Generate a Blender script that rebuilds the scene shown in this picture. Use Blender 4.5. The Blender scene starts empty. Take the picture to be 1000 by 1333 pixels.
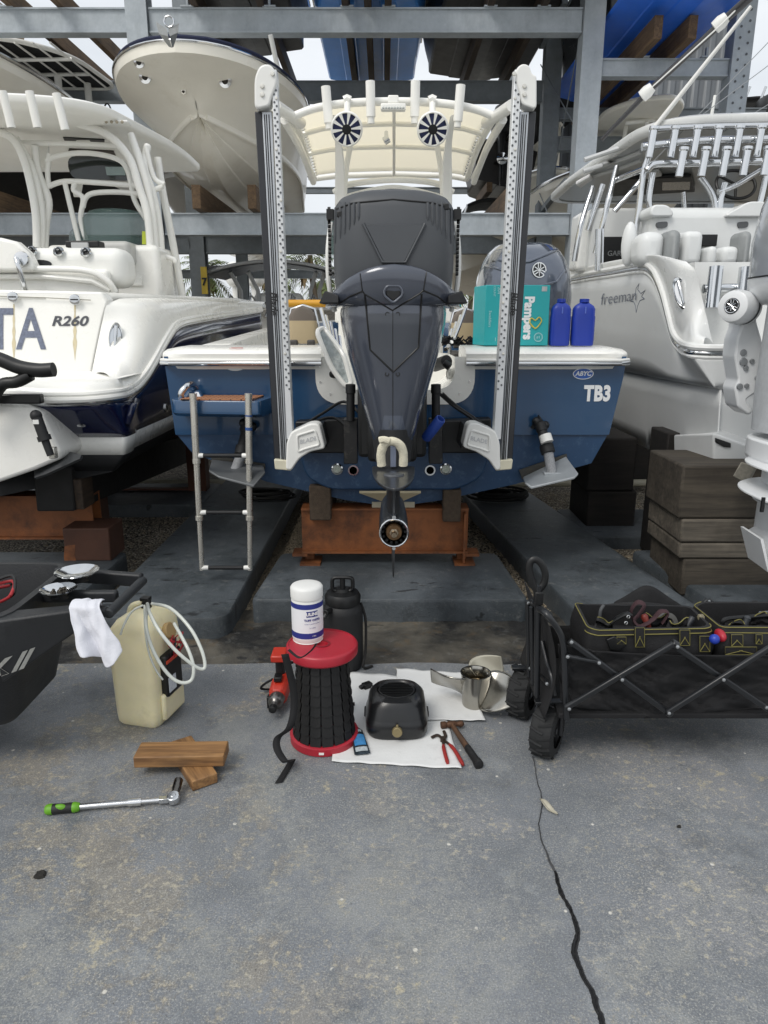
import bpy, bmesh, math, random
from mathutils import Vector as V, Matrix, noise as mnoise
from mathutils.bvhtree import BVHTree
random.seed(7)
SC = bpy.context.scene
COL = SC.collection
R = math.radians
PI = math.pi
# ------------------------------------------------------------------ camera model
CAMH, PITCH, FPX = 1.5, R(15.0), 920.0
CS, SN = math.cos(PITCH), math.sin(PITCH)
def ray(px, py):
    x = (px-500)/FPX; y = (666.5-py)/FPX
    return V((x, CS+y*SN, -SN+y*CS))
def at(px, py, Y):
    d = ray(px, py); t = Y/d.y
    return V((d.x*t, Y, CAMH+d.z*t))
def on(px, py, z=0.0):
    d = ray(px, py); t = (z-CAMH)/d.z
    return V((d.x*t, d.y*t, z))
def ax(px, py, X):
    d = ray(px, py); t = X/d.x
    return V((X, d.y*t, CAMH+d.z*t))
# ------------------------------------------------------------------ materials
def lin(h):
    if isinstance(h, str):
        h = h.lstrip('#'); c = [int(h[i:i+2], 16)/255 for i in (0, 2, 4)]
    else: c = list(h)
    return tuple((x/12.92 if x <= .04045 else ((x+.055)/1.055)**2.4) for x in c)+(1,)
class NT:
    def __init__(s, m):
        s.m = m; m.use_nodes = True; s.t = m.node_tree; s.n = s.t.nodes; s.b = s.n.get('Principled BSDF')
        s.out = s.n.get('Material Output')
        s.tc = s.n.new('ShaderNodeTexCoord')
    def new(s, ty, **k):
        n = s.n.new(ty)
        for a, b in k.items(): setattr(n, a, b)
        return n
    def link(s, a, b): s.t.links.new(a, b)
    def noise(s, scale, detail=4, rough=.55, vec=None, stretch=None, dist=0):
        n = s.new('ShaderNodeTexNoise'); n.inputs['Scale'].default_value = scale
        n.inputs['Detail'].default_value = detail; n.inputs['Roughness'].default_value = rough
        n.inputs['Distortion'].default_value = dist
        src = vec or s.tc.outputs['Object']
        if stretch:
            mp = s.new('ShaderNodeMapping'); mp.inputs['Scale'].default_value = stretch
            s.link(src, mp.inputs['Vector']); src = mp.outputs['Vector']
        s.link(src, n.inputs['Vector']); return n.outputs['Fac']
    def voro(s, scale, feature='F1', out='Distance', rnd=1):
        n = s.new('ShaderNodeTexVoronoi'); n.feature = feature
        n.inputs['Scale'].default_value = scale; n.inputs['Randomness'].default_value = rnd
        s.link(s.tc.outputs['Object'], n.inputs['Vector']); return n.outputs[out]
    def ramp(s, fac, a, b, ca=(0, 0, 0, 1), cb=(1, 1, 1, 1), interp='LINEAR'):
        r = s.new('ShaderNodeValToRGB'); e = r.color_ramp.elements
        r.color_ramp.interpolation = interp
        e[0].position = a; e[1].position = b; e[0].color = ca; e[1].color = cb
        s.link(fac, r.inputs['Fac']); return r.outputs['Color']
    def mix(s, fac, a, b, blend='MIX'):
        m = s.new('ShaderNodeMix', data_type='RGBA', blend_type=blend)
        for inp, val in ((m.inputs['Factor'], fac), (m.inputs['A'], a), (m.inputs['B'], b)):
            if isinstance(val, (int, float)): inp.default_value = val
            elif isinstance(val, tuple): inp.default_value = val
            else: s.link(val, inp)
        return m.outputs['Result']
    def math(s, op, a, b=0):
        m = s.new('ShaderNodeMath', operation=op)
        for i, val in enumerate((a, b)):
            if isinstance(val, (int, float)): m.inputs[i].default_value = val
            else: s.link(val, m.inputs[i])
        return m.outputs[0]
    def bump(s, h, strength=.3, dist=.005):
        b = s.new('ShaderNodeBump'); b.inputs['Strength'].default_value = strength
        b.inputs['Distance'].default_value = dist; s.link(h, b.inputs['Height'])
        s.link(b.outputs['Normal'], s.b.inputs['Normal'])
MATS = {}
def mat(name, col, rough=.5, metal=0., var=.12, vs=5., bump=0., bs=60., coat=0., dirt=None, rv=.12, stretch=None, spec=.5, trans=0., alpha=1.):
    if name in MATS: return MATS[name]
    m = bpy.data.materials.new(name); n = NT(m); b = n.b
    c = lin(col)
    b.inputs['Metallic'].default_value = metal
    b.inputs['Specular IOR Level'].default_value = spec
    b.inputs['Coat Weight'].default_value = coat
    b.inputs['Coat Roughness'].default_value = .06
    b.inputs['Transmission Weight'].default_value = trans
    b.inputs['Alpha'].default_value = alpha
    f = n.noise(vs, 6, .62, stretch=stretch)
    fr = n.ramp(f, .3, .7)
    dk = tuple(x*(1-var) for x in c[:3])+(1,); lt = tuple(min(1, x*(1+var*.6)) for x in c[:3])+(1,)
    colo = n.mix(fr, dk, lt)
    if dirt:
        dc, amt, ds = dirt
        d = n.noise(ds, 8, .7)
        d = n.ramp(d, .62-.25*amt, .8-.2*amt)
        colo = n.mix(n.math('MULTIPLY', d, min(1., amt*1.2)), colo, lin(dc))
    n.link(colo, b.inputs['Base Color'])
    g = n.noise(vs*2.3, 5, .6)
    rr = n.new('ShaderNodeMapRange'); rr.inputs['To Min'].default_value = max(.02, rough-rv); rr.inputs['To Max'].default_value = min(1, rough+rv)
    n.link(g, rr.inputs['Value']); n.link(rr.outputs[0], b.inputs['Roughness'])
    if bump:
        n.bump(n.noise(bs, 4, .6, stretch=stretch), bump, .004)
    MATS[name] = m
    return m
def wood(name, a, b_, axis=1, scale=14., rough=.75):
    m = bpy.data.materials.new(name); n = NT(m)
    st = [1., 1., 1.]; st[axis] = .07
    f = n.noise(scale, 6, .65, stretch=tuple(x*2 for x in st), dist=.6)
    g = n.noise(scale*6, 3, .6, stretch=tuple(st))
    c = n.mix(n.ramp(f, .3, .72), lin(a), lin(b_))
    c = n.mix(n.math('MULTIPLY', n.ramp(g, .45, .7), .5), c, tuple(x*.45 for x in lin(a)[:3])+(1,))
    big = n.noise(3.5, 4, .6)
    c = n.mix(n.math('MULTIPLY', n.ramp(big, .5, .72), .55), c, lin('#2c2620'))
    n.link(c, n.b.inputs['Base Color']); n.b.inputs['Roughness'].default_value = rough
    n.bump(n.math('ADD', f, n.math('MULTIPLY', g, .5)), .45, .004)
    return m
def galv(name, c0='#7d868c', c1='#a3abb0', rust=.25):
    m = bpy.data.materials.new(name); n = NT(m)
    f = n.noise(5, 8, .7); g = n.voro(28, 'F1', 'Color')
    gg = n.new('ShaderNodeSeparateColor'); n.link(g, gg.inputs[0])
    fac = n.math('ADD', n.math('MULTIPLY', f, .92), n.math('MULTIPLY', gg.outputs[0], .08))
    c = n.mix(n.ramp(fac, .22, .78), lin(c0), lin(c1))
    st = n.noise(3, 6, .7, stretch=(2.2, 2.2, .5))
    c = n.mix(n.math('MULTIPLY', n.ramp(st, .5, .75), .28), c, lin('#6e7478'))
    ru = n.noise(2.4, 9, .75)
    c = n.mix(n.math('MULTIPLY', n.ramp(ru, .64, .78), rust), c, lin('#6b4a35'))
    n.link(c, n.b.inputs['Base Color'])
    n.b.inputs['Metallic'].default_value = .12; n.b.inputs['Roughness'].default_value = .6
    return m
# ------------------------------------------------------------------ mesh builder
ROOTM = {}
def rootinv(o):
    while o.parent is not None: o = o.parent
    return ROOTM.get(o.name, Matrix.Identity(4)).inverted()
def frame(axis):
    a = V(axis).normalized(); t = V((0, 0, 1)) if abs(a.z) < .9 else V((1, 0, 0))
    u = a.cross(t).normalized(); w = a.cross(u).normalized()
    return a, u, w
def cr(pts, n=6, closed=False):
    p = [V(q) for q in pts]; out = []; N = len(p)
    for i in range(N if closed else N-1):
        if closed: a, b, c, d = p[i-1], p[i], p[(i+1) % N], p[(i+2) % N]
        else: a, b, c, d = p[max(i-1, 0)], p[i], p[i+1], p[min(i+2, N-1)]
        for k in range(n):
            t = k/n
            out.append(.5*((2*b)+(c-a)*t+(2*a-5*b+4*c-d)*t*t+(3*b-a-3*c+d)*t**3))
    if not closed: out.append(p[-1])
    return out
def fillet(pts, r, n=4):
    P = [V(p) for p in pts]; out = []; N = len(P)
    for i in range(N):
        a, b, c = P[i-1], P[i], P[(i+1) % N]
        rr = r[i] if isinstance(r, (list, tuple)) else r
        d1, d2 = (a-b), (c-b)
        q = min(rr, d1.length*.48, d2.length*.48)
        if q < 1e-6: out.append(b); continue
        s, e = b+d1.normalized()*q, b+d2.normalized()*q
        for k in range(n+1):
            t = k/n; out.append(s*(1-t)**2+b*2*t*(1-t)+e*t*t)
    return out
class MB:
    def __init__(s): s.v = []; s.f = []
    def add(s, vs, fs):
        o = len(s.v); s.v += [V(x) for x in vs]; s.f += [tuple(i+o for i in f) for f in fs]; return s
    def box(s, c, size, M=None):
        c = V(c); h = V(size)*.5; vs = []
        for x in (-1, 1):
            for y in (-1, 1):
                for z in (-1, 1):
                    p = V((x*h.x, y*h.y, z*h.z)); vs.append(c+(M @ p if M else p))
        return s.add(vs, [(0, 1, 3, 2), (4, 6, 7, 5), (0, 4, 5, 1), (2, 3, 7, 6), (0, 2, 6, 4), (1, 5, 7, 3)])
    def beam(s, p0, p1, w, h, up=(0, 0, 1)):
        p0, p1 = V(p0), V(p1); a = (p1-p0).normalized(); u = a.cross(V(up)).normalized(); t = u.cross(a).normalized()
        vs = []
        for p in (p0, p1):
            for i, j in ((-1, -1), (1, -1), (1, 1), (-1, 1)): vs.append(p+u*(i*w/2)+t*(j*h/2))
        return s.add(vs, [(0, 3, 2, 1), (4, 5, 6, 7)]+[(i, (i+1) % 4, 4+(i+1) % 4, 4+i) for i in range(4)])
    def loft(s, rings, closed=True, cap0=True, cap1=True, loop=False):
        n = len(rings[0]); o = len(s.v)
        for r_ in rings: s.v += [V(x) for x in r_]
        m = len(rings)
        for i in range(m if loop else m-1):
            i2 = (i+1) % m
            for j in range(n if closed else n-1):
                k = (j+1) % n
                s.f.append((o+i*n+j, o+i*n+k, o+i2*n+k, o+i2*n+j))
        if closed and cap0 and not loop: s.f.append(tuple(o+j for j in reversed(range(n))))
        if closed and cap1 and not loop: s.f.append(tuple(o+(m-1)*n+j for j in range(n)))
        return s
    def cyl(s, p0, p1, r0, r1=None, seg=16, cap=True):
        p0, p1 = V(p0), V(p1); r1 = r0 if r1 is None else r1
        a, u, w = frame(p1-p0)
        rings = [[p+(u*math.cos(2*PI*k/seg)+w*math.sin(2*PI*k/seg))*r_ for k in range(seg)] for p, r_ in ((p0, r0), (p1, r1))]
        return s.loft(rings, cap0=cap, cap1=cap)
    def tube(s, pts, r, seg=8, closed=False, flat=1., up=None):
        P = [V(p) for p in pts]; n = len(P); rings = []; pu = None
        for i in range(n):
            if closed: t = P[(i+1) % n]-P[i-1]
            else: t = P[min(i+1, n-1)]-P[max(i-1, 0)]
            if t.length < 1e-9: t = V((0, 0, 1))
            t.normalize()
            if pu is None:
                u = V(up) if up else frame(t)[1]
            else: u = pu
            u = (u-t*u.dot(t))
            if u.length < 1e-6: u = frame(t)[1]
            u.normalize(); w = t.cross(u); pu = u
            rr = r[i] if isinstance(r, (list, tuple)) else r
            rings.append([P[i]+(u*math.cos(2*PI*k/seg)+w*math.sin(2*PI*k/seg)*flat)*rr for k in range(seg)])
        return s.loft(rings, loop=closed)
    def lathe(s, prof, o=(0, 0, 0), axis=(0, 0, 1), seg=32, cap=True, sq=None):
        o = V(o); a, u, w = frame(axis)
        rings = [[o+a*z+(u*math.cos(2*PI*k/seg)+w*math.sin(2*PI*k/seg))*max(r_, 1e-5) for k in range(seg)] for r_, z in prof]
        return s.loft(rings, cap0=cap, cap1=cap)
    def prism(s, loop, vec):
        L = [V(p) for p in loop]; vec = V(vec)
        return s.loft([L, [p+vec for p in L]])
    def poly(s, loop):
        return s.add(loop, [tuple(range(len(loop)))])
    def grid(s, fn, nu, nv):
        vs = [fn(i/nu, j/nv) for i in range(nu+1) for j in range(nv+1)]
        fs = [(i*(nv+1)+j, (i+1)*(nv+1)+j, (i+1)*(nv+1)+j+1, i*(nv+1)+j+1) for i in range(nu) for j in range(nv)]
        return s.add(vs, fs)
    def ball(s, c, r, seg=16, rings=10, sc=(1, 1, 1)):
        c = V(c); rr = []
        for i in range(rings+1):
            th = PI*i/rings
            rr.append([c+V((sc[0]*max(math.sin(th), 1e-4)*math.cos(2*PI*k/seg), sc[1]*max(math.sin(th), 1e-4)*math.sin(2*PI*k/seg), sc[2]*math.cos(th)))*r for k in range(seg)])
        return s.loft(rr)
    def mirror(s, X):
        n = MB(); n.v = [V((2*X-p.x, p.y, p.z)) for p in s.v]; n.f = [tuple(reversed(f)) for f in s.f]; return n
    def merge(s, o):
        return s.add(o.v, o.f)
    def build(s, name, m, parent=None, bevel=0, bseg=2, sub=0, angle=38, solid=0, local=False, recalc=True, flat=False):
        me = bpy.data.meshes.new(name)
        inv = Matrix.Identity(4)
        if parent is not None and not local: inv = rootinv(parent)
        me.from_pydata([inv @ p for p in s.v], [], s.f); me.validate(clean_customdata=False)
        if recalc:
            bm = bmesh.new(); bm.from_mesh(me); bmesh.ops.recalc_face_normals(bm, faces=bm.faces); bm.to_mesh(me); bm.free()
        if not flat:
            me.polygons.foreach_set('use_smooth', [True]*len(me.polygons))
            me.set_sharp_from_angle(angle=R(angle))
        me.materials.append(m)
        o = bpy.data.objects.new(name, me); COL.objects.link(o)
        if parent is not None: o.parent = parent
        if solid:
            md = o.modifiers.new('solid', 'SOLIDIFY'); md.thickness = solid; md.offset = 0
        if sub:
            md = o.modifiers.new('sub', 'SUBSURF'); md.levels = sub; md.render_levels = sub
        if bevel:
            md = o.modifiers.new('bev', 'BEVEL'); md.width = bevel; md.segments = bseg; md.limit_method = 'ANGLE'; md.angle_limit = R(35)
            md.harden_normals = False
        return o
    def surf(s):
        return BVHTree.FromPolygons(s.v, s.f)
def hit(bvh, px, py, off=.001, fallbackY=None):
    d = ray(px, py).normalized(); o = V((0, 0, CAMH))
    loc, nor, i, dist = bvh.ray_cast(o, d)
    if loc is None: return at(px, py, fallbackY) if fallbackY else None
    return loc-d*off
def on_line(bvh, pts, n=8, off=.001, fb=None):
    out = []
    for a, b in zip(pts, pts[1:]):
        for k in range(n):
            t = k/n; q = hit(bvh, a[0]+(b[0]-a[0])*t, a[1]+(b[1]-a[1])*t, off, fb)
            if q is not None: out.append(q)
    q = hit(bvh, pts[-1][0], pts[-1][1], off, fb)
    if q is not None: out.append(q)
    return out
def thing(name, label, cat, loc=(0, 0, 0), rz=0, group=None, M=None):
    o = bpy.data.objects.new(name, None); COL.objects.link(o)
    if M is None: M = Matrix.Translation(V(loc)) @ Matrix.Rotation(rz, 4, 'Z')
    o.matrix_world = M; o.location = M.to_translation(); o.rotation_euler = M.to_euler()
    o.empty_display_size = .1
    o['label'] = label; o['category'] = cat
    if group: o['group'] = group
    ROOTM[o.name] = M.copy()
    return o
def tag(o, label, cat, group=None):
    o['label'] = label; o['category'] = cat
    if group: o['group'] = group
    return o
def struct(o): o['kind'] = 'structure'; return o
def dup(root, M, label, group=None):
    r_ = root.copy(); COL.objects.link(r_); r_.location = M.to_translation(); r_.rotation_euler = M.to_euler(); r_['label'] = label
    if group: r_['group'] = group
    ROOTM[r_.name] = M.copy()
    def kids(o, n):
        for ch in [c for c in bpy.data.objects if c.parent == o]:
            c = ch.copy(); COL.objects.link(c); c.parent = n; kids(ch, c)
    kids(root, r_)
    return r_
def text_mb(s, size=1., bold=0., shear=0., extrude=.0, align='CENTER', sx=1., space=1.):
    cu = bpy.data.curves.new('t', 'FONT'); cu.body = s; cu.size = size; cu.offset = bold; cu.shear = shear
    cu.align_x = align; cu.align_y = 'CENTER'; cu.extrude = extrude; cu.resolution_u = 4; cu.space_character = space
    o = bpy.data.objects.new('t', cu); COL.objects.link(o)
    dg = bpy.context.evaluated_depsgraph_get(); dg.update()
    me = bpy.data.meshes.new_from_object(o.evaluated_get(dg))
    mb = MB(); mb.add([V((p.co.x*sx, p.co.y, p.co.z)) for p in me.vertices], [tuple(p.vertices) for p in me.polygons])
    bpy.data.objects.remove(o); bpy.data.curves.remove(cu); bpy.data.meshes.remove(me)
    return mb
def place(mb, o, xd, yd):
    o, xd, yd = V(o), V(xd).normalized(), V(yd).normalized(); nd = xd.cross(yd)
    mb.v = [o+xd*p.x+yd*p.y+nd*p.z for p in mb.v]; return mb
# ------------------------------------------------------------------ palette
GEL = mat('white_gelcoat', '#f0efe9', .28, var=.03, vs=2.5, coat=.35, dirt=('#d2cebf', .18, 3.), rv=.08)
GELC = mat('cream_gelcoat', '#efebdf', .35, var=.04, vs=2, coat=.2, dirt=('#c2b89e', .25, 2.2))
GELG = mat('grey_gelcoat', '#c6c8c8', .38, var=.03, vs=2, coat=.15, rv=.05, dirt=('#9a9c9a', .2, 2.))
BLUE = mat('blue_gelcoat', '#25486b', .2, var=.07, vs=2.2, coat=.6, rv=.06, dirt=('#3d5876', .25, 4))
BLUEL = mat('worn_blue_bottom', '#203f60', .42, var=.15, vs=3, dirt=('#5d7893', .35, 22), coat=.1)
NAVY = mat('navy_gelcoat', '#141b3e', .16, var=.1, vs=2, coat=.7, rv=.05)
BLACKB = mat('black_bottom_paint', '#17181a', .7, var=.3, vs=4)
CHROME = mat('polished_steel', '#d6d8da', .13, metal=1., var=.05, rv=.06)
STEELW = mat('worn_stainless', '#dcd9d0', .28, metal=.75, var=.08, vs=9, dirt=('#8f8068', .15, 14))
BLK = mat('black_plastic', '#101112', .45, var=.2, bump=.08, bs=160)
BLKM = mat('matte_black_plastic', '#17181a', .62, var=.15, bump=.12, bs=200)
RUB = mat('black_rubber', '#131313', .75, var=.2, bump=.15, bs=120)
WPL = mat('white_plastic', '#e4e4e0', .4, var=.04)
WPC = mat('white_powdercoat', '#efeee8', .33, var=.04, coat=.2)
ALU = mat('anodised_aluminium', '#b4b7ba', .36, metal=.75, var=.06, vs=14, stretch=(1, 1, .1))
WALU = mat('white_perforated_strip', '#d3d5d6', .42, metal=.25, var=.05)
VINYL = mat('white_vinyl', '#e6e6e1', .5, var=.06, vs=3, bump=.06, bs=90)
GLASS = mat('tinted_glass', '#5d7672', .05, var=.02, trans=.0, alpha=.45)
DGLASS = mat('dark_glass', '#1c2524', .05, var=.1, coat=.4)
ORANGE = mat('orange_rusty_paint', '#86502a', .6, var=.22, vs=3, dirt=('#3d2417', .7, 5), bump=.25, bs=40)
GALV = galv('galvanised_steel', '#949ca2', '#b2b9be', .12)
GALVD = galv('dull_galvanised_steel', '#6b7175', '#868d91', .15)
RED = mat('red_plastic', '#a31f2f', .42, var=.1, vs=8, dirt=('#6f1a24', .2, 10))
TIMB = wood('weathered_timber', '#4d3b2b', '#7b6347', 1)
TIMBD = wood('dark_brown_timber', '#2a2119', '#4a3a2b', 1)  # darker brown version of the weathered timber
STAIN = mat('letter_grey', '#5f6674', .4)
TANV = mat('tan_vinyl', '#b6a482', .55, var=.06)
BRV = mat('brown_grey_vinyl', '#6b6259', .6, var=.06)
YEL = mat('yellow_paint', '#d39a28', .5)
FABB = mat('black_canvas', '#141416', .85, var=.25, vs=9, bump=.35, bs=220)
# ------------------------------------------------------------------ camera, light
cam = bpy.data.cameras.new('camera'); co = bpy.data.objects.new('camera', cam); COL.objects.link(co)
co.location = (0, 0, CAMH); co.rotation_euler = (R(90)-PITCH, 0, 0)
cam.sensor_fit = 'HORIZONTAL'; cam.sensor_width = 36; cam.lens = 36*FPX/1000; cam.clip_end = 1000; cam.clip_start = .05
SC.camera = co
w = bpy.data.worlds.new('World'); SC.world = w; w.use_nodes = True
wt = w.node_tree; bg = wt.nodes['Background']
sky = wt.nodes.new('ShaderNodeTexSky'); sky.sky_type = 'NISHITA'; sky.sun_disc = False
SUN_EL, SUN_AZ = R(50), R(218)       # azimuth clockwise from +Y
sky.sun_elevation = SUN_EL; sky.sun_rotation = SUN_AZ; sky.air_density = 1.; sky.dust_density = 4.; sky.ozone_density = 1.
tcw = wt.nodes.new('ShaderNodeTexCoord'); cl = wt.nodes.new('ShaderNodeTexNoise'); cl.inputs['Scale'].default_value = 2.2; cl.inputs['Detail'].default_value = 7
mpw = wt.nodes.new('ShaderNodeMapping'); mpw.inputs['Scale'].default_value = (1, 1, 3)
wt.links.new(tcw.outputs['Generated'], mpw.inputs['Vector']); wt.links.new(mpw.outputs['Vector'], cl.inputs['Vector'])
rp = wt.nodes.new('ShaderNodeValToRGB'); rp.color_ramp.elements[0].position = .3; rp.color_ramp.elements[1].position = .72
rp.color_ramp.elements[0].color = (6.6, 7.0, 7.4, 1); rp.color_ramp.elements[1].color = (9.4, 9.6, 9.8, 1)
wt.links.new(cl.outputs['Fac'], rp.inputs['Fac'])
mxw = wt.nodes.new('ShaderNodeMix'); mxw.data_type = 'RGBA'; mxw.inputs['Factor'].default_value = .86
wt.links.new(sky.outputs[0], mxw.inputs['A']); wt.links.new(rp.outputs['Color'], mxw.inputs['B'])
wt.links.new(mxw.outputs['Result'], bg.inputs['Color']); bg.inputs['Strength'].default_value = .108
sl = bpy.data.lights.new('sun', 'SUN'); sl.energy = 1.5; sl.angle = R(24); sl.color = (1, .965, .91)
so = bpy.data.objects.new('sun', sl); COL.objects.link(so)
sd = V((math.sin(SUN_AZ)*math.cos(SUN_EL), math.cos(SUN_AZ)*math.cos(SUN_EL), math.sin(SUN_EL)))
so.rotation_euler = (-sd).to_track_quat('-Z', 'Y').to_euler()
SC.view_settings.view_transform = 'Standard'; SC.view_settings.look = 'None'; SC.view_settings.exposure = 0.16
# ------------------------------------------------------------------ ground
def concrete_mat():
    m = bpy.data.materials.new('worn_painted_concrete'); n = NT(m)
    big = n.noise(1.1, 6, .65); mid = n.noise(5.5, 9, .72, dist=.3); fine = n.noise(46, 6, .72); grit = n.noise(230, 3, .6)
    c = n.mix(n.ramp(big, .35, .68), lin('#6e7276'), lin('#80848a'))
    c = n.mix(n.math('MULTIPLY', n.ramp(mid, .40, .64), .5), c, lin('#5b5f63'))
    sx = n.new('ShaderNodeSeparateXYZ'); n.link(n.tc.outputs['Object'], sx.inputs[0])
    near = n.math('MULTIPLY', n.math('SUBTRACT', 2.25, sx.outputs[1]), .035)
    wear = n.math('ADD', n.noise(1.5, 10, .72, dist=.25), n.math('ADD', near, n.math('MULTIPLY', n.math('SUBTRACT', fine, .5), .22)))
    wearm = n.ramp(wear, .53, .585)
    c = n.mix(n.math('MULTIPLY', wearm, .55), c, n.mix(n.ramp(n.math('ADD', sx.outputs[0], n.noise(1.3, 5, .6)), .1, .75), lin('#857d6e'), lin('#86878a')))
    w2 = n.ramp(n.math('ADD', n.noise(2.6, 9, .75, dist=.2), n.math('MULTIPLY', n.math('SUBTRACT', mid, .5), .4)), .56, .62)
    c = n.mix(n.math('MULTIPLY', w2, .4), c, lin('#929698'))
    edge = n.ramp(n.math('ABSOLUTE', n.math('SUBTRACT', mid, .56)), .0, .010, (1, 1, 1, 1), (0, 0, 0, 1))
    c = n.mix(n.math('MULTIPLY', n.math('MULTIPLY', edge, wearm), .45), c, lin('#9c9b95'))
    sc = n.math('ADD', n.noise(.85, 8, .7, dist=.5), n.math('ADD', near, n.math('MULTIPLY', n.math('SUBTRACT', fine, .5), .30)))
    c = n.mix(n.math('MULTIPLY', n.ramp(sc, .52, .58), .42), c, lin('#93948f'))
    m1 = n.ramp(n.noise(1.9, 7, .7), .38, .66); m2 = n.ramp(n.noise(1.3, 8, .72), .42, .68)
    s1 = n.ramp(n.noise(150, 3, .62), .54, .62); s2 = n.ramp(n.noise(75, 5, .7), .56, .63); s3 = n.ramp(fine, .55, .61)
    c = n.mix(n.math('MULTIPLY', n.math('MULTIPLY', s1, m1), .85), c, lin('#a5a49e'))
    c = n.mix(n.math('MULTIPLY', n.math('MULTIPLY', s2, m2), .7), c, lin('#a09b8c'))
    c = n.mix(n.math('MULTIPLY', n.math('MULTIPLY', s3, n.math('MAXIMUM', n.math('MULTIPLY', m1, m2), n.math('MULTIPLY', wearm, .8))), .75), c, lin('#b3ab96'))
    s4 = n.ramp(n.noise(260, 2, .5), .60, .68)
    c = n.mix(n.math('MULTIPLY', s4, .6), c, lin('#b0afa9'))
    cp = n.ramp(n.noise(6., 10, .78), .585, .65)
    c = n.mix(n.math('MULTIPLY', cp, n.math('MULTIPLY', n.ramp(fine, .40, .52), .85)), c, lin('#b3aa90'))
    vo = n.voro(11, 'F1'); vm = n.ramp(vo, .05, .075, (1, 1, 1, 1), (0, 0, 0, 1))
    c = n.mix(n.math('MULTIPLY', n.math('MULTIPLY', vm, n.ramp(n.noise(24, 2), .42, .48)), .95), c, lin('#c9c6bd'))
    ru = n.ramp(n.noise(2.7, 8, .74), .63, .74)
    c = n.mix(n.math('MULTIPLY', ru, .3), c, lin('#7b6448'))
    dk = n.ramp(n.noise(1.35, 9, .76), .54, .66)
    c = n.mix(n.math('MULTIPLY', dk, .5), c, lin('#43474b'))
    pit = n.ramp(n.noise(95, 3, .6), .68, .73)
    c = n.mix(n.math('MULTIPLY', pit, .7), c, lin('#2d2e2f'))
    gr = n.ramp(grit, .3, .75)
    c = n.mix(.3, c, gr, 'OVERLAY')
    n.link(c, n.b.inputs['Base Color'])
    rr = n.new('ShaderNodeMapRange'); rr.inputs['To Min'].default_value = .4; rr.inputs['To Max'].default_value = .72
    n.link(wear, rr.inputs['Value']); n.link(rr.outputs[0], n.b.inputs['Roughness'])
    h = n.math('ADD', n.math('MULTIPLY', fine, .5), n.math('ADD', n.math('MULTIPLY', wearm, -.6), n.math('MULTIPLY', grit, .5)))
    n.bump(h, .6, .003)
    return m
def slab_mat(name, a, b_, spot):
    m = bpy.data.materials.new(name); n = NT(m)
    f = n.noise(2.2, 8, .68, dist=.3); g = n.noise(40, 5, .7); gr = n.noise(220, 2)
    c = n.mix(n.ramp(f, .40, .60), lin(a), lin(b_))
    c = n.mix(n.math('MULTIPLY', n.ramp(n.noise(4, 9, .78), .54, .64), .6), c, lin(spot))
    c = n.mix(n.math('MULTIPLY', n.ramp(n.noise(14, 8, .8), .56, .64), .35), c, lin('#7c7d7a'))
    c = n.mix(n.math('MULTIPLY', n.ramp(g, .6, .7), .4), c, lin('#6a6c6a'))
    c = n.mix(n.math('MULTIPLY', n.ramp(n.noise(5, 4, .6, stretch=(1, 2.5, 1)), .63, .67), .8), c, lin('#16181a'))
    n.link(c, n.b.inputs['Base Color'])
    rr = n.new('ShaderNodeMapRange'); rr.inputs['To Min'].default_value = .3; rr.inputs['To Max'].default_value = .75
    n.link(f, rr.inputs['Value']); n.link(rr.outputs[0], n.b.inputs['Roughness'])
    n.bump(n.math('ADD', n.noise(16, 9, .75), n.math('ADD', g, n.math('MULTIPLY', gr, .6))), .6, .005)
    return m
def gravel_mat():
    m = bpy.data.materials.new('shell_gravel'); n = NT(m)
    vc = n.voro(70, 'F1', 'Color'); vd = n.voro(70, 'F1', 'Distance')
    s = n.new('ShaderNodeSeparateColor'); n.link(vc, s.inputs[0])
    c = n.mix(s.outputs[0], lin('#756b5b'), lin('#b3a996'))
    c = n.mix(n.ramp(s.outputs[1], .75, .9), c, lin('#d2c9b6'))
    c = n.mix(n.ramp(vd, .3, .75), c, lin('#2b2620'))
    big = n.noise(1.6, 6, .7)
    c = n.mix(n.math('MULTIPLY', n.ramp(big, .42, .68), .7), c, lin('#544b3f'))
    n.link(c, n.b.inputs['Base Color']); n.b.inputs['Roughness'].default_value = .9
    n.bump(n.math('SUBTRACT', 1., vd), .9, .012)
    return m
GRAV = gravel_mat()
CONC = concrete_mat()
ROUGHC = slab_mat('rough_oily_concrete', '#242424', '#5f5b52', '#66543a')
SLAB = slab_mat('dark_painted_slab', '#3a4044', '#50565b', '#2a2e31')
g = MB(); g.poly([(-250, -20, -.045), (250, -20, -.045), (250, 400, -.045), (-250, 400, -.045)])
struct(g.build('ground', GRAV))
PADY = 2.93
random.seed(3)
edge = []
N = 120
for i in range(N+1):
    x = -8+16*i/N
    edge.append((x, PADY+.02*mnoise.noise(V((x*3, 0, 0)))+.008*mnoise.noise(V((x*17, 3, 0))), 0))
pad = MB(); pad.prism([(8, -6, 0), (-8, -6, 0)][::-1]+edge[::-1], (0, 0, -.2))
struct(pad.build('concrete_apron', CONC))
# rough dark concrete strip behind the apron
def strip_fn(u, v):
    x = -8+16*u; y = 2.9+.72*v
    return V((x, y, -.012+.016*mnoise.fractal(V((x*5, y*5, 1)), .8, 2, 6)-.02*max(0, v-.75)*4*(1+mnoise.noise(V((x*3, 7, 0))))))
st = MB(); st.grid(strip_fn, 400, 24)
struct(st.build('rough_concrete_strip', ROUGHC))
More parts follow.
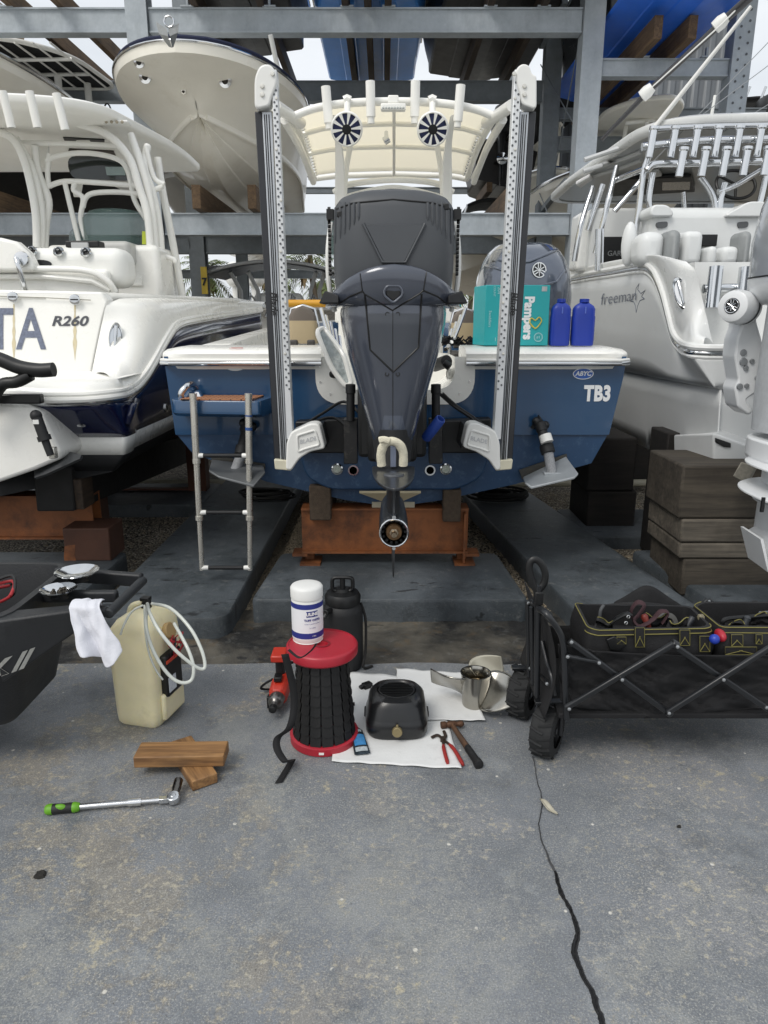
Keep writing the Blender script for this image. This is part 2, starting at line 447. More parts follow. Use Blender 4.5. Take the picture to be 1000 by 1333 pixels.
# raised dark slabs
def slab(loop, z0, z1, r=.05):
    L = [V((p[0], p[1], 0)) for p in loop]
    L = fillet(L, r, 5)
    ctr = sum(L, V())/len(L)
    rings = [[V((p.x, p.y, z0)) for p in L], [V((p.x, p.y, z1-.02)) for p in L],
             [V((p.x+(ctr.x-p.x)*.006, p.y+(ctr.y-p.y)*.004, z1-.005)) for p in L],
             [V((p.x+(ctr.x-p.x)*.02, p.y+(ctr.y-p.y)*.012, z1)) for p in L]]
    mb = MB(); mb.loft(rings); return struct(mb.build('pad_slab', SLAB))
slab([(-1.46, 3.22), (-.77, 3.22), (-.77, 6.6), (-1.46, 6.6)], -.1, .1, .09)
slab([(-.69, 3.42), (.75, 3.42), (.70, 4.18), (-.64, 4.18)], -.1, .115, .04)
slab([(.97, 3.2), (1.63, 3.2), (1.24, 5.9), (.67, 5.9)], -.1, .1, .05)
slab([(-3.6, 3.5), (-1.62, 3.5), (-1.62, 4.25), (-3.6, 4.25)], -.1, .1, .04)
slab([(1.76, 3.3), (4.2, 3.3), (4.2, 4.35), (1.6, 4.35)], -.1, .08, .04)
slab([(1.45, 4.75), (2.5, 4.75), (2.5, 5.5), (1.38, 5.5)], -.1, .05, .04)
slab([(-1.5, 5.6), (-3.2, 5.6), (-3.2, 6.4), (-1.5, 6.4)], -.1, .06, .04)
# loose pebbles along the slab gaps (one uncountable mass)
pb = MB(); random.seed(11)
def pebble(x, y, z, r):
    ph = random.random()*6.28
    pts = []
    for k in range(6):
        a = k*PI/3+ph; q = r*random.uniform(.7, 1.2); pts.append(V((x+math.cos(a)*q, y+math.sin(a)*q*random.uniform(.7, 1), z)))
    top = V((x, y, z+r*random.uniform(.5, .9)))
    mid = [V((p.x*.62+x*.38, p.y*.62+y*.38, z+r*.5)) for p in pts]
    o = len(pb.v); pb.v += pts+mid+[top]
    for k in range(6):
        k2 = (k+1) % 6
        pb.f += [(o+k, o+k2, o+6+k2, o+6+k), (o+6+k, o+6+k2, o+12)]
for i in range(6500):
    zone = random.random()
    if zone < .4: x, y = random.uniform(-.78, -.6), random.uniform(3.15, 6)
    elif zone < .65: x, y = random.uniform(.62, 1.0), random.uniform(3.2, 6)
    elif zone < .8: x, y = random.uniform(1.2, 2.4), random.uniform(3.6, 6.5)
    elif zone < .9: x, y = random.uniform(-2.5, -1.3), random.uniform(3.7, 6.5)
    else: x, y = random.uniform(-2.5, 2.5), 3.33+abs(random.gauss(0, .12))
    pebble(x, y, -.045, random.uniform(.006, .016))
po = pb.build('gravel', mat('pebble_stone', '#8f8471', .85, var=.6, vs=60), flat=True); po['kind'] = 'stuff'
# crack with black sealant in the apron
crk = [(694, 985), (699, 1015), (706, 1045), (702, 1075), (709, 1105), (722, 1135), (730, 1160), (745, 1190), (752, 1213), (748, 1240), (758, 1268), (772, 1295), (780, 1318), (786, 1345)]
cw = [.002, .002, .003, .003, .004, .007, .011, .009, .011, .013, .011, .011, .012, .012]
pts = cr([on(a, b) for a, b in crk], 18)
ws = []
for i in range(len(pts)):
    t = i/18; k = min(int(t), len(cw)-2); ws.append(cw[k]+(cw[k+1]-cw[k])*(t-k))
mb = MB(); random.seed(5)
L_, R_ = [], []
for i, p in enumerate(pts):
    wv = ws[i]*.6*(1+.3*mnoise.noise(p*45)+.2*mnoise.noise(p*150))
    j = V((.004*mnoise.noise(p*25)+.0015*mnoise.noise(p*90), 0, 0))
    L_.append([p+j+V((-wv, 0, .001)), p+j+V((-wv*.5, 0, .0045)), p+j+V((0, 0, .0025)), p+j+V((wv*.5, 0, .0045)), p+j+V((wv, 0, .001))])
nc = 18*5
hl = MB(); hl.loft(L_[:nc+1], closed=False); struct(hl.build('hairline_crack', mat('grey_crack_filler', '#4b4c4d', .7, var=.3, vs=60)))
mb.loft(L_[nc:], closed=False)
struct(mb.build('crack_in_the_concrete', mat('black_sealant', '#121213', .35, var=.4, vs=60, bump=.8, bs=120)))
# chips and stains lying on the apron
def blob(px, py, r, m, name, label, cat, asp=.6, h=.003, seed=0, ang=0):
    c = on(px, py, 0); random.seed(seed+px)
    L = []
    for k in range(18):
        a = 2*PI*k/18; q = r*(1+.35*mnoise.noise(V((math.cos(a)*1.7+px, math.sin(a)*1.7, seed))))
        x, y = math.cos(a)*q, math.sin(a)*q*asp
        L.append(c+V((x*math.cos(ang)-y*math.sin(ang), x*math.sin(ang)+y*math.cos(ang), .0006)))
    top = [c+(p-c)*.75+V((0, 0, h*(.7+.6*random.random()))) for p in L]
    mb = MB(); mb.loft([L, top], cap0=False); return tag(mb.build(name, m), label, cat)
LEAF = mat('dry_leaf', '#a9a493', .7, var=.3, vs=40)
def leaf_fn(u, v):
    c = on(714, 1053, 0); a = R(-62); x = (u-.5)*.085; wd = math.sin(PI*u)**.7*.013*(1-.3*u); y = (v-.5)*2*wd
    return c+V((x*math.cos(a)-y*math.sin(a), x*math.sin(a)+y*math.cos(a), .004+.012*abs(v-.5)+.004*math.sin(u*7)))
mb = MB(); mb.grid(leaf_fn, 12, 4); tag(mb.build('dry_leaf', LEAF, solid=.0006), 'small pale dry leaf beside the crack in the concrete', 'leaf')
blob(53, 1140, .018, mat('dark_clod', '#25231f', .9, var=.4, vs=90, bump=.5), 'dirt_clod', 'small dark clod of dirt on the left of the apron', 'debris', .75, .008)
blob(884, 1077, .007, MATS['dark_clod'], 'pebble', 'tiny dark pebble on the concrete right of the leaf', 'debris', .8, .006)
# =================================================================== FOREGROUND
# ---- black poly garden cart at the left edge
CARTM = mat('black_poly_tub', '#1d1f22', .5, var=.2, vs=4, bump=.25, bs=140, dirt=('#4d4f50', .25, 9))
cart = thing('garden_cart', 'black plastic utility cart with moulded handle frame at the left edge', 'cart', (-1.6, 2.3, 0))
def rr_(cx, cy, hx, hy, r, z, n=5):
    return fillet([(cx-hx, cy-hy, z), (cx+hx, cy-hy, z), (cx+hx, cy+hy, z), (cx-hx, cy+hy, z)], r, n)
tub = MB()
tub.loft([rr_(-1.72, 2.27, .46, .16, .06, .19), rr_(-1.72, 2.27, .49, .18, .07, .22), rr_(-1.71, 2.265, .55, .235, .09, .50), rr_(-1.71, 2.265, .56, .255, .1, .52),
          rr_(-1.74, 2.26, .585, .275, .11, .60), rr_(-1.74, 2.26, .58, .27, .11, .625), rr_(-1.74, 2.26, .555, .25, .1, .625), rr_(-1.71, 2.26, .52, .215, .08, .5), rr_(-1.72, 2.26, .46, .15, .06, .25)])
tub.build('tub', CARTM, cart)
hf = MB()
far_a, far_b = V((-1.20, 2.44, .612)), V((-.862, 2.375, .612))
near_a, near_b = V((-1.2, 2.03, .585)), V((-.885, 2.10, .605))
hf.beam(far_a, far_b, .03, .05); hf.beam(V((-1.19, 2.25, .60)), V((-.90, 2.235, .607)), .03, .04)
hf.loft([[near_a+V((0, -.03, -.18)), near_a+V((0, .04, -.18)), near_a+V((0, .05, .035)), near_a+V((0, -.04, .035))],
         [near_b+V((-.06, -.015, -.035)), near_b+V((-.06, .025, -.03)), near_b+V((-.06, .03, .022)), near_b+V((-.06, -.02, .022))],
         [near_b+V((0, -.01, -.012)), near_b+V((0, .02, -.012)), near_b+V((0, .02, .014)), near_b+V((0, -.01, .014))]])
hf.build('handle_frame', CARTM, cart, bevel=.008)
gr = MB(); gr.cyl(far_b+V((0, .005, -.002)), near_b+V((.006, -.01, -.002)), .0165, seg=14)
gr.build('grip', mat('grip_rubber', '#26292c', .6, var=.15, bump=.3, bs=150), cart, bevel=.004)
ft = MB(); ft.cyl((-1.62, 2.02, .12), (-1.62, 1.93, .12), .12, seg=24); ft.cyl((-1.62, 2.5, .12), (-1.62, 2.59, .12), .12, seg=24); ft.cyl((-1.62, 1.95, .12), (-1.62, 2.57, .12), .012)
ft.build('wheels_and_axle', RUB, cart, bevel=.01)
fo = MB(); fo.tube([(-1.52, 2.14, .2), (-1.52, 2.15, .02), (-1.52, 2.4, .02), (-1.52, 2.4, .2)], .012)
fo.build('foot', CARTM, cart)
# lettering on the near wall, on the tapered face
t = text_mb('UK //', .105, bold=.006, shear=.25, extrude=.0008, align='RIGHT')
tbv = MB().merge(tub).merge(hf).surf(); t.v = [(hit(tbv, 37+p.x*330, 858-p.x*120-p.y*260, .004) or at(-40, 866, 2.0)) for p in t.v]
t.build('lettering', mat('cart_white_letters', '#c9c9c4', .6, dirt=('#4a4a48', .3, 60)), cart)
# jumper cables inside the tub
for nm, cc, off in (('red_cable', '#9c2429', 0), ('black_cable', '#151515', .02)):
    mb = MB(); mb.tube(cr([(-1.28, 2.2+off, .60), (-1.22, 2.16+off, .64), (-1.26, 2.25, .655+off), (-1.35, 2.2, .64), (-1.30, 2.3+off, .62), (-1.5, 2.3, .6), (-1.7, 2.25, .5)], 8), .0055, 8)
    tag(mb.build('cable', mat(nm, cc, .5)), 'red jumper cable piled in the black cart tub' if off == 0 else 'black jumper cable looped beside the red one in the cart tub', 'cable', 'cables in the cart')
# two magnetic parts dishes
def dish(px, py, z, r, label, bolts):
    c = on(px, py, z)
    d = thing('parts_dish', label, 'parts dish', c, 0, 'steel dishes on the cart')
    mb = MB(); mb.lathe([(.4*r, 0), (.62*r, .003), (.93*r, .018), (r, .02), (r, .023), (.9*r, .021), (.6*r, .007), (0, .006)], c, seg=40, cap=False)
    mb.build('bowl', CHROME, d)
    b = MB(); b.lathe([(.5*r, -.012), (.52*r, -.008), (.52*r, .001), (.0, .001)], c, seg=32); b.build('magnet_base', BLK, d)
    for i in range(bolts):
        q = c+V((random.uniform(-.016, .016), random.uniform(-.012, .012), .007))
        bb = MB(); bb.cyl(q, q+V((0, 0, .008)), .009, seg=6); bb.cyl(q+V((0, 0, .008)), q+V((.004, 0, .015)), .005, seg=10)
        bb.build('bolt', mat('greasy_bolt', '#4a453d', .4, metal=.7), d)
random.seed(2)
dish(101, 751, .648, .073, 'round steel parts dish, larger empty one at the back of the cart rim', 0)
dish(77, 774, .63, .058, 'small round steel parts dish holding greasy bolts on the cart', 5)
# white rag over the cart handle
RAG = mat('terry_cloth', '#d7d8df', .95, var=.08, vs=8, bump=.6, bs=260)
def rag_fn(u, v):
    wr = mnoise.noise(V((u*4, v*5, 0)))
    if v < .38:      # back flap hangs lower and to the left
        t = (.38-v)/.38; p = V((-1.005+.10*u-.035*t, 2.135+.02*t+.02*math.sin(u*7)*t, .632-.155*t*(1+.22*math.sin(u*4+.5))))
    elif v < .5:
        t = (v-.38)/.12; p = V((-1.005+.115*u+.005*t, 2.135-.075*t, .632+.014*math.sin(PI*t)))
    else:
        t = (v-.5)/.5; p = V((-1.0+.12*u+.055*t+.03*t*u, 2.06-.035*t-.022*math.sin(u*9+1)*t, .632-.20*t*(.72+.45*math.sin(.5+u*2.3))+.02*math.sin(u*6)*t))
    c0 = V((-.945, 2.10, .645)); q = p+V((.010*wr, .010*mnoise.noise(V((u*6, v*7, 4))), .008*wr)); return V((c0.x+(q.x-c0.x)*.82, q.y, c0.z+(q.z-c0.z)*.74))
mb = MB(); mb.grid(rag_fn, 26, 50)
tag(mb.build('rag', RAG, sub=1, solid=.004), 'white terry rag draped over the cart handle', 'rag')
# ---- fluid extractor: translucent jerry can with hoses, wires and pump
PE = mat('yellowed_polyethylene', '#e8dfba', .34, var=.1, vs=5, dirt=('#8f8252', .25, 6), spec=.4)
PE.node_tree.nodes['Principled BSDF'].inputs['Subsurface Weight'].default_value = .55
PE.node_tree.nodes['Principled BSDF'].inputs['Subsurface Radius'].default_value = (.03, .025, .012)
jc = on(187, 946, 0)+V((0, .10, 0))
JM = Matrix.Translation(jc) @ Matrix.Rotation(R(-14), 4, 'Z')
can = thing('fluid_canister', 'yellowed plastic canister with clear hoses and a pump strapped to its side', 'canister', M=JM)
JZ = .455
def crr(hx, hy, r, z, ox=0, oy=0): return rr_(ox, oy, hx, hy, r, z, 5)
mb = MB()
mb.loft([crr(.082, .098, .03, 0), crr(.09, .106, .035, .012), crr(.092, .108, .035, .04), crr(.094, .11, .035, .16), crr(.096, .112, .035, .33), crr(.094, .108, .04, .385), crr(.078, .09, .04, .42, .008), crr(.055, .062, .03, .44, .016), crr(.03, .034, .02, JZ, .024)])
mb.build('body', PE, can, local=True)
mb = MB(); mb.tube(fillet([(-.05, -.02, .40), (-.035, -.02, .468), (.03, .02, .468), (.05, .02, .40)], .03), .014, 10, flat=.7); mb.build('carry_handle', PE, can, local=True)
mb = MB(); mb.box((.099, .0, .075), (.022, .15, .11)); mb.build('foot_ledge', PE, can, local=True, bevel=.01)
mb = MB(); mb.box((.104, -.005, .20), (.036, .11, .17)); mb.build('pump', BLK, can, local=True, bevel=.008)
mb = MB(); mb.box((.1235, -.03, .165), (.002, .05, .06)); mb.build('pump_label', mat('paper_label', '#c7ccd2', .6, dirt=('#6d7c93', .5, 90)), can, local=True)
mb = MB(); mb.box((.124, -.01, .262), (.004, .10, .012)); mb.build('pump_gasket', mat('orange_plastic', '#c2462a', .5), can, local=True)
mb = MB(); mb.cyl((.088, 0, .36), (.118, 0, .37), .032, seg=18); mb.build('filler_cap', mat('tan_plastic', '#a58b5f', .6), can, local=True, bevel=.004)
mb = MB(); mb.cyl((.02, 0, .448), (.024, 0, .487), .022, .016, 12); mb.box((.02, .0, .488), (.035, .03, .015)); mb.build('clip', BLK, can, local=True, bevel=.003)
random.seed(9)
for i in range(6):
    q = [(.125, random.uniform(-.05, .05), .265), (.145+random.random()*.02, random.uniform(-.06, .05), .31), (.14, random.uniform(-.05, .06), .345), (.125, random.uniform(-.04, .04), .30+random.random()*.05), (.125, random.uniform(-.05, .05), .27)]
    mb = MB(); mb.tube(cr(q, 6), .0022, 6); mb.build('wire', mat('red_wire', '#a3222a', .5) if i < 4 else BLK, can, local=True)
HOSE = mat('clear_vinyl_hose', '#cfd3cc', .22, var=.06, alpha=.86, coat=.3)
def hose(px, Ys, r=.0062):
    mb = MB(); n = len(px)
    mb.tube(cr([at(a, b, Y) for (a, b), Y in zip(px, Ys)], 8), r, 10); mb.build('hose', HOSE, can)
hose([(198, 786), (222, 792), (247, 817), (262, 845), (267, 866), (262, 871), (249, 864), (228, 846), (208, 822), (195, 798), (192, 786)], [2.4, 2.34, 2.28, 2.24, 2.22, 2.21, 2.2, 2.2, 2.22, 2.28, 2.36])
hose([(192, 788), (190, 812), (196, 838), (210, 866), (226, 884), (240, 889), (250, 884), (252, 868), (246, 848), (236, 828), (227, 812)], [2.36, 2.26, 2.23, 2.2, 2.18, 2.18, 2.19, 2.2, 2.22, 2.26, 2.32])
hose([(188, 788), (189, 820), (194, 850), (203, 872), (212, 885)], [2.36, 2.27, 2.25, 2.24, 2.24], .0035)
hose([(186, 788), (172, 796), (162, 812), (157, 826)], [2.4, 2.36, 2.3, 2.3], .004)
# ---- two timber offcuts
WB = wood('oiled_timber_offcut', '#67472b', '#a87f50', 0, 16, .6)
wbl = tag(MB().box((0, 0, 0), (.27, .088, .038)).build('timber_offcut', WB, bevel=.004), 'short timber offcut with worn end grain, lying under the other one', 'wood block', 'timber offcuts on the apron')
c = on(250, 1003, .0); wbl.location = c+V((-.004, .02, .0205)); wbl.rotation_euler = (0, 0, R(-57))
wtp = tag(MB().box((0, 0, 0), (.305, .092, .042)).build('timber_offcut', WB, bevel=.004), 'timber offcut resting across the top of the other offcut', 'wood block', 'timber offcuts on the apron')
wtp.location = on(236, 984, .06)+V((0, .01, 0)); wtp.rotation_euler = (R(0), R(0), R(1.5))
# ---- ratchet
p0, p1 = on(60, 1054, .016), on(226, 1040, .018)
rk = thing('ratchet_wrench', 'chrome ratchet with green and black grip and a deep socket', 'ratchet', p0)
dv = (p1-p0); Lr = dv.length; dv.normalize(); sdv = V((0, 0, 1)).cross(dv)
mb = MB(); mb.lathe([(.008, 0), (.0145, .004), (.016, .02), (.0145, .05), (.0155, .085), (.012, .10), (.009, .105)], p0, dv, 20); mb.build('grip', mat('black_grip', '#1b1d1c', .6, bump=.3, bs=300), rk)
gm = mat('green_grip', '#5f9a1f', .5)
mb = MB(); mb.lathe([(.012, -.002), (.0155, .003), (.017, .010), (.0165, .02), (.010, .022)], p0, dv, 20); mb.lathe([(.0148, .078), (.0165, .086), (.0138, .098), (.0095, .104)], p0, dv, 20); mb.ball(p0+dv*.045+V((0, -.004, .006)), .0135, sc=(1.6, .7, .9))
mb.build('grip_inlay', gm, rk)
mb = MB(); mb.cyl(p0+dv*.10, p0+dv*(Lr-.11), .0095, seg=16); mb.cyl(p0+dv*(Lr-.14), p0+dv*(Lr-.10), .0125, seg=16); mb.cyl(p0+dv*(Lr-.11), p0+dv*(Lr-.01), .0075, .008, 14); mb.build('shaft', CHROME, rk)
mb = MB(); mb.lathe([(.004, -.013), (.019, -.012), (.0205, -.008), (.0205, .010), (.018, .013), (0, .013)], p1+V((0, 0, .004)), (0, -.25, 1), 24); mb.lathe([(.009, .013), (.008, .016), (0, .016)], p1+V((0, 0, .004)), (0, -.25, 1), 16)
mb.beam(p1-dv*.045, p1, .018, .016); mb.build('ratchet_head', CHROME, rk, bevel=.001)
tip = on(232, 1019, .03)
mb = MB(); mb.lathe([(.010, 0), (.0125, .004), (.0125, .02), (.0145, .024), (.0145, .062), (.012, .064), (.012, .05), (0, .05)], p1+V((0, .012, .006)), (tip-p1).normalized(), 20); mb.build('socket', mat('dark_chrome', '#6d6a66', .2, metal=1.), rk)
# ---- collapsible stool
sc = on(419, 984, 0)+V((0, .115, 0)); sc.z = 0
stl = thing('folding_stool', 'black telescopic stool with red seat and red base', 'stool', sc)
SH = .392
mb = MB(); mb.lathe([(.118, 0), (.126, .003), (.127, .03), (.12, .034), (.10, .034)], sc, seg=48); mb.build('base_ring', RED, stl)
mb = MB(); mb.lathe([(.08, SH-.045), (.122, SH-.045), (.128, SH-.038), (.129, SH-.012), (.125, SH-.006), (.121, SH-.004), (.119, SH-.009), (.04, SH-.010), (.022, SH-.010), (.02, SH-.02), (0, SH-.02)], sc, seg=56)
mb.build('seat', RED, stl)
mb = MB(); mb.lathe([(.03, SH-.0098), (.03, SH-.0075), (.022, SH-.0075), (.022, SH-.0098)], sc, seg=24, cap=False)
mb.build('seat_cap', mat('dark_red_plastic', '#7e1a26', .4), stl)
nt = 8; z0, z1 = .034, SH-.045
body = MB(); panels = MB()
for i in range(nt):
    za, zb = z0+(z1-z0)*i/nt, z0+(z1-z0)*(i+1)/nt
    ra = .113-.022*i/nt
    body.lathe([(ra-.006, za), (ra-.006, zb)], sc, seg=48, cap=False)
    for k in range(16):
        a0 = 2*PI*(k+.07)/16; a1 = 2*PI*(k+.93)/16
        rings = []
        for zz, rr2 in ((za, ra-.002), (za+.0005, ra+.0042), (za+.004, ra+.0038), (zb-.001, ra-.0045)):
            rings.append([sc+V((math.cos(a0+(a1-a0)*q/3)*rr2, math.sin(a0+(a1-a0)*q/3)*rr2, zz-(.006*math.sin(PI*q/3) if zz < za+.005 else 0))) for q in range(4)])
        panels.loft(rings, closed=False)
STB = mat('stool_black_plastic', '#0d0d0e', .6, var=.15, vs=20)
b = body.build('leg_tube', BLKM, stl)
panels.build('telescopic_segments', STB, stl, flat=True)
for s in (-1, 1):
    mb = MB(); mb.lathe([(.0, .0), (.006, 0), (.006, .004), (0, .004)], sc+V((.075*s-.02, -.128+.045*abs(s)*(.8 if s > 0 else .4), SH-.025)), (0, -1, 0), 12); mb.build('rivet', CHROME, stl)
mb = MB(); mb.box(sc+V((.0, -.1275, .016)), (.018, .002, .008)); mb.build('base_tag', WPL, stl)
strap = cr([at(372, 848, 2.2)+V((0, -.02, 0)), at(383, 905, 2.19), at(378, 945, 2.15), at(362, 960, 2.16), at(361, 975, 2.13), at(372, 992, 2.08), on(380, 990, .012), on(363, 1019, .004)], 8)
mb = MB(); rings = []
for i, p in enumerate(strap):
    t = strap[min(i+1, len(strap)-1)]-strap[max(i-1, 0)]; u = V((1, .25, 0)); rings.append([p-u*.0125, p+u*.0125])
mb.loft(rings, closed=False); mb.build('strap', mat('webbing', '#121214', .85, bump=.5, bs=400), stl, solid=.0016)
mb = MB(); mb.tube(cr([at(376, 846, 2.15), at(390, 856, 2.12), at(404, 848, 2.09), at(412, 838, 2.085)], 6), .006, 8, flat=.4); mb.build('carry_strap', MATS['webbing'], stl)
# ---- wipes bucket on the stool
wc = on(399, 838, SH-.004)+V((0, .055, 0)); wc.z = SH-.0085
wb = thing('wipes_canister', 'white tub of wipes with blue label bands on the red stool seat', 'tub', wc)
WH = .212; wr = .0565
mb = MB(); mb.lathe([(.055, 0), (wr-.003, .003), (wr, .012), (wr, WH-.055), (wr-.002, WH-.05), (wr-.002, WH-.045)], wc, seg=56); mb.build('body', mat('white_hdpe', '#dfdfdb', .4, var=.03), wb)
mb = MB(); mb.lathe([(wr-.004, WH-.047), (wr+.0015, WH-.045), (wr+.002, WH-.01), (wr-.003, WH-.003), (wr-.012, WH), (.02, WH+.001), (0, WH+.001)], wc, seg=56); mb.build('lid', mat('white_lid', '#d9d9d6', .45, var=.03), wb)
BLUEINK = mat('blue_ink', '#27317e', .45, var=.05)
def band(z0, z1, a0, a1, r, m, nm, par=wb, c=wc, seg=40):
    mb = MB(); mb.loft([[c+V((r*math.sin(a0+(a1-a0)*k/seg), -r*math.cos(a0+(a1-a0)*k/seg), z)) for k in range(seg+1)] for z in (z0, z1)], closed=False); return mb.build(nm, m, par)
band(.018, WH-.062, -PI, PI, wr+.0006, mat('label_paper', '#e2e3e6', .5, var=.02), 'label')
band(.135, .154, -PI, PI, wr+.0011, BLUEINK, 'blue_band'); band(.022, .044, -PI, PI, wr+.0011, BLUEINK, 'blue_band')
band(.106, .128, .05, .80, wr+.0013, BLUEINK, 'logo_patch')
def wrap_text(s, size, ang, z, m, c=wc, r=wr+.0024, par=wb, bold=0, nm='lettering'):
    t = text_mb(s, size, bold=bold)
    t.v = [c+V((r*math.sin(ang+p.x/r), -r*math.cos(ang+p.x/r), z+p.y)) for p in t.v]
    t.build(nm, m, par)
WINK = mat('white_ink', '#e6e6e6', .5)
wrap_text('ULINE', .0165, .42, .117, WINK, bold=.0009)
wrap_text('TUFF WIPES', .0115, .42, .094, BLUEINK, bold=.0004)
wrap_text('HAND CLEANER TOWELS', .005, .42, .080, BLUEINK)
wrap_text('72 WIPES', .006, .42, .064, BLUEINK); wrap_text('1-800', .007, .5, .033, WINK)
# ---- black pump sprayer behind the stool
pc = on(446, 880, 0); pc = V((pc.x, pc.y+.10, 0))
sp = thing('pump_sprayer', 'black pump sprayer bottle standing behind the red stool', 'sprayer', pc)
mb = MB(); mb.lathe([(.07, 0), (.085, .006), (.088, .03), (.088, .30), (.082, .33), (.07, .345)], pc, seg=40); mb.build('tank', BLKM, sp)
mb = MB(); mb.lathe([(.07, .345), (.078, .348), (.08, .38), (.07, .40), (.03, .405), (.026, .42), (0, .42)], pc, seg=32); mb.build('cap', BLK, sp)
mb = MB(); mb.tube(fillet([pc+V((-.045, 0, .405)), pc+V((-.045, 0, .475)), pc+V((.045, 0, .475)), pc+V((.045, 0, .405))], .02), .009, 10); mb.cyl(pc+V((0, 0, .4)), pc+V((0, 0, .47)), .012); mb.build('pump_handle', BLK, sp)
mb = MB(); mb.cyl(pc+V((-.05, -.06, .33)), pc+V((-.07, -.10, .335)), .014); mb.cyl(pc+V((-.065, -.09, .33)), pc+V((-.075, -.105, .31)), .010); mb.build('valve', BLK, sp, bevel=.002)
mb = MB(); mb.tube(cr([pc+V((.08, 0, .34)), pc+V((.10, .0, .25)), pc+V((.10, -.02, .1)), pc+V((.09, -.05, .02)), pc+V((.13, -.02, .008))], 8), .006); mb.build('hose', RUB, sp)
sp.scale = (1, 1, .89)
# ---- red cordless impact driver, nose toward the camera
d0 = on(358, 918, .05)
dr = thing('impact_driver', 'red cordless driver lying left of the stool', 'power tool', (d0.x, d0.y, 0))
DRD = mat('tool_red', '#b7301f', .4, var=.08); ADX = V((.06, 1, .0)).normalized()
q = V((d0.x, d0.y+.03, .052))
mb = MB(); mb.lathe([(.008, -.052), (.012, -.05), (.015, -.03), (.026, -.022), (.03, -.01), (.031, .03)], q, ADX, 24); mb.build('nose', mat('tool_grey_metal', '#7c7a78', .3, metal=.9), dr)
mb = MB(); mb.lathe([(.012, -.072), (.015, -.07), (.016, -.05), (.010, -.048)], q, ADX, 18); mb.build('chuck', BLK, dr)
mb = MB(); mb.loft([[q+ADX*y+V((x*s, 0, z*s+dz)) for x, z in ((-.034, -.03), (.034, -.03), (.036, .02), (.02, .04), (-.02, .04), (-.036, .02))] for y, s, dz in ((.02, .85, 0), (.04, 1, .004), (.10, 1.05, .012), (.15, .9, .012), (.165, .6, .01))])
mb.build('body', DRD, dr, bevel=.005)
mb = MB(); mb.box(q+V((0, .075, .062)), (.03, .045, .02)); mb.build('trim', BLK, dr, bevel=.003); mb = MB(); mb.box(q+V((-.03, .03, -.02)), (.02, .03, .05)); mb.build('trim', BLK, dr, bevel=.003)
mb = MB(); mb.loft([[q+V((x, .14+y, z)) for x, y in ((-.018, -.02), (.018, -.02), (.018, .02), (-.018, .02))] for z in (.03, .08, .125)]); mb.build('grip', BLKM, dr, bevel=.008)
mb = MB(); mb.box(q+V((0, .13, .135)), (.06, .09, .03)); mb.build('battery_base', DRD, dr, bevel=.006)
mb = MB(); mb.tube(cr([q+V((-.03, .12, .03)), q+V((-.07, .13, .0)), q+V((-.085, .15, -.03)), q+V((-.05, .17, -.045))], 6), .005); mb.build('wrist_loop', FABB, dr)
# ---- paper mats
PAPER = mat('absorbent_paper', '#d5d6d5', .9, var=.03, bump=.2, bs=90, dirt=('#8f8f8c', .22, 14))
def paper(corners, z, label, seed):
    P = [on(a, b, 0) for a, b in corners]
    def fn(u, v):
        p = P[0]*(1-u)*(1-v)+P[1]*u*(1-v)+P[2]*u*v+P[3]*(1-u)*v
        nn = mnoise.noise(V((p.x*14+seed, p.y*14, 0)))
        e = min(u, 1-u, v, 1-v)
        return V((p.x+.004*mnoise.noise(V((v*9+seed, u*9, 3))), p.y+.003*mnoise.noise(V((u*9, v*7, seed))), z+.002+.0022*nn+(.002*max(0, .06-e)/.06*(1+nn*2))))
    mb = MB(); mb.grid(fn, 40, 40); return tag(mb.build('paper_mat', PAPER, solid=.0008), label, 'paper mat', 'absorbent paper sheets')
paper([(432, 993), (601, 1003), (566, 886), (452, 876)], .003, 'white absorbent sheet lying under the black plastic shroud', 1)
paper([(522, 940), (632, 941), (604, 879), (516, 873)], .0075, 'white absorbent sheet under the boat propeller, smaller and greasy', 4)
# ---- black plastic air-intake shroud on the mat
ic = on(517, 968, 0); ic = V((ic.x, ic.y+.13, .008))
ish = thing('intake_shroud', 'glossy black plastic engine shroud with round grille on the white mat', 'engine cover', ic)
GLB = mat('satin_black_plastic', '#141517', .32, var=.15, vs=6, coat=.15)
def sq_ring(c, hx, hy, z, n=2.6, seg=48):
    return [c+V((hx*math.copysign(abs(math.cos(2*PI*k/seg))**(2/n), math.cos(2*PI*k/seg)), hy*math.copysign(abs(math.sin(2*PI*k/seg))**(2/n), math.sin(2*PI*k/seg)), z)) for k in range(seg)]
mb = MB(); mb.loft([sq_ring(ic, .112, .118, 0, 4), sq_ring(ic, .118, .124, .012, 4), sq_ring(ic, .119, .125, .05, 4), sq_ring(ic, .115, .119, .066, 3.6), sq_ring(ic, .113, .116, .072, 3.6), sq_ring(ic, .106, .108, .115, 3.2), sq_ring(ic, .09, .093, .135, 2.8), sq_ring(ic+V((0, .01, 0)), .076, .068, .139, 2.2), sq_ring(ic+V((0, .01, 0)), .072, .064, .132, 2.1), sq_ring(ic+V((0, .01, 0)), .066, .058, .125, 2)])
mb.build('shell', GLB, ish)
mb = MB(); oc = ic+V((0, .01, .131))
for k in range(-4, 5):
    yy = k*.0125; hw = .064*math.sqrt(max(0, 1-(yy/.058)**2)); mb.box(oc+V((0, yy, 0)), (2*hw, .004, .012))
mb.tube([oc+V((.067*math.cos(2*PI*k/36), .059*math.sin(2*PI*k/36), .002)) for k in range(36)], .004, 8, closed=True)
mb.build('grille', BLK, ish)
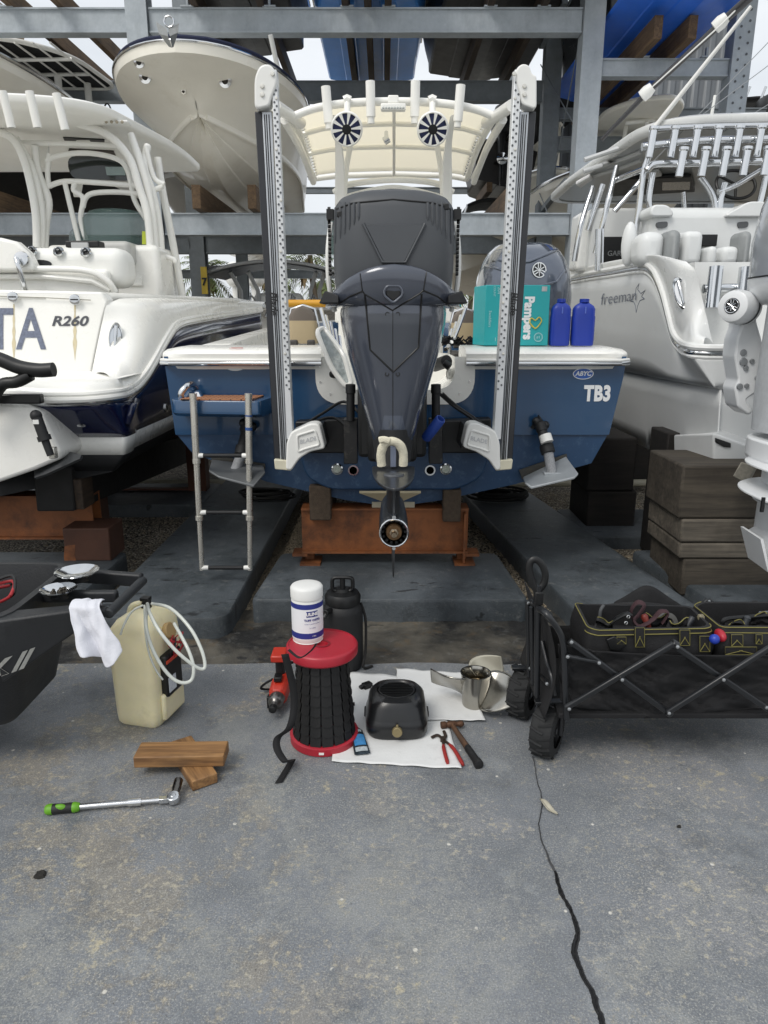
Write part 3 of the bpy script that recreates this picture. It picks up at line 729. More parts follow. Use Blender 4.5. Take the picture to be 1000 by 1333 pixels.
mb = MB(); kc = ic+V((.0, -.124, .042)); mb.lathe([(.014, 0), (.019, .004), (.0195, .016), (.017, .02), (0, .021)], kc, (0, -1, .15), 24); mb.box(kc+V((0, -.012, .022)), (.008, .008, .018)); mb.build('knob', mat('brass_knob', '#8a7d5c', .45, metal=.5), ish, bevel=.001)
for s in (-1, 1):
    mb = MB(); mb.box(ic+V((.118*s, .03, .03)), (.014, .05, .02)); mb.build('mounting_lug', BLK, ish, bevel=.003)
# ---- grease tube
g0, g1 = on(464, 953, .01), on(472, 983, .008)
tb = thing('grease_tube', 'flattened silver and blue tube of grease on the white mat', 'tube', (g0.x, g0.y, 0))
dvt = (g1-g0); Lt = dvt.length; dvt.normalize(); sdt = V((0, 0, 1)).cross(dvt)
def tring(t, hw, hh): return [g0+dvt*t+sdt*(hw*math.cos(2*PI*k/20))+V((0, 0, .004+hh*math.sin(2*PI*k/20)+hh*.3)) for k in range(20)]
mb = MB(); mb.loft([tring(0, .016, .012), tring(.012, .023, .013), tring(Lt*.6, .027, .010), tring(Lt*.95, .0285, .004), tring(Lt, .0285, .002)])
mb.build('tube_body', mat('tube_foil', '#3f4a52', .3, metal=.6, var=.3, vs=50), tb)
bt = mb.surf()
def tdecal(y0, y1, m, nm, hw=.025):
    d = MB(); rows = []
    for i in range(5):
        t = y0+(y1-y0)*i/4; row = []
        for k in range(9):
            s = -hw+2*hw*k/8; o = g0+dvt*t+sdt*s+V((0, 0, .1)); h = bt.ray_cast(o, V((0, 0, -1)))[0]
            row.append((h if h else o-V((0, 0, .09)))+V((0, 0, .0008)))
        rows.append(row)
    d.loft(rows, closed=False); d.build(nm, m, tb)
tdecal(Lt*.30, Lt*.72, mat('tube_blue', '#3d7fb4', .4, var=.25, vs=60), 'blue_panel', .021)
tdecal(Lt*.78, Lt*.93, mat('tube_silver', '#aab2b6', .35, var=.3, vs=120), 'print_panel', .022)
tdecal(Lt*.1, Lt*.2, MATS['tube_silver'], 'print_panel', .015)
mb = MB(); mb.cyl(g0-dvt*.014+V((0, 0, .006)), g0+V((0, 0, .007)), .011, seg=14); mb.build('cap', BLK, tb)
# ---- small bits on the mat
bl = on(459, 920, .01); mb = MB(); mb.beam(bl+V((-.003, -.022, 0)), bl+V((.0, .022, 0)), .010, .010); mb.box(bl+V((0, .016, .003)), (.017, .008, .014)); mb.box(bl+V((-.002, -.016, .003)), (.017, .008, .014))
tag(mb.build('fastener', BLK, bevel=.002), 'small black plastic fastener on the white mat', 'fastener')
bl = on(478, 892, .015); mb = MB(); mb.box(bl, (.04, .03, .022), Matrix.Rotation(R(35), 3, 'Z')); mb.cyl(bl+V((-.01, 0, 0)), bl+V((-.03, -.015, -.006)), .011)
tag(mb.build('connector', BLK, bevel=.003), 'black connector block beside the sprayer on the mat edge', 'connector')
# ---- stainless propeller standing on its hub
pp = on(625, 932, 0); pp = V((pp.x-.012, pp.y+.075, .01))
prop = thing('boat_propeller', 'stainless steel boat propeller standing on end on the white mat', 'propeller', pp)
PROPM = mat('propeller_steel', '#aaa79f', .2, metal=1., var=.12, vs=8, dirt=('#6f6a60', .35, 6))
hubr = .052
mb = MB(); mb.lathe([(hubr-.01, 0), (hubr-.002, 0), (hubr, .01), (hubr+.001, .07), (hubr+.007, .125), (hubr+.01, .14), (hubr+.004, .14), (hubr-.004, .12), (hubr-.006, .01)], pp, seg=40, cap=False); mb.build('hub', PROPM, prop)
mb = MB(); mb.lathe([(.028, .01), (.028, .1), (.016, .1), (.016, .02)], pp, seg=24, cap=False)
for k in range(3): a = 2*PI*k/3; mb.beam(pp+V((.02*math.cos(a), .02*math.sin(a), .05)), pp+V((.047*math.cos(a), .047*math.sin(a), .05)), .006, .08)
mb.build('inner_hub', mat('hub_brass', '#77684c', .4, metal=.9), prop)
def blade(ang, m, nm, scale=1.):
    mb = MB()
    def fn(u, v):
        r_ = hubr-.004+u*.135*scale
        wd = (.52+.62*math.sin(PI*min(1, u*.80+.12))**1.0)*(1-.8*u**3)
        a = ang+(v-.5)*wd*1.5*(hubr+.05)/(r_+.02)-u*.25
        zz = .07+(v-.5)*.125*(1-.45*u**3)+u*.03
        return pp+V((r_*math.cos(a), r_*math.sin(a), zz))
    mb.grid(fn, 14, 14); mb.build(nm, m, prop, solid=.0045)
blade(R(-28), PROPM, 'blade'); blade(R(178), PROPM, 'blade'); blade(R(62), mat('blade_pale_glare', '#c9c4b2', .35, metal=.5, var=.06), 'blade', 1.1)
# ---- pliers
PLM = mat('rusty_tool_steel', '#4c4039', .5, metal=.7, var=.3, vs=30)
jt = on(577, 963, .012)
pl = thing('pliers', 'rusty pliers with red handles lying on the mat', 'pliers', (jt.x, jt.y, 0))
mb = MB(); mb.tube(cr([on(562, 960, .012), on(570, 957, .014), jt, ], 5), [.006]*5+[.006]*5+[.008], 8, flat=.7); mb.tube(cr([on(578, 952, .012), on(580, 958, .014), jt], 5), .0065, 8, flat=.7); mb.cyl(jt-V((0, 0, .006)), jt+V((0, 0, .009)), .011, seg=14); mb.build('jaws', PLM, pl)
RH = mat('red_handle', '#8f2420', .5, var=.15, vs=30)
for a in ([jt, on(578, 975, .012), on(583, 994, .009)], [jt, on(590, 974, .014), on(603, 996, .009)]):
    q = cr(a, 6); mb = MB(); mb.tube(q[:7], .0048, 8); mb.build('shank', PLM, pl)
    mb = MB(); mb.tube(q[4:], [.005]+[.007]*(len(q)-6)+[.005], 10); mb.build('handle', RH, pl)
# ---- hammer
h0, h1 = on(588, 943, .02), on(624, 996, .014)
hm = thing('hammer', 'old ball peen hammer with black taped handle at the mat edge', 'hammer', (h0.x, h0.y, 0))
dh = (h1-h0).normalized(); Lh = (h1-h0).length
mb = MB(); hx = V((1, .12, .0)).normalized(); mb.lathe([(.011, -.042), (.0135, -.04), (.0135, -.024), (.010, -.018), (.0125, -.012), (.0125, .012), (.009, .018), (.010, .026), (.013, .034), (.011, .043), (.004, .048)], h0, hx, 18); mb.build('head', mat('rusty_hammer_head', '#5b402f', .6, metal=.5, var=.3, vs=30, bump=.4), hm)
mb = MB(); mb.tube([h0+dh*(Lh*t) for t in (0, .1, .3, .5, .6)], [.008, .0085, .0095, .0105, .011], 12, flat=1.3); mb.build('handle', wood('hammer_handle', '#4d3422', '#6b4b31', 1, 30), hm)
mb = MB(); mb.tube([h0+dh*(Lh*t) for t in (.58, .6, .75, .9, .93, 1., 1.01)], [.010, .0125, .0128, .0132, .016, .0165, .012], 14, flat=1.2); mb.build('taped_grip', mat('black_tape', '#161617', .6, bump=.6, bs=120), hm)
# =================================================================== BLUE CENTRE BOAT
TY = 4.0
bb = thing('bay_boat', 'blue boat on the middle stand, with T-top and TB3 lettering on its transom', 'boat', (.055, TY, .45))
def T(px, py, dy=0): return at(px, py, TY+dy)
notch = fillet([T(411, 460), T(411, 524), T(618, 524), T(618, 460)], [0, .14, .14, 0], 8)
notch = [T(411, 466)]+notch[8:-8] if False else [T(411, 464)]+[p for p in fillet([T(411, 440), T(411, 524), T(618, 524), T(618, 440)], [0, .14, .14, 0], 8) if p.z < T(411, 464).z]+[T(618, 464)]
up = [T(213, 464)]+notch+[T(816, 464), T(812, 490), T(793, 566), T(228.5, 566), T(217, 490)]
mb = MB(); mb.prism(up, (0, .05, 0)); mb.build('transom', BLUE, bb, angle=30)
low = [T(229, 564, .012), T(792, 564, .012), T(770, 603, .012), T(672, 630, .012), T(575, 651, .012), T(512, 660, .012), T(450, 651, .012), T(347, 627, .012), T(250, 589, .012)]
mb = MB(); mb.prism(low, (0, .05, 0)); mb.build('lower_transom', BLUEL, bb)
pod = fillet([T(388, 582, -.06), T(640, 582, -.06), T(628, 622, -.06), T(596, 638, -.06), T(430, 638, -.06), T(398, 622, -.06)], .06, 5)
mb = MB(); mb.prism(pod, (0, .085, 0)); mb.build('transom_bracket', BLUEL, bb, bevel=.012, bseg=3)
# hull sides and bottom running forward
def hullsec(f):
    s = 1-max(0, f-.45)**2*2.6; kz = .42*max(0, f-.55)**2*3; sh = f*.22
    c = .055
    P = [(816, 464), (793, 566), (770, 603), (512, 660), (250, 589), (229, 566), (213, 464)]
    out = []
    for i, (a, b) in enumerate(P):
        p = T(a, b); x = c+(p.x-c)*max(.04, s); y = TY+.055+6.3*f
        z = p.z+(sh if i in (0, 6) else sh*.6 if i in (1, 5) else kz)
        out.append(V((x, y, z)))
    return out
mb = MB(); mb.loft([hullsec(i/14) for i in range(15)], closed=False); mb.build('hull', BLUE, bb, solid=.02)
# gunwale cap: stern pieces and side decks
def capsec(x, y0=0, end=0): return [V((x, TY+a+y0, z)) for a, z in ((-.03, 1.298), (-.045, 1.305), (-.05, 1.335), (-.03, 1.352), (.05, 1.366), (.30, 1.372), (.36, 1.36), (.36, 1.25), (.0, 1.25))]
XL, XR = T(208, 455).x, T(821, 455).x
xl2, xr2 = T(419, 460).x, T(606, 460).x
for a, b in ((XL, xl2), (xr2, XR)):
    mb = MB(); n = 10; rings = []
    for i in range(n+1):
        t = i/n; x = a+(b-a)*t
        e = 0
        if a == XL and t < .12: e = (.12-t)/.12
        if b == XR and t > .88: e = (t-.88)/.12
        rings.append([V((p.x, p.y+.09*e*e, p.z-.012*e*e)) for p in capsec(x)])
    mb.loft(rings); mb.build('gunwale_cap', GEL, bb, angle=50)
    mb = MB(); mb.tube([V((x, TY-.045+(.07 if (x == XL or x == XR) else 0), 1.285)) for x in ((a, a+.06, b-.06, b))], .016, 10); mb.build('rub_rail', CHROME, bb)
    mb = MB(); mb.tube([V((x, TY-.052+(.07 if (x == XL or x == XR) else 0), 1.30)) for x in ((a, a+.06, b-.06, b))], .010, 10); mb.build('rail_insert', WPL, bb)
for X0, s in ((XL, 1), (XR, -1)):
    mb = MB(); rings = []
    for i in range(12):
        f = i/11; hs = hullsec(f); p = hs[6] if s > 0 else hs[0]
        rings.append([p+V((-.03*s, .3, -.05)), p+V((-.035*s, .3, -.005)), p+V((.03*s, .3, .02)), p+V((.22*s*max(.1, 1-f*.7), .3, .025)), p+V((.24*s*max(.1, 1-f*.7), .3, -.25))])
    mb.loft(rings, closed=False); mb.build('side_deck', GEL, bb, solid=.012)
mb = MB(); mb.grid(lambda u, v: V((.055+(u-.5)*2.3*(1-max(0, v-.4)**2*2), TY+.1+5.8*v, 1.0+.1*v)), 6, 10); mb.build('cockpit_floor', GEL, bb, solid=.02)
# splash well
U_out = [T(411, 464)]+[p for p in fillet([T(411, 440), T(411, 526), T(618, 526), T(618, 440)], [0, .16, .16, 0], 8) if p.z < T(411, 464).z]+[T(618, 464)]
U_in = [T(437, 464)]+[p for p in fillet([T(437, 440), T(437, 507), T(592, 507), T(592, 440)], [0, .12, .12, 0], 8) if p.z < T(437, 464).z]+[T(592, 464)]
def dy(L, y): return [V((p.x, p.y+y, p.z)) for p in L]
mb = MB(); mb.loft([dy(U_out, -.004), dy(U_out, -.016), dy(U_in, -.018), dy(U_in, .02), dy(U_in, .45)], closed=False); mb.build('splash_well', GEL, bb, angle=30)
wl = MB(); wl.poly(dy(U_in, .45)); wl.build('well_back', GEL, bb)
for a, b in ((417, 476), (417, 497), (430, 513), (612, 474), (611, 497), (598, 513)):
    mb = MB(); mb.lathe([(.0, -.002), (.007, -.002), (.006, .004), (0, .004)], T(a, b, -.017), (0, -1, 0), 10); mb.build('screw', CHROME, bb)
# clear livewell lid leaning against the well, white frame
lid = fillet([at(412, 431, 3.96), at(421, 426, 4.02), at(448, 462, 3.9), at(458, 500, 3.86), at(450, 503, 3.85), at(432, 480, 3.88)], .05, 5)
mb = MB(); mb.tube(lid, .014, 8, closed=True); mb.build('lid_frame', GEL, bb)
mb = MB(); mb.prism(lid, (0, .01, 0)); mb.build('lid_glass', mat('clear_plastic', '#b9c2c2', .1, var=.35, vs=40, alpha=.55, bump=.8, bs=60), bb)
mb = MB()
for i in range(9): mb.lathe([(.028, -.004), (.034, 0), (.028, .004)], T(583+i*2.1, 487-i*.3, .08), (1, .1, 0), 16, cap=False)
mb.build('corrugated_hose', GEL, bb)
mb = MB(); mb.cyl(T(566, 476, .1), T(582, 470, -.03), .035, seg=16); mb.cyl(T(578, 472, -.04), T(586, 478, -.05), .022); mb.build('hose_fitting', BLK, bb, bevel=.004)
mb = MB(); mb.cyl(T(432, 487, .0), T(446, 486, -.05), .024, seg=14); mb.build('hose_fitting', BLK, bb, bevel=.004)
# seats in the cockpit
def seat(px, w, Y, y0, y1):
    c = at(px, y1, Y); h = at(px, y0, Y).z-c.z; hw = w*.5*(Y*.966)/FPX
    for nm, m, a, b in (('seat_back', TANV, 0, .62), ('seat_headrest', BRV, .62, 1)):
        rings = []
        for i in range(9):
            t = a+(b-a)*i/8; ww = hw*(1 if t < .6 else math.sqrt(max(.03, 1-((t-.6)/.41)**2)))
            rings.append([c+V((ww*math.copysign(abs(math.cos(q))**.5, math.cos(q)), .05*math.copysign(abs(math.sin(q))**.5, math.sin(q)), h*t)) for q in [2*PI*k/20 for k in range(20)]])
        mb = MB(); mb.loft(rings); mb.build(nm, m, bb, angle=60)
    mb = MB(); mb.tube([c+V((-hw*1.04, .03, -.1)), c+V((-hw*1.05, .03, h*.5)), c+V((-hw*.8, .03, h*.93)), c+V((0, .03, h*1.03)), c+V((hw*.8, .03, h*.93)), c+V((hw*1.05, .03, h*.5)), c+V((hw*1.04, .03, -.1))], .012, 8); mb.build('seat_frame', CHROME, bb)
    mb = MB(); mb.box(c+V((-hw*.6, -.05, .0)), (.05, .04, .05)); mb.box(c+V((hw*.6, -.05, .0)), (.05, .04, .05)); mb.box(c+V((0, .1, -.2)), (hw*1.9, .4, .3)); mb.build('seat_base', mat('seat_base_grey', '#4a4744', .6), bb, bevel=.01)
seat(395, 37, 4.75, 399, 447); seat(604, 34, 4.8, 403, 448)
mb = MB(); mb.cyl(at(372, 395, 5.2), at(428, 395, 5.2), .026, seg=14); yb = mb.build('boat_pole', YEL); tag(yb, 'yellow padded pole lying across the seats of the blue boat', 'pole')
mb = MB()
random.seed(4)
for i in range(60):
    x = random.uniform(576, 622); y = random.uniform(441, 449); p = at(x, y+1, 4.42); mb.tube([p, p+V((random.uniform(-.03, .03), random.uniform(-.02, .02), .025)), p+V((random.uniform(-.06, .06), 0, .0))], .006, 5)
tag(mb.build('fuzzy_mat', FABB), 'black fuzzy rope mat bunched on the gunwale beside the motor', 'mat')
# small fittings seen past the seats
mb = MB()
for i in range(5): mb.tube([at(418+i*6, 402+i*9, 4.6), at(424+i*5, 425+i*9, 4.5), at(430+i*4, 440+i*10, 4.4)], .012, 8)
mb.build('cockpit_rail', CHROME, bb)
mb = MB()
for i in range(4): mb.tube([at(606-i*6, 402+i*9, 4.6), at(598-i*5, 425+i*9, 4.5), at(592-i*4, 440+i*5, 4.4)], .012, 8)
mb.build('cockpit_rail', CHROME, bb)
# centre console body
mb = MB(); mb.loft([[V((.055+x*k, 6.1+y, z)) for x, y in ((-.42, -.35), (.42, -.35), (.38, .5), (-.38, .5))] for z, k in ((1.0, 1), (1.9, 1), (2.05, .9))]); mb.build('console', GEL, bb, bevel=.05)
mb = MB(); mb.grid(lambda u, v: V((.055+(u-.5)*1.05, 6.0+.35*(2*u-1)**2+.12*v, 2.02+.42*v*(1-.25*(2*u-1)**2))), 12, 6); mb.build('windscreen', GLASS, bb)
mb = MB(); mb.tube(cr([at(435, 250, 5.9), at(455, 240, 5.85), at(512, 234, 5.8), at(565, 238, 5.85), at(590, 250, 5.9)], 6), .022, 10); mb.tube(cr([at(440, 258, 5.9), at(512, 243, 5.82), at(585, 258, 5.9)], 8), .014, 8); mb.build('windscreen_rail', WPC, bb)
# swim step with teak pad
zs = T(300, 522, -.28).z
stp = fillet([V((T(229, 520).x+.03, TY+.0, zs)), V((T(232, 520).x+.02, TY-.24, zs)), V((T(350, 520).x, TY-.30, zs)), V((T(360, 520).x, TY+.0, zs))], [0, .07, .03, 0], 6)
mb = MB(); mb.loft([[p-V((0, 0, .06))*1+V((0, 0.05, -.03)) for p in stp], [p+V((0, 0, -.07)) for p in stp], [p+V((0, 0, -.012)) for p in stp], [p+V((0, .006, 0)) for p in stp]]); mb.build('swim_step', BLUE, bb, bevel=.008)
tk = fillet([V((T(256, 520).x, TY-.03, zs+.001)), V((T(250, 520).x, TY-.25, zs+.001)), V((T(338, 520).x, TY-.265, zs+.001)), V((T(346, 520).x, TY-.03, zs+.001))], .02, 4)
def teak():
    m = bpy.data.materials.new('teak_foam'); n = NT(m); wv = n.new('ShaderNodeTexBrick'); wv.inputs['Scale'].default_value = 9; wv.inputs['Mortar Size'].default_value = .03
    wv.inputs['Color1'].default_value = lin('#b07a55'); wv.inputs['Color2'].default_value = lin('#a8714d'); wv.inputs['Mortar'].default_value = lin('#241a14')
    n.link(n.tc.outputs['Object'], wv.inputs['Vector']); n.link(wv.outputs['Color'], n.b.inputs['Base Color']); n.b.inputs['Roughness'].default_value = .8; return m
mb = MB(); mb.prism(tk, (0, 0, .006)); mb.build('teak_pad', teak(), bb)
mb = MB(); mb.tube(cr([at(237, 522, 3.85), at(236, 512, 3.84), at(243, 503, 3.86), at(251, 500, 3.92), at(256, 505, 3.96)], 6), .017, 10); mb.build('grab_handle', CHROME, bb)
mb = MB(); mb.loft([[T(238+i, 521, -.02) , T(243+i*.8, 507, -.02), T(262, 507, -.02), T(268, 520, -.02)] for i in (0,)]+[[T(238, 521, -.13), T(244, 508, -.1), T(260, 508, -.1), T(266, 521, -.13)]]); mb.build('handle_pad', BLUE, bb, bevel=.01)
# boarding ladder
LY = TY-.29
for (x0, x1) in ((251.5, 263), (323.5, 325.5)):
    a, b = at(x0, 517, LY), at(x1, 742, LY)
    L = lambda t: a+(b-a)*t
    mb = MB(); mb.cyl(L(0), L(.36), .0185, seg=16); mb.cyl(L(.34), L(.69), .0160, seg=16); mb.cyl(L(.68), L(1), .0132, seg=16)
    for t in (.355, .685): mb.cyl(L(t-.012), L(t+.012), .021, seg=16)
    mb.cyl(L(-.02), L(.005), .02, seg=14)
    mb.build('ladder_rail', STEELW, bb)
for y, xa, xb in ((593, 256, 324), (667, 260, 325), (739, 263, 326)):
    a, b = at(xa, y, LY), at(xb, y, LY)
    mb = MB(); mb.cyl(a, b, .0115, seg=12); mb.build('rung', BLKM, bb)
    mb = MB(); mb.lathe([(.014, 0), (.013, .03), (.008, .05)], a, (b-a), 12); mb.lathe([(.014, 0), (.013, .03), (.008, .05)], b, (a-b), 12); mb.build('rung_ferrule', WPL, bb)
for ya, yb_ in ((556, 560), (540, 542)): mb = MB(); mb.cyl(at(324, ya, LY), at(324, yb_, LY), .0195); mb.build('ladder_tape', mat('blue_tape', '#31548f', .5), bb)
# trim tabs
TABM = mat('grey_trim_tab', '#a4a9ac', .45, metal=.3, var=.1, vs=12)
def tab(plate, dark, a0, a1, a2, nm='trim_tab', m=TABM):
    mb = MB(); mb.prism(plate, (0, 0, -.012)); mb.build('trim_tab', m, bb, bevel=.003)
    mb = MB(); mb.prism(dark, (0, .012, 0)); mb.build('tab_hinge', mat('dark_hinge', '#4a4945', .6, metal=.3, dirt=('#8a7a5c', .3, 30)), bb)
    mb = MB(); d = (a1-a0).normalized(); mb.cyl(a0, a0+d*.05, .034, .03, 16); mb.cyl(a0+d*.04, a1, .026, .034, 18); mb.cyl(a1-d*.05, a1, .039, .039, 18); mb.build('tab_actuator', BLKM, bb, bevel=.003)
    mb = MB(); mb.cyl(a1, a2, .0275, seg=18); mb.build('actuator_rod', mat('speckled_grey', '#8d8f92', .7, var=.3, vs=120), bb)
    mb = MB(); mb.box(a2+V((0, 0, .006)), (.10, .05, .02)); mb.build('actuator_foot', m, bb, bevel=.004)
    mb = MB(); mb.ball(a0+V((-.02, 0, .01)), .026); mb.ball(a0+V((.03, 0, -.01)), .024); mb.tube([a0+V((-.035, .02, -.03)), a0+V((-.01, 0, .035)), a0+V((.035, .02, -.03))], .015); mb.build('actuator_bracket', BLK, bb)
tab([at(681, 621, 3.97), at(737, 594, 3.97), at(753, 616, 3.72), at(748, 621, 3.70), at(692, 634, 3.70), at(684, 628, 3.72)], [at(676, 612, 3.985), at(738, 591, 3.985), at(739, 600, 3.985), at(680, 624, 3.985)],
    at(703, 551, 3.95), at(714, 590, 3.87), at(719, 618, 3.82))
mb = MB(); aa, b2 = at(709.5, 566.5, 3.88), at(712.5, 576, 3.86); mb.cyl(aa, b2, .0345, seg=18); mb.build('actuator_label', WPL, bb)
tab([at(276, 598, 3.97), at(343, 606, 3.97), at(345, 614, 3.75), at(330, 632, 3.68), at(285, 620, 3.70), at(272, 612, 3.74)], [at(275, 592, 3.985), at(345, 604, 3.985), at(345, 611, 3.985), at(275, 602, 3.985)],
    at(322, 553, 3.95), at(314, 592, 3.87), at(304, 618, 3.82), m=mat('dark_trim_tab', '#6d7072', .5, metal=.3))
# stern lights, drains and decals
for a in (439, 580.5):
    o = T(a, 610.5, -.062); mb = MB(); mb.lathe([(.0, 0), (.034, 0), (.033, .006), (.026, .009), (.022, .005), (0, .005)], o, (0, -1, 0), 24); mb.build('transom_light', CHROME, bb)
    mb = MB(); mb.lathe([(.021, .005), (.019, .009), (0, .01)], o, (0, -1, 0), 20); mb.build('light_lens', mat('light_lens', '#b9c0b4', .2, var=.3, vs=150), bb)
for a in (460, 560):
    o = T(a, 612, -.062); mb = MB(); mb.lathe([(.022, 0), (.030, 0), (.030, .008), (.022, .008), (.022, -.001)], o, (0, -1, 0), 24, cap=False); mb.build('drain_flange', CHROME, bb)
    mb = MB(); mb.lathe([(.023, .002), (0, .002)], o, (0, -1, 0), 20); mb.build('drain_bore', BLK, bb)
DW = mat('decal_white', '#e3e5e6', .4, var=.03)
t = text_mb('TB3', .115, bold=.0058, sx=.74, space=1.08); place(t, T(778, 513, -.003), (1, 0, 0), V((0, 0, 1))); t.build('lettering', DW, bb)
def ellipse(o, a, b, n=32): return [o+V((a*math.cos(2*PI*k/n), 0, b*math.sin(2*PI*k/n))) for k in range(n)]
mb = MB(); mb.poly(ellipse(T(759.5, 486.5, -.002), .058, .031)); mb.build('sticker', DW, bb)
mb = MB(); mb.poly(ellipse(T(759.5, 486.5, -.0035), .053, .027)); mb.build('sticker_field', mat('sticker_blue', '#2a5aa8', .4), bb)
t = text_mb('ABYC', .034, bold=.0012, shear=.2); place(t, T(759.5, 486.5, -.005), (1, 0, 0), (0, 0, 1)); t.build('lettering', DW, bb)
mb = MB(); mb.box(T(760, 477, -.003), (.125, .004, .012)); mb.build('name_plate', DW, bb)
mb = MB(); mb.poly(ellipse(T(306, 477, -.002), .056, .024)); mb.build('sticker', mat('sticker_silver', '#c3ccce', .3, metal=.2), bb)
t = text_mb('Sportsman', .02, bold=.0004, shear=.1); place(t, T(306, 476, -.004), (1, 0, 0), (0, 0, 1)); t.build('lettering', STAIN, bb)
for k in (0, 1):
    mb = MB(); mb.box((T(308, 455).x, TY-.01, 1.3645+k*.0), (.075-.01*k, .006, .0015)); mb.v = [p+V((0, .03*k, .002*k)) for p in mb.v]; mb.build('warning_stripe', mat('red_ink', '#b5423c', .5), bb)
# T-top
TT = [at(381, 152, 5.3), at(410, 141, 5.3), at(455, 134, 5.3), at(513, 132, 5.3), at(570, 134, 5.3), at(615, 141, 5.3), at(645, 152, 5.3)]
TF = [at(405, 233, 7.2), at(438, 229, 7.2), at(470, 228, 7.2), at(513, 227, 7.2), at(552, 228, 7.2), at(585, 229, 7.2), at(608, 233, 7.2)]
def can_fn(u, v):
    i = u*6; k = min(int(i), 5); f = i-k
    a = TT[k].lerp(TT[k+1], f); b = TF[k].lerp(TF[k+1], f); p = a.lerp(b, v)
    return p+V((0, 0, .06*math.sin(PI*v)))
CANV = mat('cream_canopy', '#f6f3e8', .7, var=.03, vs=3)
CANV.node_tree.nodes['Principled BSDF'].inputs['Transmission Weight'].default_value = .0
_t = CANV.node_tree; _tr = _t.nodes.new('ShaderNodeBsdfTranslucent'); _tr.inputs['Color'].default_value = lin('#fcf8ec'); _mx = _t.nodes.new('ShaderNodeMixShader'); _mx.inputs['Fac'].default_value = .78
_t.links.new(_t.nodes['Principled BSDF'].outputs[0], _mx.inputs[1]); _t.links.new(_tr.outputs[0], _mx.inputs[2]); _t.links.new(_mx.outputs[0], _t.nodes['Material Output'].inputs[0])
mb = MB(); mb.grid(lambda u, v: can_fn(.035+.93*u, .03+.94*v)+V((0, 0, .012)), 24, 16); ttop = mb.build('t_top_canopy', CANV, bb, solid=.004)
mb = MB(); per = cr([TT[0], *TT[1:-1], TT[-1]], 5); far = cr(TF, 4)[::-1]
sideR = [can_fn(1, t) for t in (.15, .35, .55, .75, .92)]; sideL = [can_fn(0, t) for t in (.92, .75, .55, .35, .15)]
mb.tube(fillet(per+sideR+far+sideL, .1, 3), .026, 10, closed=True)
mb.build('t_top_rim', WPC, bb)
for v in (.30, .62):
    mb = MB(); mb.tube([can_fn(t/12, v)-V((0, 0, .015)) for t in range(13)], .018, 8); mb.build('canopy_bow', WPC, bb)
mb = MB(); mb.tube([can_fn(.5, t/8)-V((0, 0, .012)) for t in range(9)], .014, 8); mb.build('canopy_spine', WPC, bb)
for u0, u1 in ((.0, .045), (1., .955)):
    mb = MB(); pts = [can_fn(u0 if i % 2 else u1, .06+.9*i/44) for i in range(45)]; mb.tube(pts, .006, 5); mb.build('lacing', WPL, bb)
for sx, X in ((-1, 0), (1, 0)):
    x = lambda p: p if sx < 0 else 1025-p
    mb = MB(); mb.tube(cr([at(x(408), 237, 7.0), at(x(392), 195, 6.1), at(x(370), 156, 5.25)], 5), .028, 10); mb.tube([at(x(410), 232, 7.1), at(x(375), 165, 5.4)], .02, 8); mb.build('side_rail', WPC, bb)
    mb = MB(); mb.tube([at(x(392), 160, 5.5), at(x(358), 137, 5.0)], .038, 14); mb.build('rod_holder', WPC, bb)
    # leg: flat panel with rounded edges
    L0 = [at(x(430), 150, 5.32), at(x(436), 185, 5.5), at(x(436), 250, 5.7), at(x(436), 330, 5.8), at(x(436), 420, 5.8)]
    L1 = [at(x(438), 148, 5.32), at(x(447), 200, 5.5), at(x(450), 250, 5.7), at(x(450), 330, 5.8), at(x(450), 420, 5.8)]
    mb = MB(); rings = [[a, b, b+V((0, .07, 0)), a+V((0, .07, 0))] for a, b in zip(cr(L0, 5), cr(L1, 5))]; mb.loft(rings); mb.build('t_top_leg', WPC, bb, bevel=.015)
    mb = MB(); mb.tube(cr([at(x(462), 158, 5.6), at(x(455), 195, 5.7), at(x(449), 240, 5.8), at(x(447), 330, 5.9)], 5), .022, 8); mb.build('leg_brace', WPC, bb)
for a, y0, y1, dx in ((424, 112, 160, 4), (482, 105, 152, 1), (541, 105, 152, -1), (600, 110, 158, -4)):
    p, q = at(a, y0, 5.22), at(a+dx, y1, 5.24)
    mb = MB(); mb.lathe([(.026, 0), (.031, .002), (.031, (q-p).length), (.024, (q-p).length)], p, q-p, 18, cap=False); mb.lathe([(.024, .0), (.024, .25), (0, .25)], p, q-p, 14, cap=False); mb.build('rod_holder', WPC, bb)
SPK = mat('speaker_dark_blue', '#2f3760', .6, var=.2, vs=50)
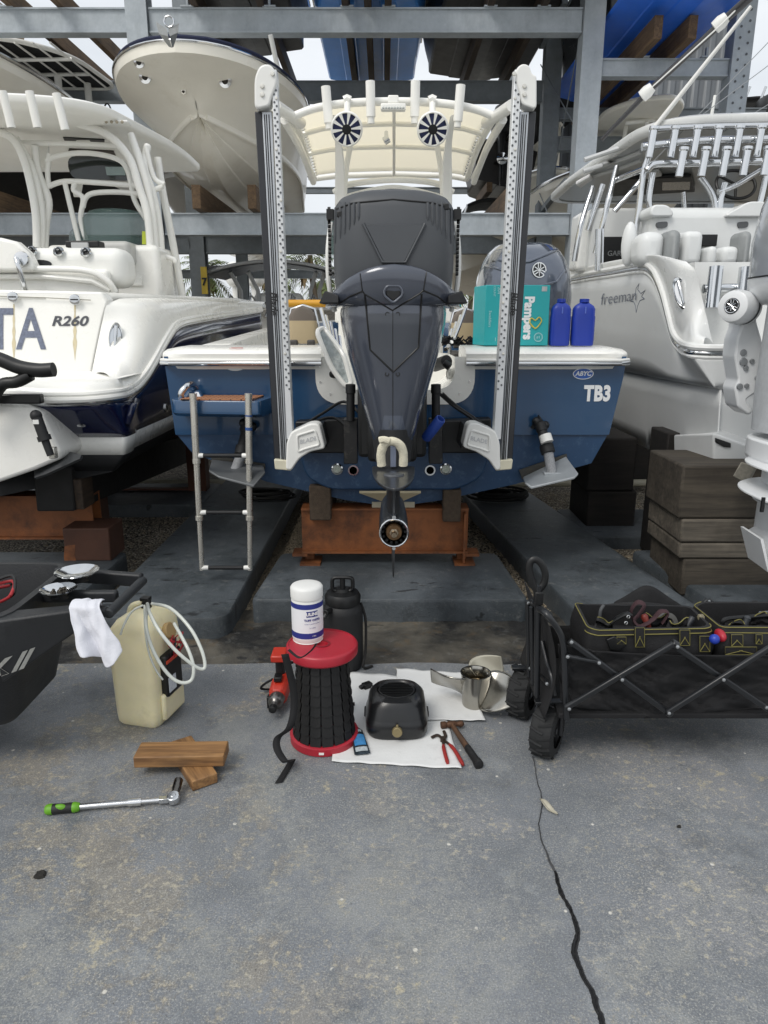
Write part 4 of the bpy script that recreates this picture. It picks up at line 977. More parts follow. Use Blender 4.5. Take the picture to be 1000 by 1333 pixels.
for a in (451.5, 563.5):
    o = at(a, 168, 5.15); d = (V((0, 0, CAMH))-o).normalized(); d = V((d.x*.3, -1, -.35)).normalized()
    spk = MB(); spk.lathe([(.05, .16), (.085, .12), (.104, .03), (.106, 0), (.098, -.012), (.092, -.008)], o, -d, 32, cap=False); s_ = spk.build('speaker', WPC, bb)
    mb = MB(); mb.lathe([(.093, .006), (.03, -.004), (0, -.004)], o, -d, 28); mb.build('speaker_cone', SPK, s_)
    _, u, w_ = frame(d)
    for k in range(10):
        aa = 2*PI*k/10; e = u*math.cos(aa)+w_*math.sin(aa); f_ = u*math.cos(aa+.24)+w_*math.sin(aa+.24); mb = MB()
        mb.loft([[o+e*.028+d*.012, o+f_*.028+d*.012, o+f_*.028+d*.02, o+e*.028+d*.02], [o+e*.096+d*.012, o+f_*.096+d*.012, o+f_*.096+d*.018, o+e*.096+d*.018]]); mb.build('grille_spoke', WPC, s_)
    mb = MB(); mb.lathe([(.032, .01), (.03, .022), (0, .024)], o, d, 20); mb.build('dust_cap', BLK, s_)
    mb = MB(); mb.cyl(o+V((0, .07, .09)), o+V((0, .11, .20)), .022); mb.tube([o+V((-.02, .1, .2)), o+V((0, .1, .21)), o+V((.02, .1, .2))], .025); mb.build('speaker_clamp', WPC, s_)
o = at(512, 140, 5.2); mb = MB(); mb.box(o, (.165, .06, .04)); mb.box(o+V((0, .02, .05)), (.07, .05, .05)); lt_ = mb.build('spreader_light', WPC, bb, bevel=.008)
for k in range(8):
    mb = MB(); mb.ball(o+V((-.066+.0188*k, -.03, -.008)), .0075, 8, 6); mb.build('led', mat('led_clear', '#c8ccc8', .15), lt_)
mb = MB(); mb.cyl(at(500, 184, 6.1), at(506, 180, 6.1), .03); mb.cyl(at(503, 172, 6.15), at(503, 184, 6.1), .016); mb.build('anchor_light', CHROME, bb)
# bolts showing on jack plate etc. are in the motor
# =================================================================== MAIN OUTBOARD
om = thing('outboard_motor', 'large dark grey outboard motor with its top cowl off, hung on the blue boat transom', 'outboard motor', (.045, 3.3, .45))
XM = at(512, 440, 3.2).x
def mring(py, hpx, yb, depth, yc=None, n=3.2, bow=0, zc=None, seg=48, yref=None):
    yref = yref or yb
    z = zc if zc is not None else at(512, py, yb).z
    a_ = yb*CS+(CAMH-z)*SN
    hw = hpx*(a_+.12)/FPX
    out = []
    for k in range(seg):
        th = 2*PI*k/seg; c_, s_ = math.cos(th), math.sin(th)
        x = hw*math.copysign(abs(c_)**(2/n), c_); y = yb+depth/2+depth/2*math.copysign(abs(s_)**(2/n), s_)
        zz = z-bow*(x/hw)**2-bow*.3*max(0, (y-yb)/depth)
        out.append(V((XM+x, y, zz)))
    return out
COWL = mat('charcoal_cowl', '#44474b', .5, var=.08, vs=4, bump=.05, bs=260, dirt=('#4a4d50', .2, 5))
GLOSS = mat('gloss_slate_cowl', '#484d58', .2, metal=.15, var=.08, vs=3, coat=.65, rv=.05)
upc = MB(); upc.loft([mring(398, 76, 3.02, .66, n=4), mring(372, 78, 2.995, .68, n=4), mring(345, 80, 2.985, .69, n=4.2), mring(300, 81, 2.99, .69, n=4.2), mring(268, 81, 3.0, .68, n=4.2), mring(261, 80, 3.005, .67, n=4.4, bow=.012), mring(255, 78, 3.015, .65, n=4.4, bow=.018), mring(248, 73, 3.03, .62, n=4.4, bow=.02), mring(246, 66, 3.07, .54, n=4.2, bow=.02)])
upc.build('powerhead_cover', COWL, om, angle=45)
ub = upc.surf()
# raised trapezoid panel and ribs on the rear face
def relief(poly, h, m, nm, par=om, bv=None, n=10):
    bv = bv or ub
    base = on_line(bv, poly+[poly[0]], n, -.004, 3.0); 
    mb = MB(); c_ = sum(base, V())/len(base)
    top = [p+V((0, -h-.004, 0))+(c_-p)*.06 for p in base]
    mb.loft([base, top]); return mb.build(nm, m, par, angle=25)
relief([(474, 292), (553, 292), (527, 342), (499, 342)], .012, COWL, 'raised_panel')
mb = MB(); mb.tube(on_line(ub, [(473, 291), (498, 341), (528, 341), (553, 291)], 8, .004), .0085, 8, flat=.8); mb.build('panel_edge', mat('cowl_edge_light', '#45484c', .5), om)
for s in (1, -1):
    for i in range(6):
        a = 512-s*(45+i*6.0); y1 = 287+i*6
        mb = MB(); mb.tube(on_line(ub, [(a, 264), (a+s*-.2, y1)], 8, .001), [.006]*7+[.004, .001], 6); mb.build('rib', COWL, om)
mb = MB(); mb.tube(on_line(ub, [(438, 272), (460, 264), (512, 259.5), (564, 264), (587, 272)], 10, .0006), .0035, 6); mb.build('lid_seam', BLK, om)
for a, b in ((443, 279), (580, 269)):
    mb = MB(); q = hit(ub, a, b, .001); mb.box(q, (.028, .012, .024)); mb.build('latch_slot', BLK, om, bevel=.004)
for s in (-1, 1):
    x = XM+s*.262
    mb = MB()
    for i in range(16): mb.cyl((x, 3.15, 1.70+i*.017), (x+s*.012, 3.15, 1.70+i*.017), .008, seg=8)
    mb.box((x-s*.0, 3.14, 1.93), (.03, .05, .04)); mb.build('side_hose_clips', BLK, om)
    mb = MB(); mb.tube(cr([(x+s*.01, 3.3, 1.92), (x+s*.022, 3.26, 1.8), (x+s*.02, 3.26, 1.66), (x, 3.3, 1.55)], 5), .011, 8); mb.build('side_hose', WPL, om)
# gloss bib
bib = MB(); bib.loft([mring(398, 73, 2.986, .60, n=2.7, bow=.0), mring(394, 88, 2.98, .68, n=2.6, bow=.012), mring(384, 94, 2.965, .74, n=2.6, bow=.04), mring(370, 95, 2.955, .78, n=2.6, bow=.07), mring(354, 92, 2.95, .77, n=2.7, bow=.095), mring(345, 89.5, 2.955, .76, n=2.8, bow=.11), mring(343.5, 86, 2.965, .74, n=2.8, bow=.105)], cap0=True, cap1=False)
bib.build('upper_cowl_band', GLOSS, om, angle=60)
bv2 = bib.surf()
lowc = MB(); lowc.loft([mring(380, 72, 3.0, .66, n=3, bow=.06), mring(396, 72.5, 2.985, .66, n=2.8, bow=.03), mring(421, 71, 2.985, .62, n=2.7), mring(450, 64.5, 3.0, .55, n=2.6), mring(472, 58.5, 3.01, .50, n=2.5), mring(508, 47.5, 3.03, .42, n=2.4), mring(551, 35, 3.05, .36, n=2.3), mring(570, 29.5, 3.06, .33, n=2.2), mring(581, 25, 3.075, .30, n=2.1)])
lowc.build('lower_cowl', GLOSS, om, angle=60)
bl3 = lowc.surf()
both = MB().merge(bib).merge(lowc); bvb = both.surf()
# central flat panel and black seams
cp = [(467, 384), (512, 405), (556, 384), (549, 447), (512, 483), (480, 455)]
def seam(pts, r=.0032, n=10): 
    mb = MB(); mb.tube(on_line(bvb, pts, n, .0006), r, 6); mb.build('seam', BLK, om)
seam([(472, 379), (475, 383), (511, 404), (547, 382), (551, 378)]); seam([(438, 398), (455, 386), (472, 379)]); seam([(585, 398), (570, 386), (551, 378)])
seam([(468, 350), (472, 380)], .0025); seam([(556, 350), (551, 380)], .0025)
seam([(475, 383), (482, 455), (512, 484), (545, 452), (549, 383)], .0042); seam([(511.5, 404), (511.5, 573)], .0016, 30)
cpan = MB()
def pan_fn(u, v):
    y = 408+v*74; L = 475+(y-383)*.094; Rr = 549-(y-383)*.062
    if y > 450: L = L+(511-L)*max(0, (y-453)/33); Rr = Rr+(513-Rr)*max(0, (y-451)/34)
    q = hit(bl3, L+(Rr-L)*u, y, .0012); return q if q is not None else at(L+(Rr-L)*u, y, 3.0)
cpan.grid(pan_fn, 24, 24); cpan.build('centre_panel', mat('matte_slate_panel', '#474b52', .45, var=.06, vs=4), om)
mb = MB(); o = hit(bvb, 512, 383, .0); hx_ = [o+V((a, -.003, b)) for a, b in ((-.030, .012), (-.02, .026), (.02, .026), (.03, .012), (.03, -.004), (0, -.028), (-.03, -.004))]
mb.loft([[p+V((0, .03, 0)) for p in hx_], hx_]); mb.build('keyhole_recess', BLK, om, bevel=.004)
mb = MB(); mb.tube(fillet([p+(p-o)*.22 for p in hx_], .012, 3), .006, 8, closed=True); mb.build('recess_trim', GLOSS, om)
for a, b in ((504.5, 409), (518, 409), (504, 487), (518, 487)):
    q = hit(bvb, a, b, 0); mb = MB(); mb.lathe([(.0, -.004), (.0095, -.004), (.0095, .001), (.0055, .001), (.0055, -.002), (0, -.002)], q, (0, -1, 0), 14); mb.build('bolt', BLK, om)
for s in (-1, 1):
    x = lambda p: p if s < 0 else 1024.5-p
    gp = [at(x(415), 395, 3.12), at(x(441), 395.5, 3.0), at(x(440), 384, 3.0), at(x(423), 378, 3.1)]
    mb = MB(); mb.prism(gp, (0, .18, 0)); mb.build('side_scoop', BLKM, om, bevel=.006)
# gloss throat at the bottom and the white foam loop
thr = [(498, 543), (526, 543), (531, 571), (512, 578), (493, 571)]
mb = MB(); mb.grid(lambda u, v: hit(bl3, (500-6*v)+(24+13*v)*u, 541+33*v+3*math.sin(PI*u)*v, .0012) or at(512, 560, 3.05), 12, 10); mb.build('throat_panel', mat('slate_painted_reflection', '#5a616f', .1, metal=.3, coat=.9), om)  # lighter bluish slate paints a reflection into the throat colour
mb = MB(); zp = at(512, 608, 3.02).z
mid = lambda z, hw, y0, y1, n=2.2: [V((XM+hw*math.copysign(abs(math.cos(q))**(2/n), math.cos(q)), (y0+y1)/2+(y1-y0)/2*math.sin(q), z)) for q in [2*PI*k/32 for k in range(32)]]
mb.loft([mid(1.05, .105, 3.04, 3.5), mid(zp+.02, .085, 3.03, 3.5), mid(zp, .085, 3.02, 3.5)]); mb.build('midsection', BLKM, om)
mb = MB(); mb.loft([[V((XM+.092*math.cos(q), 3.03+.02*math.sin(q) if math.sin(q) > 0 else 3.03+.42*math.sin(q)*abs(math.sin(q))**.0*1, zz)) for q in [2*PI*k/40 for k in range(40)]] for zz in (zp-.012, zp)]); mb.build('anti_ventilation_plate', mat('dark_gearcase', '#25282c', .35, var=.12, coat=.3), om, bevel=.003)
GC = MATS['dark_gearcase']
mb = MB(); mb.lathe([(.043, 0), (.04, .006), (0, .007)], V((XM, 2.85, zp)), (0, 0, 1), 24); mb.v = [V((p.x, 2.85+(p.y-2.85)*.7, p.z)) for p in mb.v]; mb.build('zinc_anode', mat('zinc', '#55585c', .5, metal=.5, var=.3, vs=60), om)
zg = at(512, 690, 2.8).z
def foil(z, hw, y0, y1): return [V((XM+x*hw, y0+(y1-y0)*t, z)) for x, t in ((0.15, 0), (.7, .12), (1, .35), (.8, .65), (.3, .92), (0, 1), (-.3, .92), (-.8, .65), (-1, .35), (-.7, .12), (-.15, 0))]
mb = MB(); mb.loft([foil(zp-.01, .05, 2.78, 3.45), foil(zp-.07, .032, 2.80, 3.42), foil(zp-.15, .029, 2.80, 3.40), foil(zg+.05, .035, 2.79, 3.4)]); mb.build('gearcase_strut', GC, om)
mb = MB(); mb.lathe([(.052, -.005), (.058, -.006), (.0605, 0), (.061, .05), (.062, .2), (.055, .45), (.03, .62), (.0, .68)], V((XM, 2.76, zg)), (0, 1, 0), 40, cap=False)
gcase = mb.build('gearcase', GC, om)
mb = MB(); mb.lathe([(.0535, .0), (.05, .12), (.0, .12)], V((XM, 2.757, zg)), (0, 1, 0), 36, cap=False); mb.build('exhaust_bore', BLK, om)
mb = MB(); mb.tube([V((XM+.0575*math.cos(2*PI*k/48), 2.757, zg+.0575*math.sin(2*PI*k/48))) for k in range(48)], .0038, 8, closed=True); mb.build('gearcase_lip', CHROME, om)
mb = MB()
for k in range(14):
    a = 2*PI*k/14; mb.box(V((XM+.047*math.cos(a), 2.79, zg+.047*math.sin(a))), (.010, .03, .010), Matrix.Rotation(-a, 3, 'Y'))
mb.build('exhaust_fins', BLKM, om)
mb = MB(); pz = V((XM, 2.75, zg+.004)); mb.lathe([(.034, .1), (.033, .0), (.03, -.006), (.017, -.006), (.016, .03), (0, .03)], pz, (0, 1, 0), 30, cap=False); mb.build('prop_carrier', mat('rusty_brass', '#6c553d', .45, metal=.8, var=.35, vs=60), om)
mb = MB(); mb.lathe([(0, -.04), (.010, -.04), (.0115, -.03), (.0115, .05)], pz, (0, 1, 0), 18, cap=False); mb.lathe([(.011, -.012), (.019, -.010), (.019, .0), (.012, .0)], pz, (0, 1, 0), 6); mb.build('propeller_shaft', mat('shaft_steel', '#9c8f7c', .3, metal=1., var=.3, vs=80), om)
zb = at(512, 755, 2.9).z
mb = MB(); mb.loft([[V((XM+x, y, zz)) for x, y in ((-h, y0), (h, y0), (h*1.6, (y0+y1)/2), (h, y1), (-h, y1), (-h*1.6, (y0+y1)/2))] for zz, h, y0, y1 in ((zg-.045, .010, 2.80, 3.35), (zg-.075, .006, 2.82, 3.3), (zb+.03, .0035, 2.88, 3.22), (zb, .0022, 2.93, 3.15))]); mb.build('skeg', GC, om)
mb = MB(); mb.cyl(V((XM, 2.755, zg+.066)), V((XM, 2.79, zg+.066)), .008); mb.cyl(V((XM, 2.762, zg-.068)), V((XM, 2.79, zg-.068)), .007); mb.build('gearcase_screw', CHROME, om)
# swivel bracket, jack plate
mb = MB(); mb.box((XM, 3.62, 1.1), (.34, .3, .5)); mb.box((XM, 3.55, .95), (.24, .3, .22)); mb.build('clamp_bracket', BLK, om, bevel=.02)
for (xa, xb) in ((384, 458), (566, 640)):
    pl_ = [at(xa, 549, 3.88), at(xb, 545, 3.88), at(xb, 590, 3.88), at(xa+4, 590, 3.88)]
    mb = MB(); mb.prism(pl_, (0, .1, 0)); mb.build('jack_plate', BLK, om, bevel=.008)
for i, (xa, y0, y1) in enumerate(((456.5, 500, 608), (567.5, 500, 606))):
    mb = MB(); mb.cyl(at(xa, y0, 3.7), at(xa, y1-60, 3.7), .022, seg=18); mb.cyl(at(xa, y0, 3.7), at(xa, y0+12, 3.7), .026, seg=18); mb.build('steering_ram', BLKM, om, bevel=.003)
    s = 1 if i else -1
    mb = MB(); c0 = at(xa-s*1, 545, 3.72); c1 = at(xa-s*1, 603, 3.72); mb.prism([at(xa-9, 545, 3.72), at(xa+9, 545, 3.72), at(xa+9, 604, 3.72), at(xa-9, 604, 3.72)], (0, .05, 0)); mb.build('tilt_tube', mat('worn_black_bracket', '#1c1c1d', .5, var=.3, dirt=('#6e6a60', .3, 30)), om, bevel=.004)
for q in ([at(456, 560, 3.8), at(438, 545, 3.85), at(418, 546, 3.8), at(400, 560, 3.68)], [at(470, 540, 3.75), at(448, 523, 3.8), at(420, 538, 3.74), at(398, 552, 3.66)]):
    mb = MB(); mb.tube(cr(q, 8), .008, 8); tag(mb.build('hydraulic_hose', BLK), 'thin black hose running from the motor bracket to the left pole anchor base' if q[0].z < 1.0 else 'thin black hose arching over the left pole anchor base', 'hose', 'pole anchor hoses')
for dx, lbl in ((0, 'black hose drooping from the motor to the right pole anchor base'), (4, 'second black hose beside it on the right pole anchor base')):
    mb = MB(); mb.tube(cr([at(572+dx, 512, 3.72), at(590+dx, 528, 3.74), at(612+dx, 543, 3.7), at(630+dx, 557, 3.64)], 8), .008, 8); tag(mb.build('hydraulic_hose', BLK), lbl, 'hose', 'pole anchor hoses')
# beige keel pad under the plate
mb = MB(); mb.loft([[T(468, 639, -.12), T(548, 639, -.12), T(512, 655, -.02)], [T(468, 642, -.12), T(548, 642, -.12), T(512, 658, -.02)]]); mb.build('beige_wedge', mat('beige_plastic', '#b9ae90', .5), bb)
# white fuzzy foam loop round the lower leg
FOAM = mat('fuzzy_cream_foam', '#dcd6c0', .95, var=.1, vs=60, bump=1., bs=150)
lp = cr([at(497, 606, 2.98), at(496, 592, 2.97), at(499, 581, 2.96), at(506, 575, 2.95), at(514, 575, 2.95), at(521, 580, 2.96), at(525, 590, 2.97), at(525, 606, 2.98)], 6)
mb = MB(); mb.tube(lp, [.016+.002*mnoise.noise(p*40) for p in lp], 12, flat=1.2)
mb.tube(cr([at(494, 573, 2.94), at(500, 572, 2.935), at(507, 574, 2.935)], 4), .010, 8, flat=1.4)
tag(mb.build('towel', FOAM), 'cream towel looped round the leg of the large outboard motor', 'towel')
mb = MB(); mb.box(at(512, 594, 2.99), (.026, .03, .09)); mb.build('trim_post', mat('pale_steel', '#8f97ab', .3, metal=.7), om, bevel=.003)
# blue insulated bottle jammed beside the motor
a, b = at(554, 571, 3.3), at(574, 545, 3.24)
mb = MB(); d = (b-a); mb.lathe([(0, 0), (.02, 0), (.0245, .006), (.025, .05), (.025, d.length-.004), (.022, d.length), (.018, d.length), (.017, d.length-.02), (0, d.length-.02)], a, d, 28)
tag(mb.build('blue_roll', mat('blue_foam', '#1f3f8e', .55, var=.15)), 'small blue foam cylinder tied beside the motor leg', 'float')
# =================================================================== SHALLOW WATER POLE ANCHORS
def quadbeam(name, m, par, top, bot, Y0, Y1, th, bevel=.003):
    (a, b, y0), (c, d, y1) = top, bot
    t0, t1, b0, b1 = at(a, y0, Y0), at(b, y0, Y0), at(c, y1, Y1), at(d, y1, Y1)
    mb = MB(); mb.loft([[t0, t1, t1+V((0, th, 0)), t0+V((0, th, 0))], [b0, b1, b1+V((0, th, 0)), b0+V((0, th, 0))]]); return mb.build(name, m, par, bevel=bevel)
def pole(sx, label):
    x = (lambda p: p) if sx < 0 else (lambda p: 1024.5-p)
    base = at(x(370), 610, 3.58)
    pa = thing('pole_anchor', label, 'anchor', base, 0, 'shallow water pole anchors')
    Y0, Y1 = 3.66, 3.58
    k = 0 if sx < 0 else 0
    if sx < 0:
        B = ((331.7, 341, 145), (357.5, 365, 603)); G = ((341, 354, 145), (365, 374, 606)); Pf = ((353, 360, 90), (373, 381.5, 572)); Pin = ((360, 361.5, 92), (380.5, 382, 560))
    else:
        B = ((689, 698, 145), (660, 667, 603)); G = ((677, 689, 145), (652, 660, 606)); Pf = ((670.5, 680, 90), (642.5, 652.5, 572)); Pin = ((669, 671, 92), (641.5, 643, 560))
    quadbeam('outer_arm', mat('black_arm', '#14161c', .35, var=.15, coat=.3), pa, *B, Y0+.0, Y1, .06)
    quadbeam('grooved_arm', ALU, pa, *G, Y0-.01, Y1-.01, .06)
    for gk in (.25, .45, .7):
        (a, b, y0), (c, d, y1) = G
        mb = MB(); mb.tube([at(a+(b-a)*gk, y0+4, Y0-.0105), at(c+(d-c)*gk, y1-6, Y1-.0105)], .0028, 6); mb.build('groove', BLK, pa)
    quadbeam('perforated_arm', WALU, pa, *Pf, Y0-.03, Y1-.03, .06)
    (a, b, y0), (c, d, y1) = Pf
    HOLE = mat('dark_hole', '#55585c', .6)
    n = 40
    for i in range(n):
        t = (i+.6)/n*.86
        for col, ph in ((.36, 0), (.78, .5)):
            tt = t+ph*.86/n
            if col == .36 and sx < 0 and i < 0: continue
            p = at(a+(b-a)*(col if sx < 0 else 1-col)+((c-a)+((d-c)-(b-a))*(col if sx < 0 else 1-col))*tt, y0+6+(y1-y0-6)*tt, Y0-.03+(Y1-Y0)*tt-.0012)
            big = (i*2+int(ph*2)) % 13 == 5
            mb = MB(); mb.lathe([(0, 0), (.0052 if not big else .0068, 0), (.0052 if not big else .006, .0006 if not big else .004), (0, .0008 if not big else .005)], p, (0, -1, 0), 8)
            mb.build('bolt' if big else 'hole', STEELW if big else HOLE, pa)
    # curved white head
    Yh = Y0-.045
    if sx < 0: oc = fillet([at(331, 143, Yh), at(331, 100, Yh), at(338, 84, Yh), at(352, 82, Yh), at(360, 95, Yh), at(361, 108, Yh), at(353, 128, Yh), at(351, 138, Yh)], .03, 4)
    else: oc = fillet([at(699, 143, Yh), at(699, 98, Yh), at(693, 96, Yh), at(689, 84, Yh), at(680, 82, Yh), at(671, 90, Yh), at(673, 108, Yh), at(678, 126, Yh), at(680, 136, Yh)], .025, 4)
    mb = MB(); mb.prism(oc, (0, .085, 0)); mb.build('head', WPL, pa, bevel=.012, bseg=3)
    for y in (112, 123):
        q = at(x(341.5), y, Yh-.002); mb = MB(); mb.lathe([(0, 0), (.010, 0), (.008, .006), (0, .007)], q, (0, -1, 0), 14); mb.build('bolt', STEELW, pa)
    q = at(x(355), 96, Yh-.002); mb = MB(); mb.lathe([(0, 0), (.010, 0), (.008, .006), (0, .007)], q, (0, -1, 0), 14); mb.build('bolt', STEELW, pa)
    # foot casting with arm to the transom
    if sx < 0: ft = [(372, 611), (373, 576), (379, 562), (404, 551), (416, 552), (424, 584), (404, 588), (390, 597), (379, 613)]
    else: ft = [(652, 611), (651, 576), (645, 561), (620, 550), (609, 552), (602, 582), (620, 588), (637, 599), (646, 613)]
    Yf = Y1-.035
    lp_ = fillet([at(a_, b_, Yf) for a_, b_ in ft], .02, 4)
    mb = MB(); mb.prism(lp_, (0, .12, 0)); mb.build('foot_casting', WPL, pa, bevel=.014, bseg=3)
    mb = MB(); mb.prism([at(x(356.5), 598, Y1-.028), at(x(380), 600, Y1-.028), at(x(379), 613, Y1-.028), at(x(358), 611, Y1-.028)], (0, .10, 0)); mb.build('foot_cap', mat('yellowed_white_cap', '#cfcab4', .5), pa, bevel=.005)
    rec = fillet([at(x(387), 567, Yf-.002), at(x(410), 560, Yf-.002), at(x(416), 579, Yf-.002), at(x(398), 584, Yf-.002), at(x(388), 588, Yf-.002)], .012, 4)
    mb = MB(); mb.tube(rec, .006, 8, closed=True); mb.build('casting_rib', WPL, pa)
    mb = MB(); mb.prism([at(x(410), 556, Yf+.08), at(x(418), 556, Yf+.08), at(x(424), 584, Yf+.08), at(x(414), 584, Yf+.08)], (0, .28, 0)); mb.build('mounting_arm', BLK, pa)
    t = text_mb('Blade', .05, bold=.001, shear=.2)
    q = at(357 if sx < 0 else 668.5, 395, Y0-.035-.0145+(Y1-Y0)*.5+.03)
    upv = (at(x(345), 145, Y0)-at(x(370), 606, Y1)).normalized()
    if sx < 0: place(t, q+V((-.002, -.012, 0)), -upv, V((1, 0, 0)))
    else: place(t, q+V((-.0, -.012, 0)), -upv, V((1, 0, 0)))
    t.build('lettering', BLK, pa)
    t = text_mb('BLADE', .03, bold=.0004, shear=.1); place(t, at(x(401), 573, Yf-.003), V((1, 0, .25 if sx < 0 else -.25)), V((0, 0, 1))); t.build('lettering', mat('pressed_grey', '#bcbec0', .5), pa)
    return pa
pole(-1, 'white pole anchor standing left of the large motor, leaning outward at the top')
pole(1, 'white pole anchor standing right of the large motor, in front of the teal box')
# =================================================================== THINGS ON THE STERN DECK
GZ = 1.3725
BX = at(563, 450, 4.2)
TEAL = mat('teal_cardboard', '#22a0a4', .5, var=.05, vs=4); TEALL = mat('pale_teal_print', '#a9d6d6', .5)
bc = thing('nappy_box', 'teal cardboard nappy box standing on the white gunwale behind the right pole anchor', 'box', (.77, 4.25, GZ))
def D(px, py, Y=4.15): return at(px, py, Y)
bz0 = GZ+.001; zt = D(640, 371, 4.15).z
x0, x1 = D(632, 400, 4.15).x, D(716, 400, 4.15).x
xs0 = D(620, 400, 4.4).x
front = [V((x0, 4.15, bz0)), V((x1, 4.15, bz0)), V((x1-.004, 4.15, zt)), V((x0, 4.15, zt))]
bk = [V((xs0-.02, 4.36, bz0)), V((x1-.0, 4.36, bz0)), V((x1-.0, 4.36, zt)), V((xs0-.02, 4.36, zt))]
mb = MB(); mb.loft([front, bk]); mb.build('carton', TEAL, bc, bevel=.003)
def btext(s, size, px, py, m=DW, rot=True, bold=0, shear=0, sx=1.):
    t = text_mb(s, size, bold=bold, shear=shear, sx=sx); o = D(px, py, 4.148)
    if rot: place(t, o, (0, 0, -1), (1, 0, 0))
    else: place(t, o, (1, 0, 0), (0, 0, 1))
    t.build('lettering', m, bc)
btext('Pampers', .074, 688, 414, bold=.0035, sx=.92); btext('204', .026, 650, 378, TEALL); btext('COUNT', .016, 644, 379, TEALL); btext('Swaddlers', .022, 638, 415, TEALL); btext('#1', .022, 701, 439, TEALL, False); btext('1', .03, 645, 442, TEALL, False)
o = D(701, 439, 4.147); mb = MB(); mb.tube([o+V((.024*math.cos(2*PI*k/28), 0, .024*math.sin(2*PI*k/28))) for k in range(28)], .0016, 5, closed=True); mb.tube([o+V((.019*math.cos(2*PI*k/28), 0, .019*math.sin(2*PI*k/28))) for k in range(28)], .0008, 5, closed=True); mb.build('round_mark', TEALL, bc)
hp = cr([D(697, 428, 4.146), D(690, 420, 4.146), D(692, 414, 4.146), D(697, 417, 4.146), D(702, 413, 4.146), D(705, 418, 4.146), D(698, 427, 4.146), D(692, 424, 4.146)], 5)
mb = MB(); mb.tube(hp, .0035, 6); mb.build('yellow_heart', mat('yellow_print', '#c9b63c', .5), bc)
mb = MB(); mb.box(D(709, 376, 4.149), (.03, .001, .026)); mb.build('barcode_panel', mat('barcode_grey', '#b4b8b8', .5, var=.4, vs=300, stretch=(4, 1, .05)), bc)
JUG = mat('blue_jug_plastic', '#1d389c', .38, var=.06, spec=.5)
def jug(px, w, label):
    c = at(px, 449, 4.17); c.z = GZ; hw = w*.5*4.03/FPX; ht = at(px, 389, 4.17).z-GZ
    j = thing('oil_jug', label, 'jug', c, 0, 'blue oil jugs on the gunwale')
    sec = lambda k, z: [c+V((hw*k*math.copysign(abs(math.cos(q))**.55, math.cos(q)), .038*min(1, k*1.1)*math.copysign(abs(math.sin(q))**.55, math.sin(q)), z)) for q in [2*PI*i/32 for i in range(32)]]
    mb = MB(); mb.loft([sec(.9, 0), sec(.98, .006), sec(.98, ht*.1), sec(1, ht*.12), sec(1, ht*.62), sec(.95, ht*.64), sec(.95, ht*.78), sec(.80, ht*.85), sec(.45, ht*.91), sec(.36, ht*.925)]); mb.build('body', JUG, j, angle=50)
    mb = MB(); mb.lathe([(hw*.42, 0), (hw*.42, ht*.07), (hw*.38, ht*.075), (0, ht*.075)], c+V((0, 0, ht*.925)), seg=20); mb.build('cap', JUG, j)
    mb = MB(); mb.box(c+V((0, -.039, ht*.76)), (.006, .004, ht*.14)); mb.build('sight_strip', mat('strip_pale', '#5b71c4', .4), j)
jug(727.5, 26, 'blue plastic oil jug next to the teal box on the gunwale'); jug(757, 29.5, 'blue plastic oil jug farther from the teal box, at the gunwale end')
# removed motor cowl standing on the deck
CW = mat('silver_slate_cowl', '#5b626f', .12, metal=.35, var=.06, coat=.9, rv=.04)
cx_ = at(681, 400, 4.75)
cw_ = thing('motor_cowl', 'glossy slate motor cowl standing on the blue boat deck behind the teal box', 'engine cowl', (cx_.x, 4.75, 1.2))
def cring(py, hpx, n, yb, dep, tilt=0):
    z = at(681, py, yb).z; a_ = yb*CS+(CAMH-z)*SN; hw = hpx*(a_+.08)/FPX
    return [V((cx_.x+hw*math.copysign(abs(math.cos(q))**(2/n), math.cos(q)), yb+dep/2+dep/2*math.copysign(abs(math.sin(q))**(2/n), math.sin(q)), z+tilt*(math.sin(q)+1)*.5)) for q in [2*PI*k/48 for k in range(48)]]
mb = MB(); mb.loft([cring(470, 60, 3.2, 4.62, .62), cring(420, 63, 3.2, 4.52, .70), cring(380, 63, 3.1, 4.48, .72), cring(355, 60, 2.9, 4.48, .70), cring(338, 54, 2.7, 4.50, .66, .02), cring(326, 46, 2.6, 4.54, .58, .03), cring(318, 36, 2.5, 4.60, .46, .03), cring(315, 22, 2.4, 4.68, .3, .02)])
mb.build('cowl_shell', CW, cw_, angle=60); cb = mb.surf()
seat_ = on_line(cb, [(700, 321), (690, 334), (664, 334), (650, 322)], 8, .002); 
mb = MB(); mb.tube(on_line(cb, [(736, 332), (727, 324), (712, 331), (690, 340), (672, 342), (650, 338)], 8, .001), .010, 8); mb.build('top_ridge', CW, cw_)
mb = MB(); mb.tube(on_line(cb, [(735, 352), (724, 367), (700, 373), (676, 370), (655, 352), (632, 345)], 8, .001), .008, 8); mb.build('rear_crease', CW, cw_)
mb = MB(); ip = on_line(cb, [(621, 350), (626, 338), (636, 336), (645, 340), (634, 343), (626, 352)], 5, .003); mb.poly(ip); mb.build('air_intake', BLK, cw_)
o = hit(cb, 702, 351.5, .002); nrm = V((.18, -1, .1)).normalized(); uu = V((1, .18, 0)).normalized(); vv_ = uu.cross(nrm)*-1
def lpt(x, y, h=.001): return o+uu*x+vv_*y+nrm*h
def disc(r, h, m, nm, r_in=0):
    mb = MB()
    if r_in: mb.loft([[lpt(r_in*math.cos(2*PI*k/40), r_in*math.sin(2*PI*k/40), h) for k in range(40)], [lpt(r*math.cos(2*PI*k/40), r*math.sin(2*PI*k/40), h) for k in range(40)]], cap0=False, cap1=False)
    else: mb.poly([lpt(r*math.cos(2*PI*k/40), r*math.sin(2*PI*k/40), h) for k in range(40)])
    mb.build(nm, m, cw_)
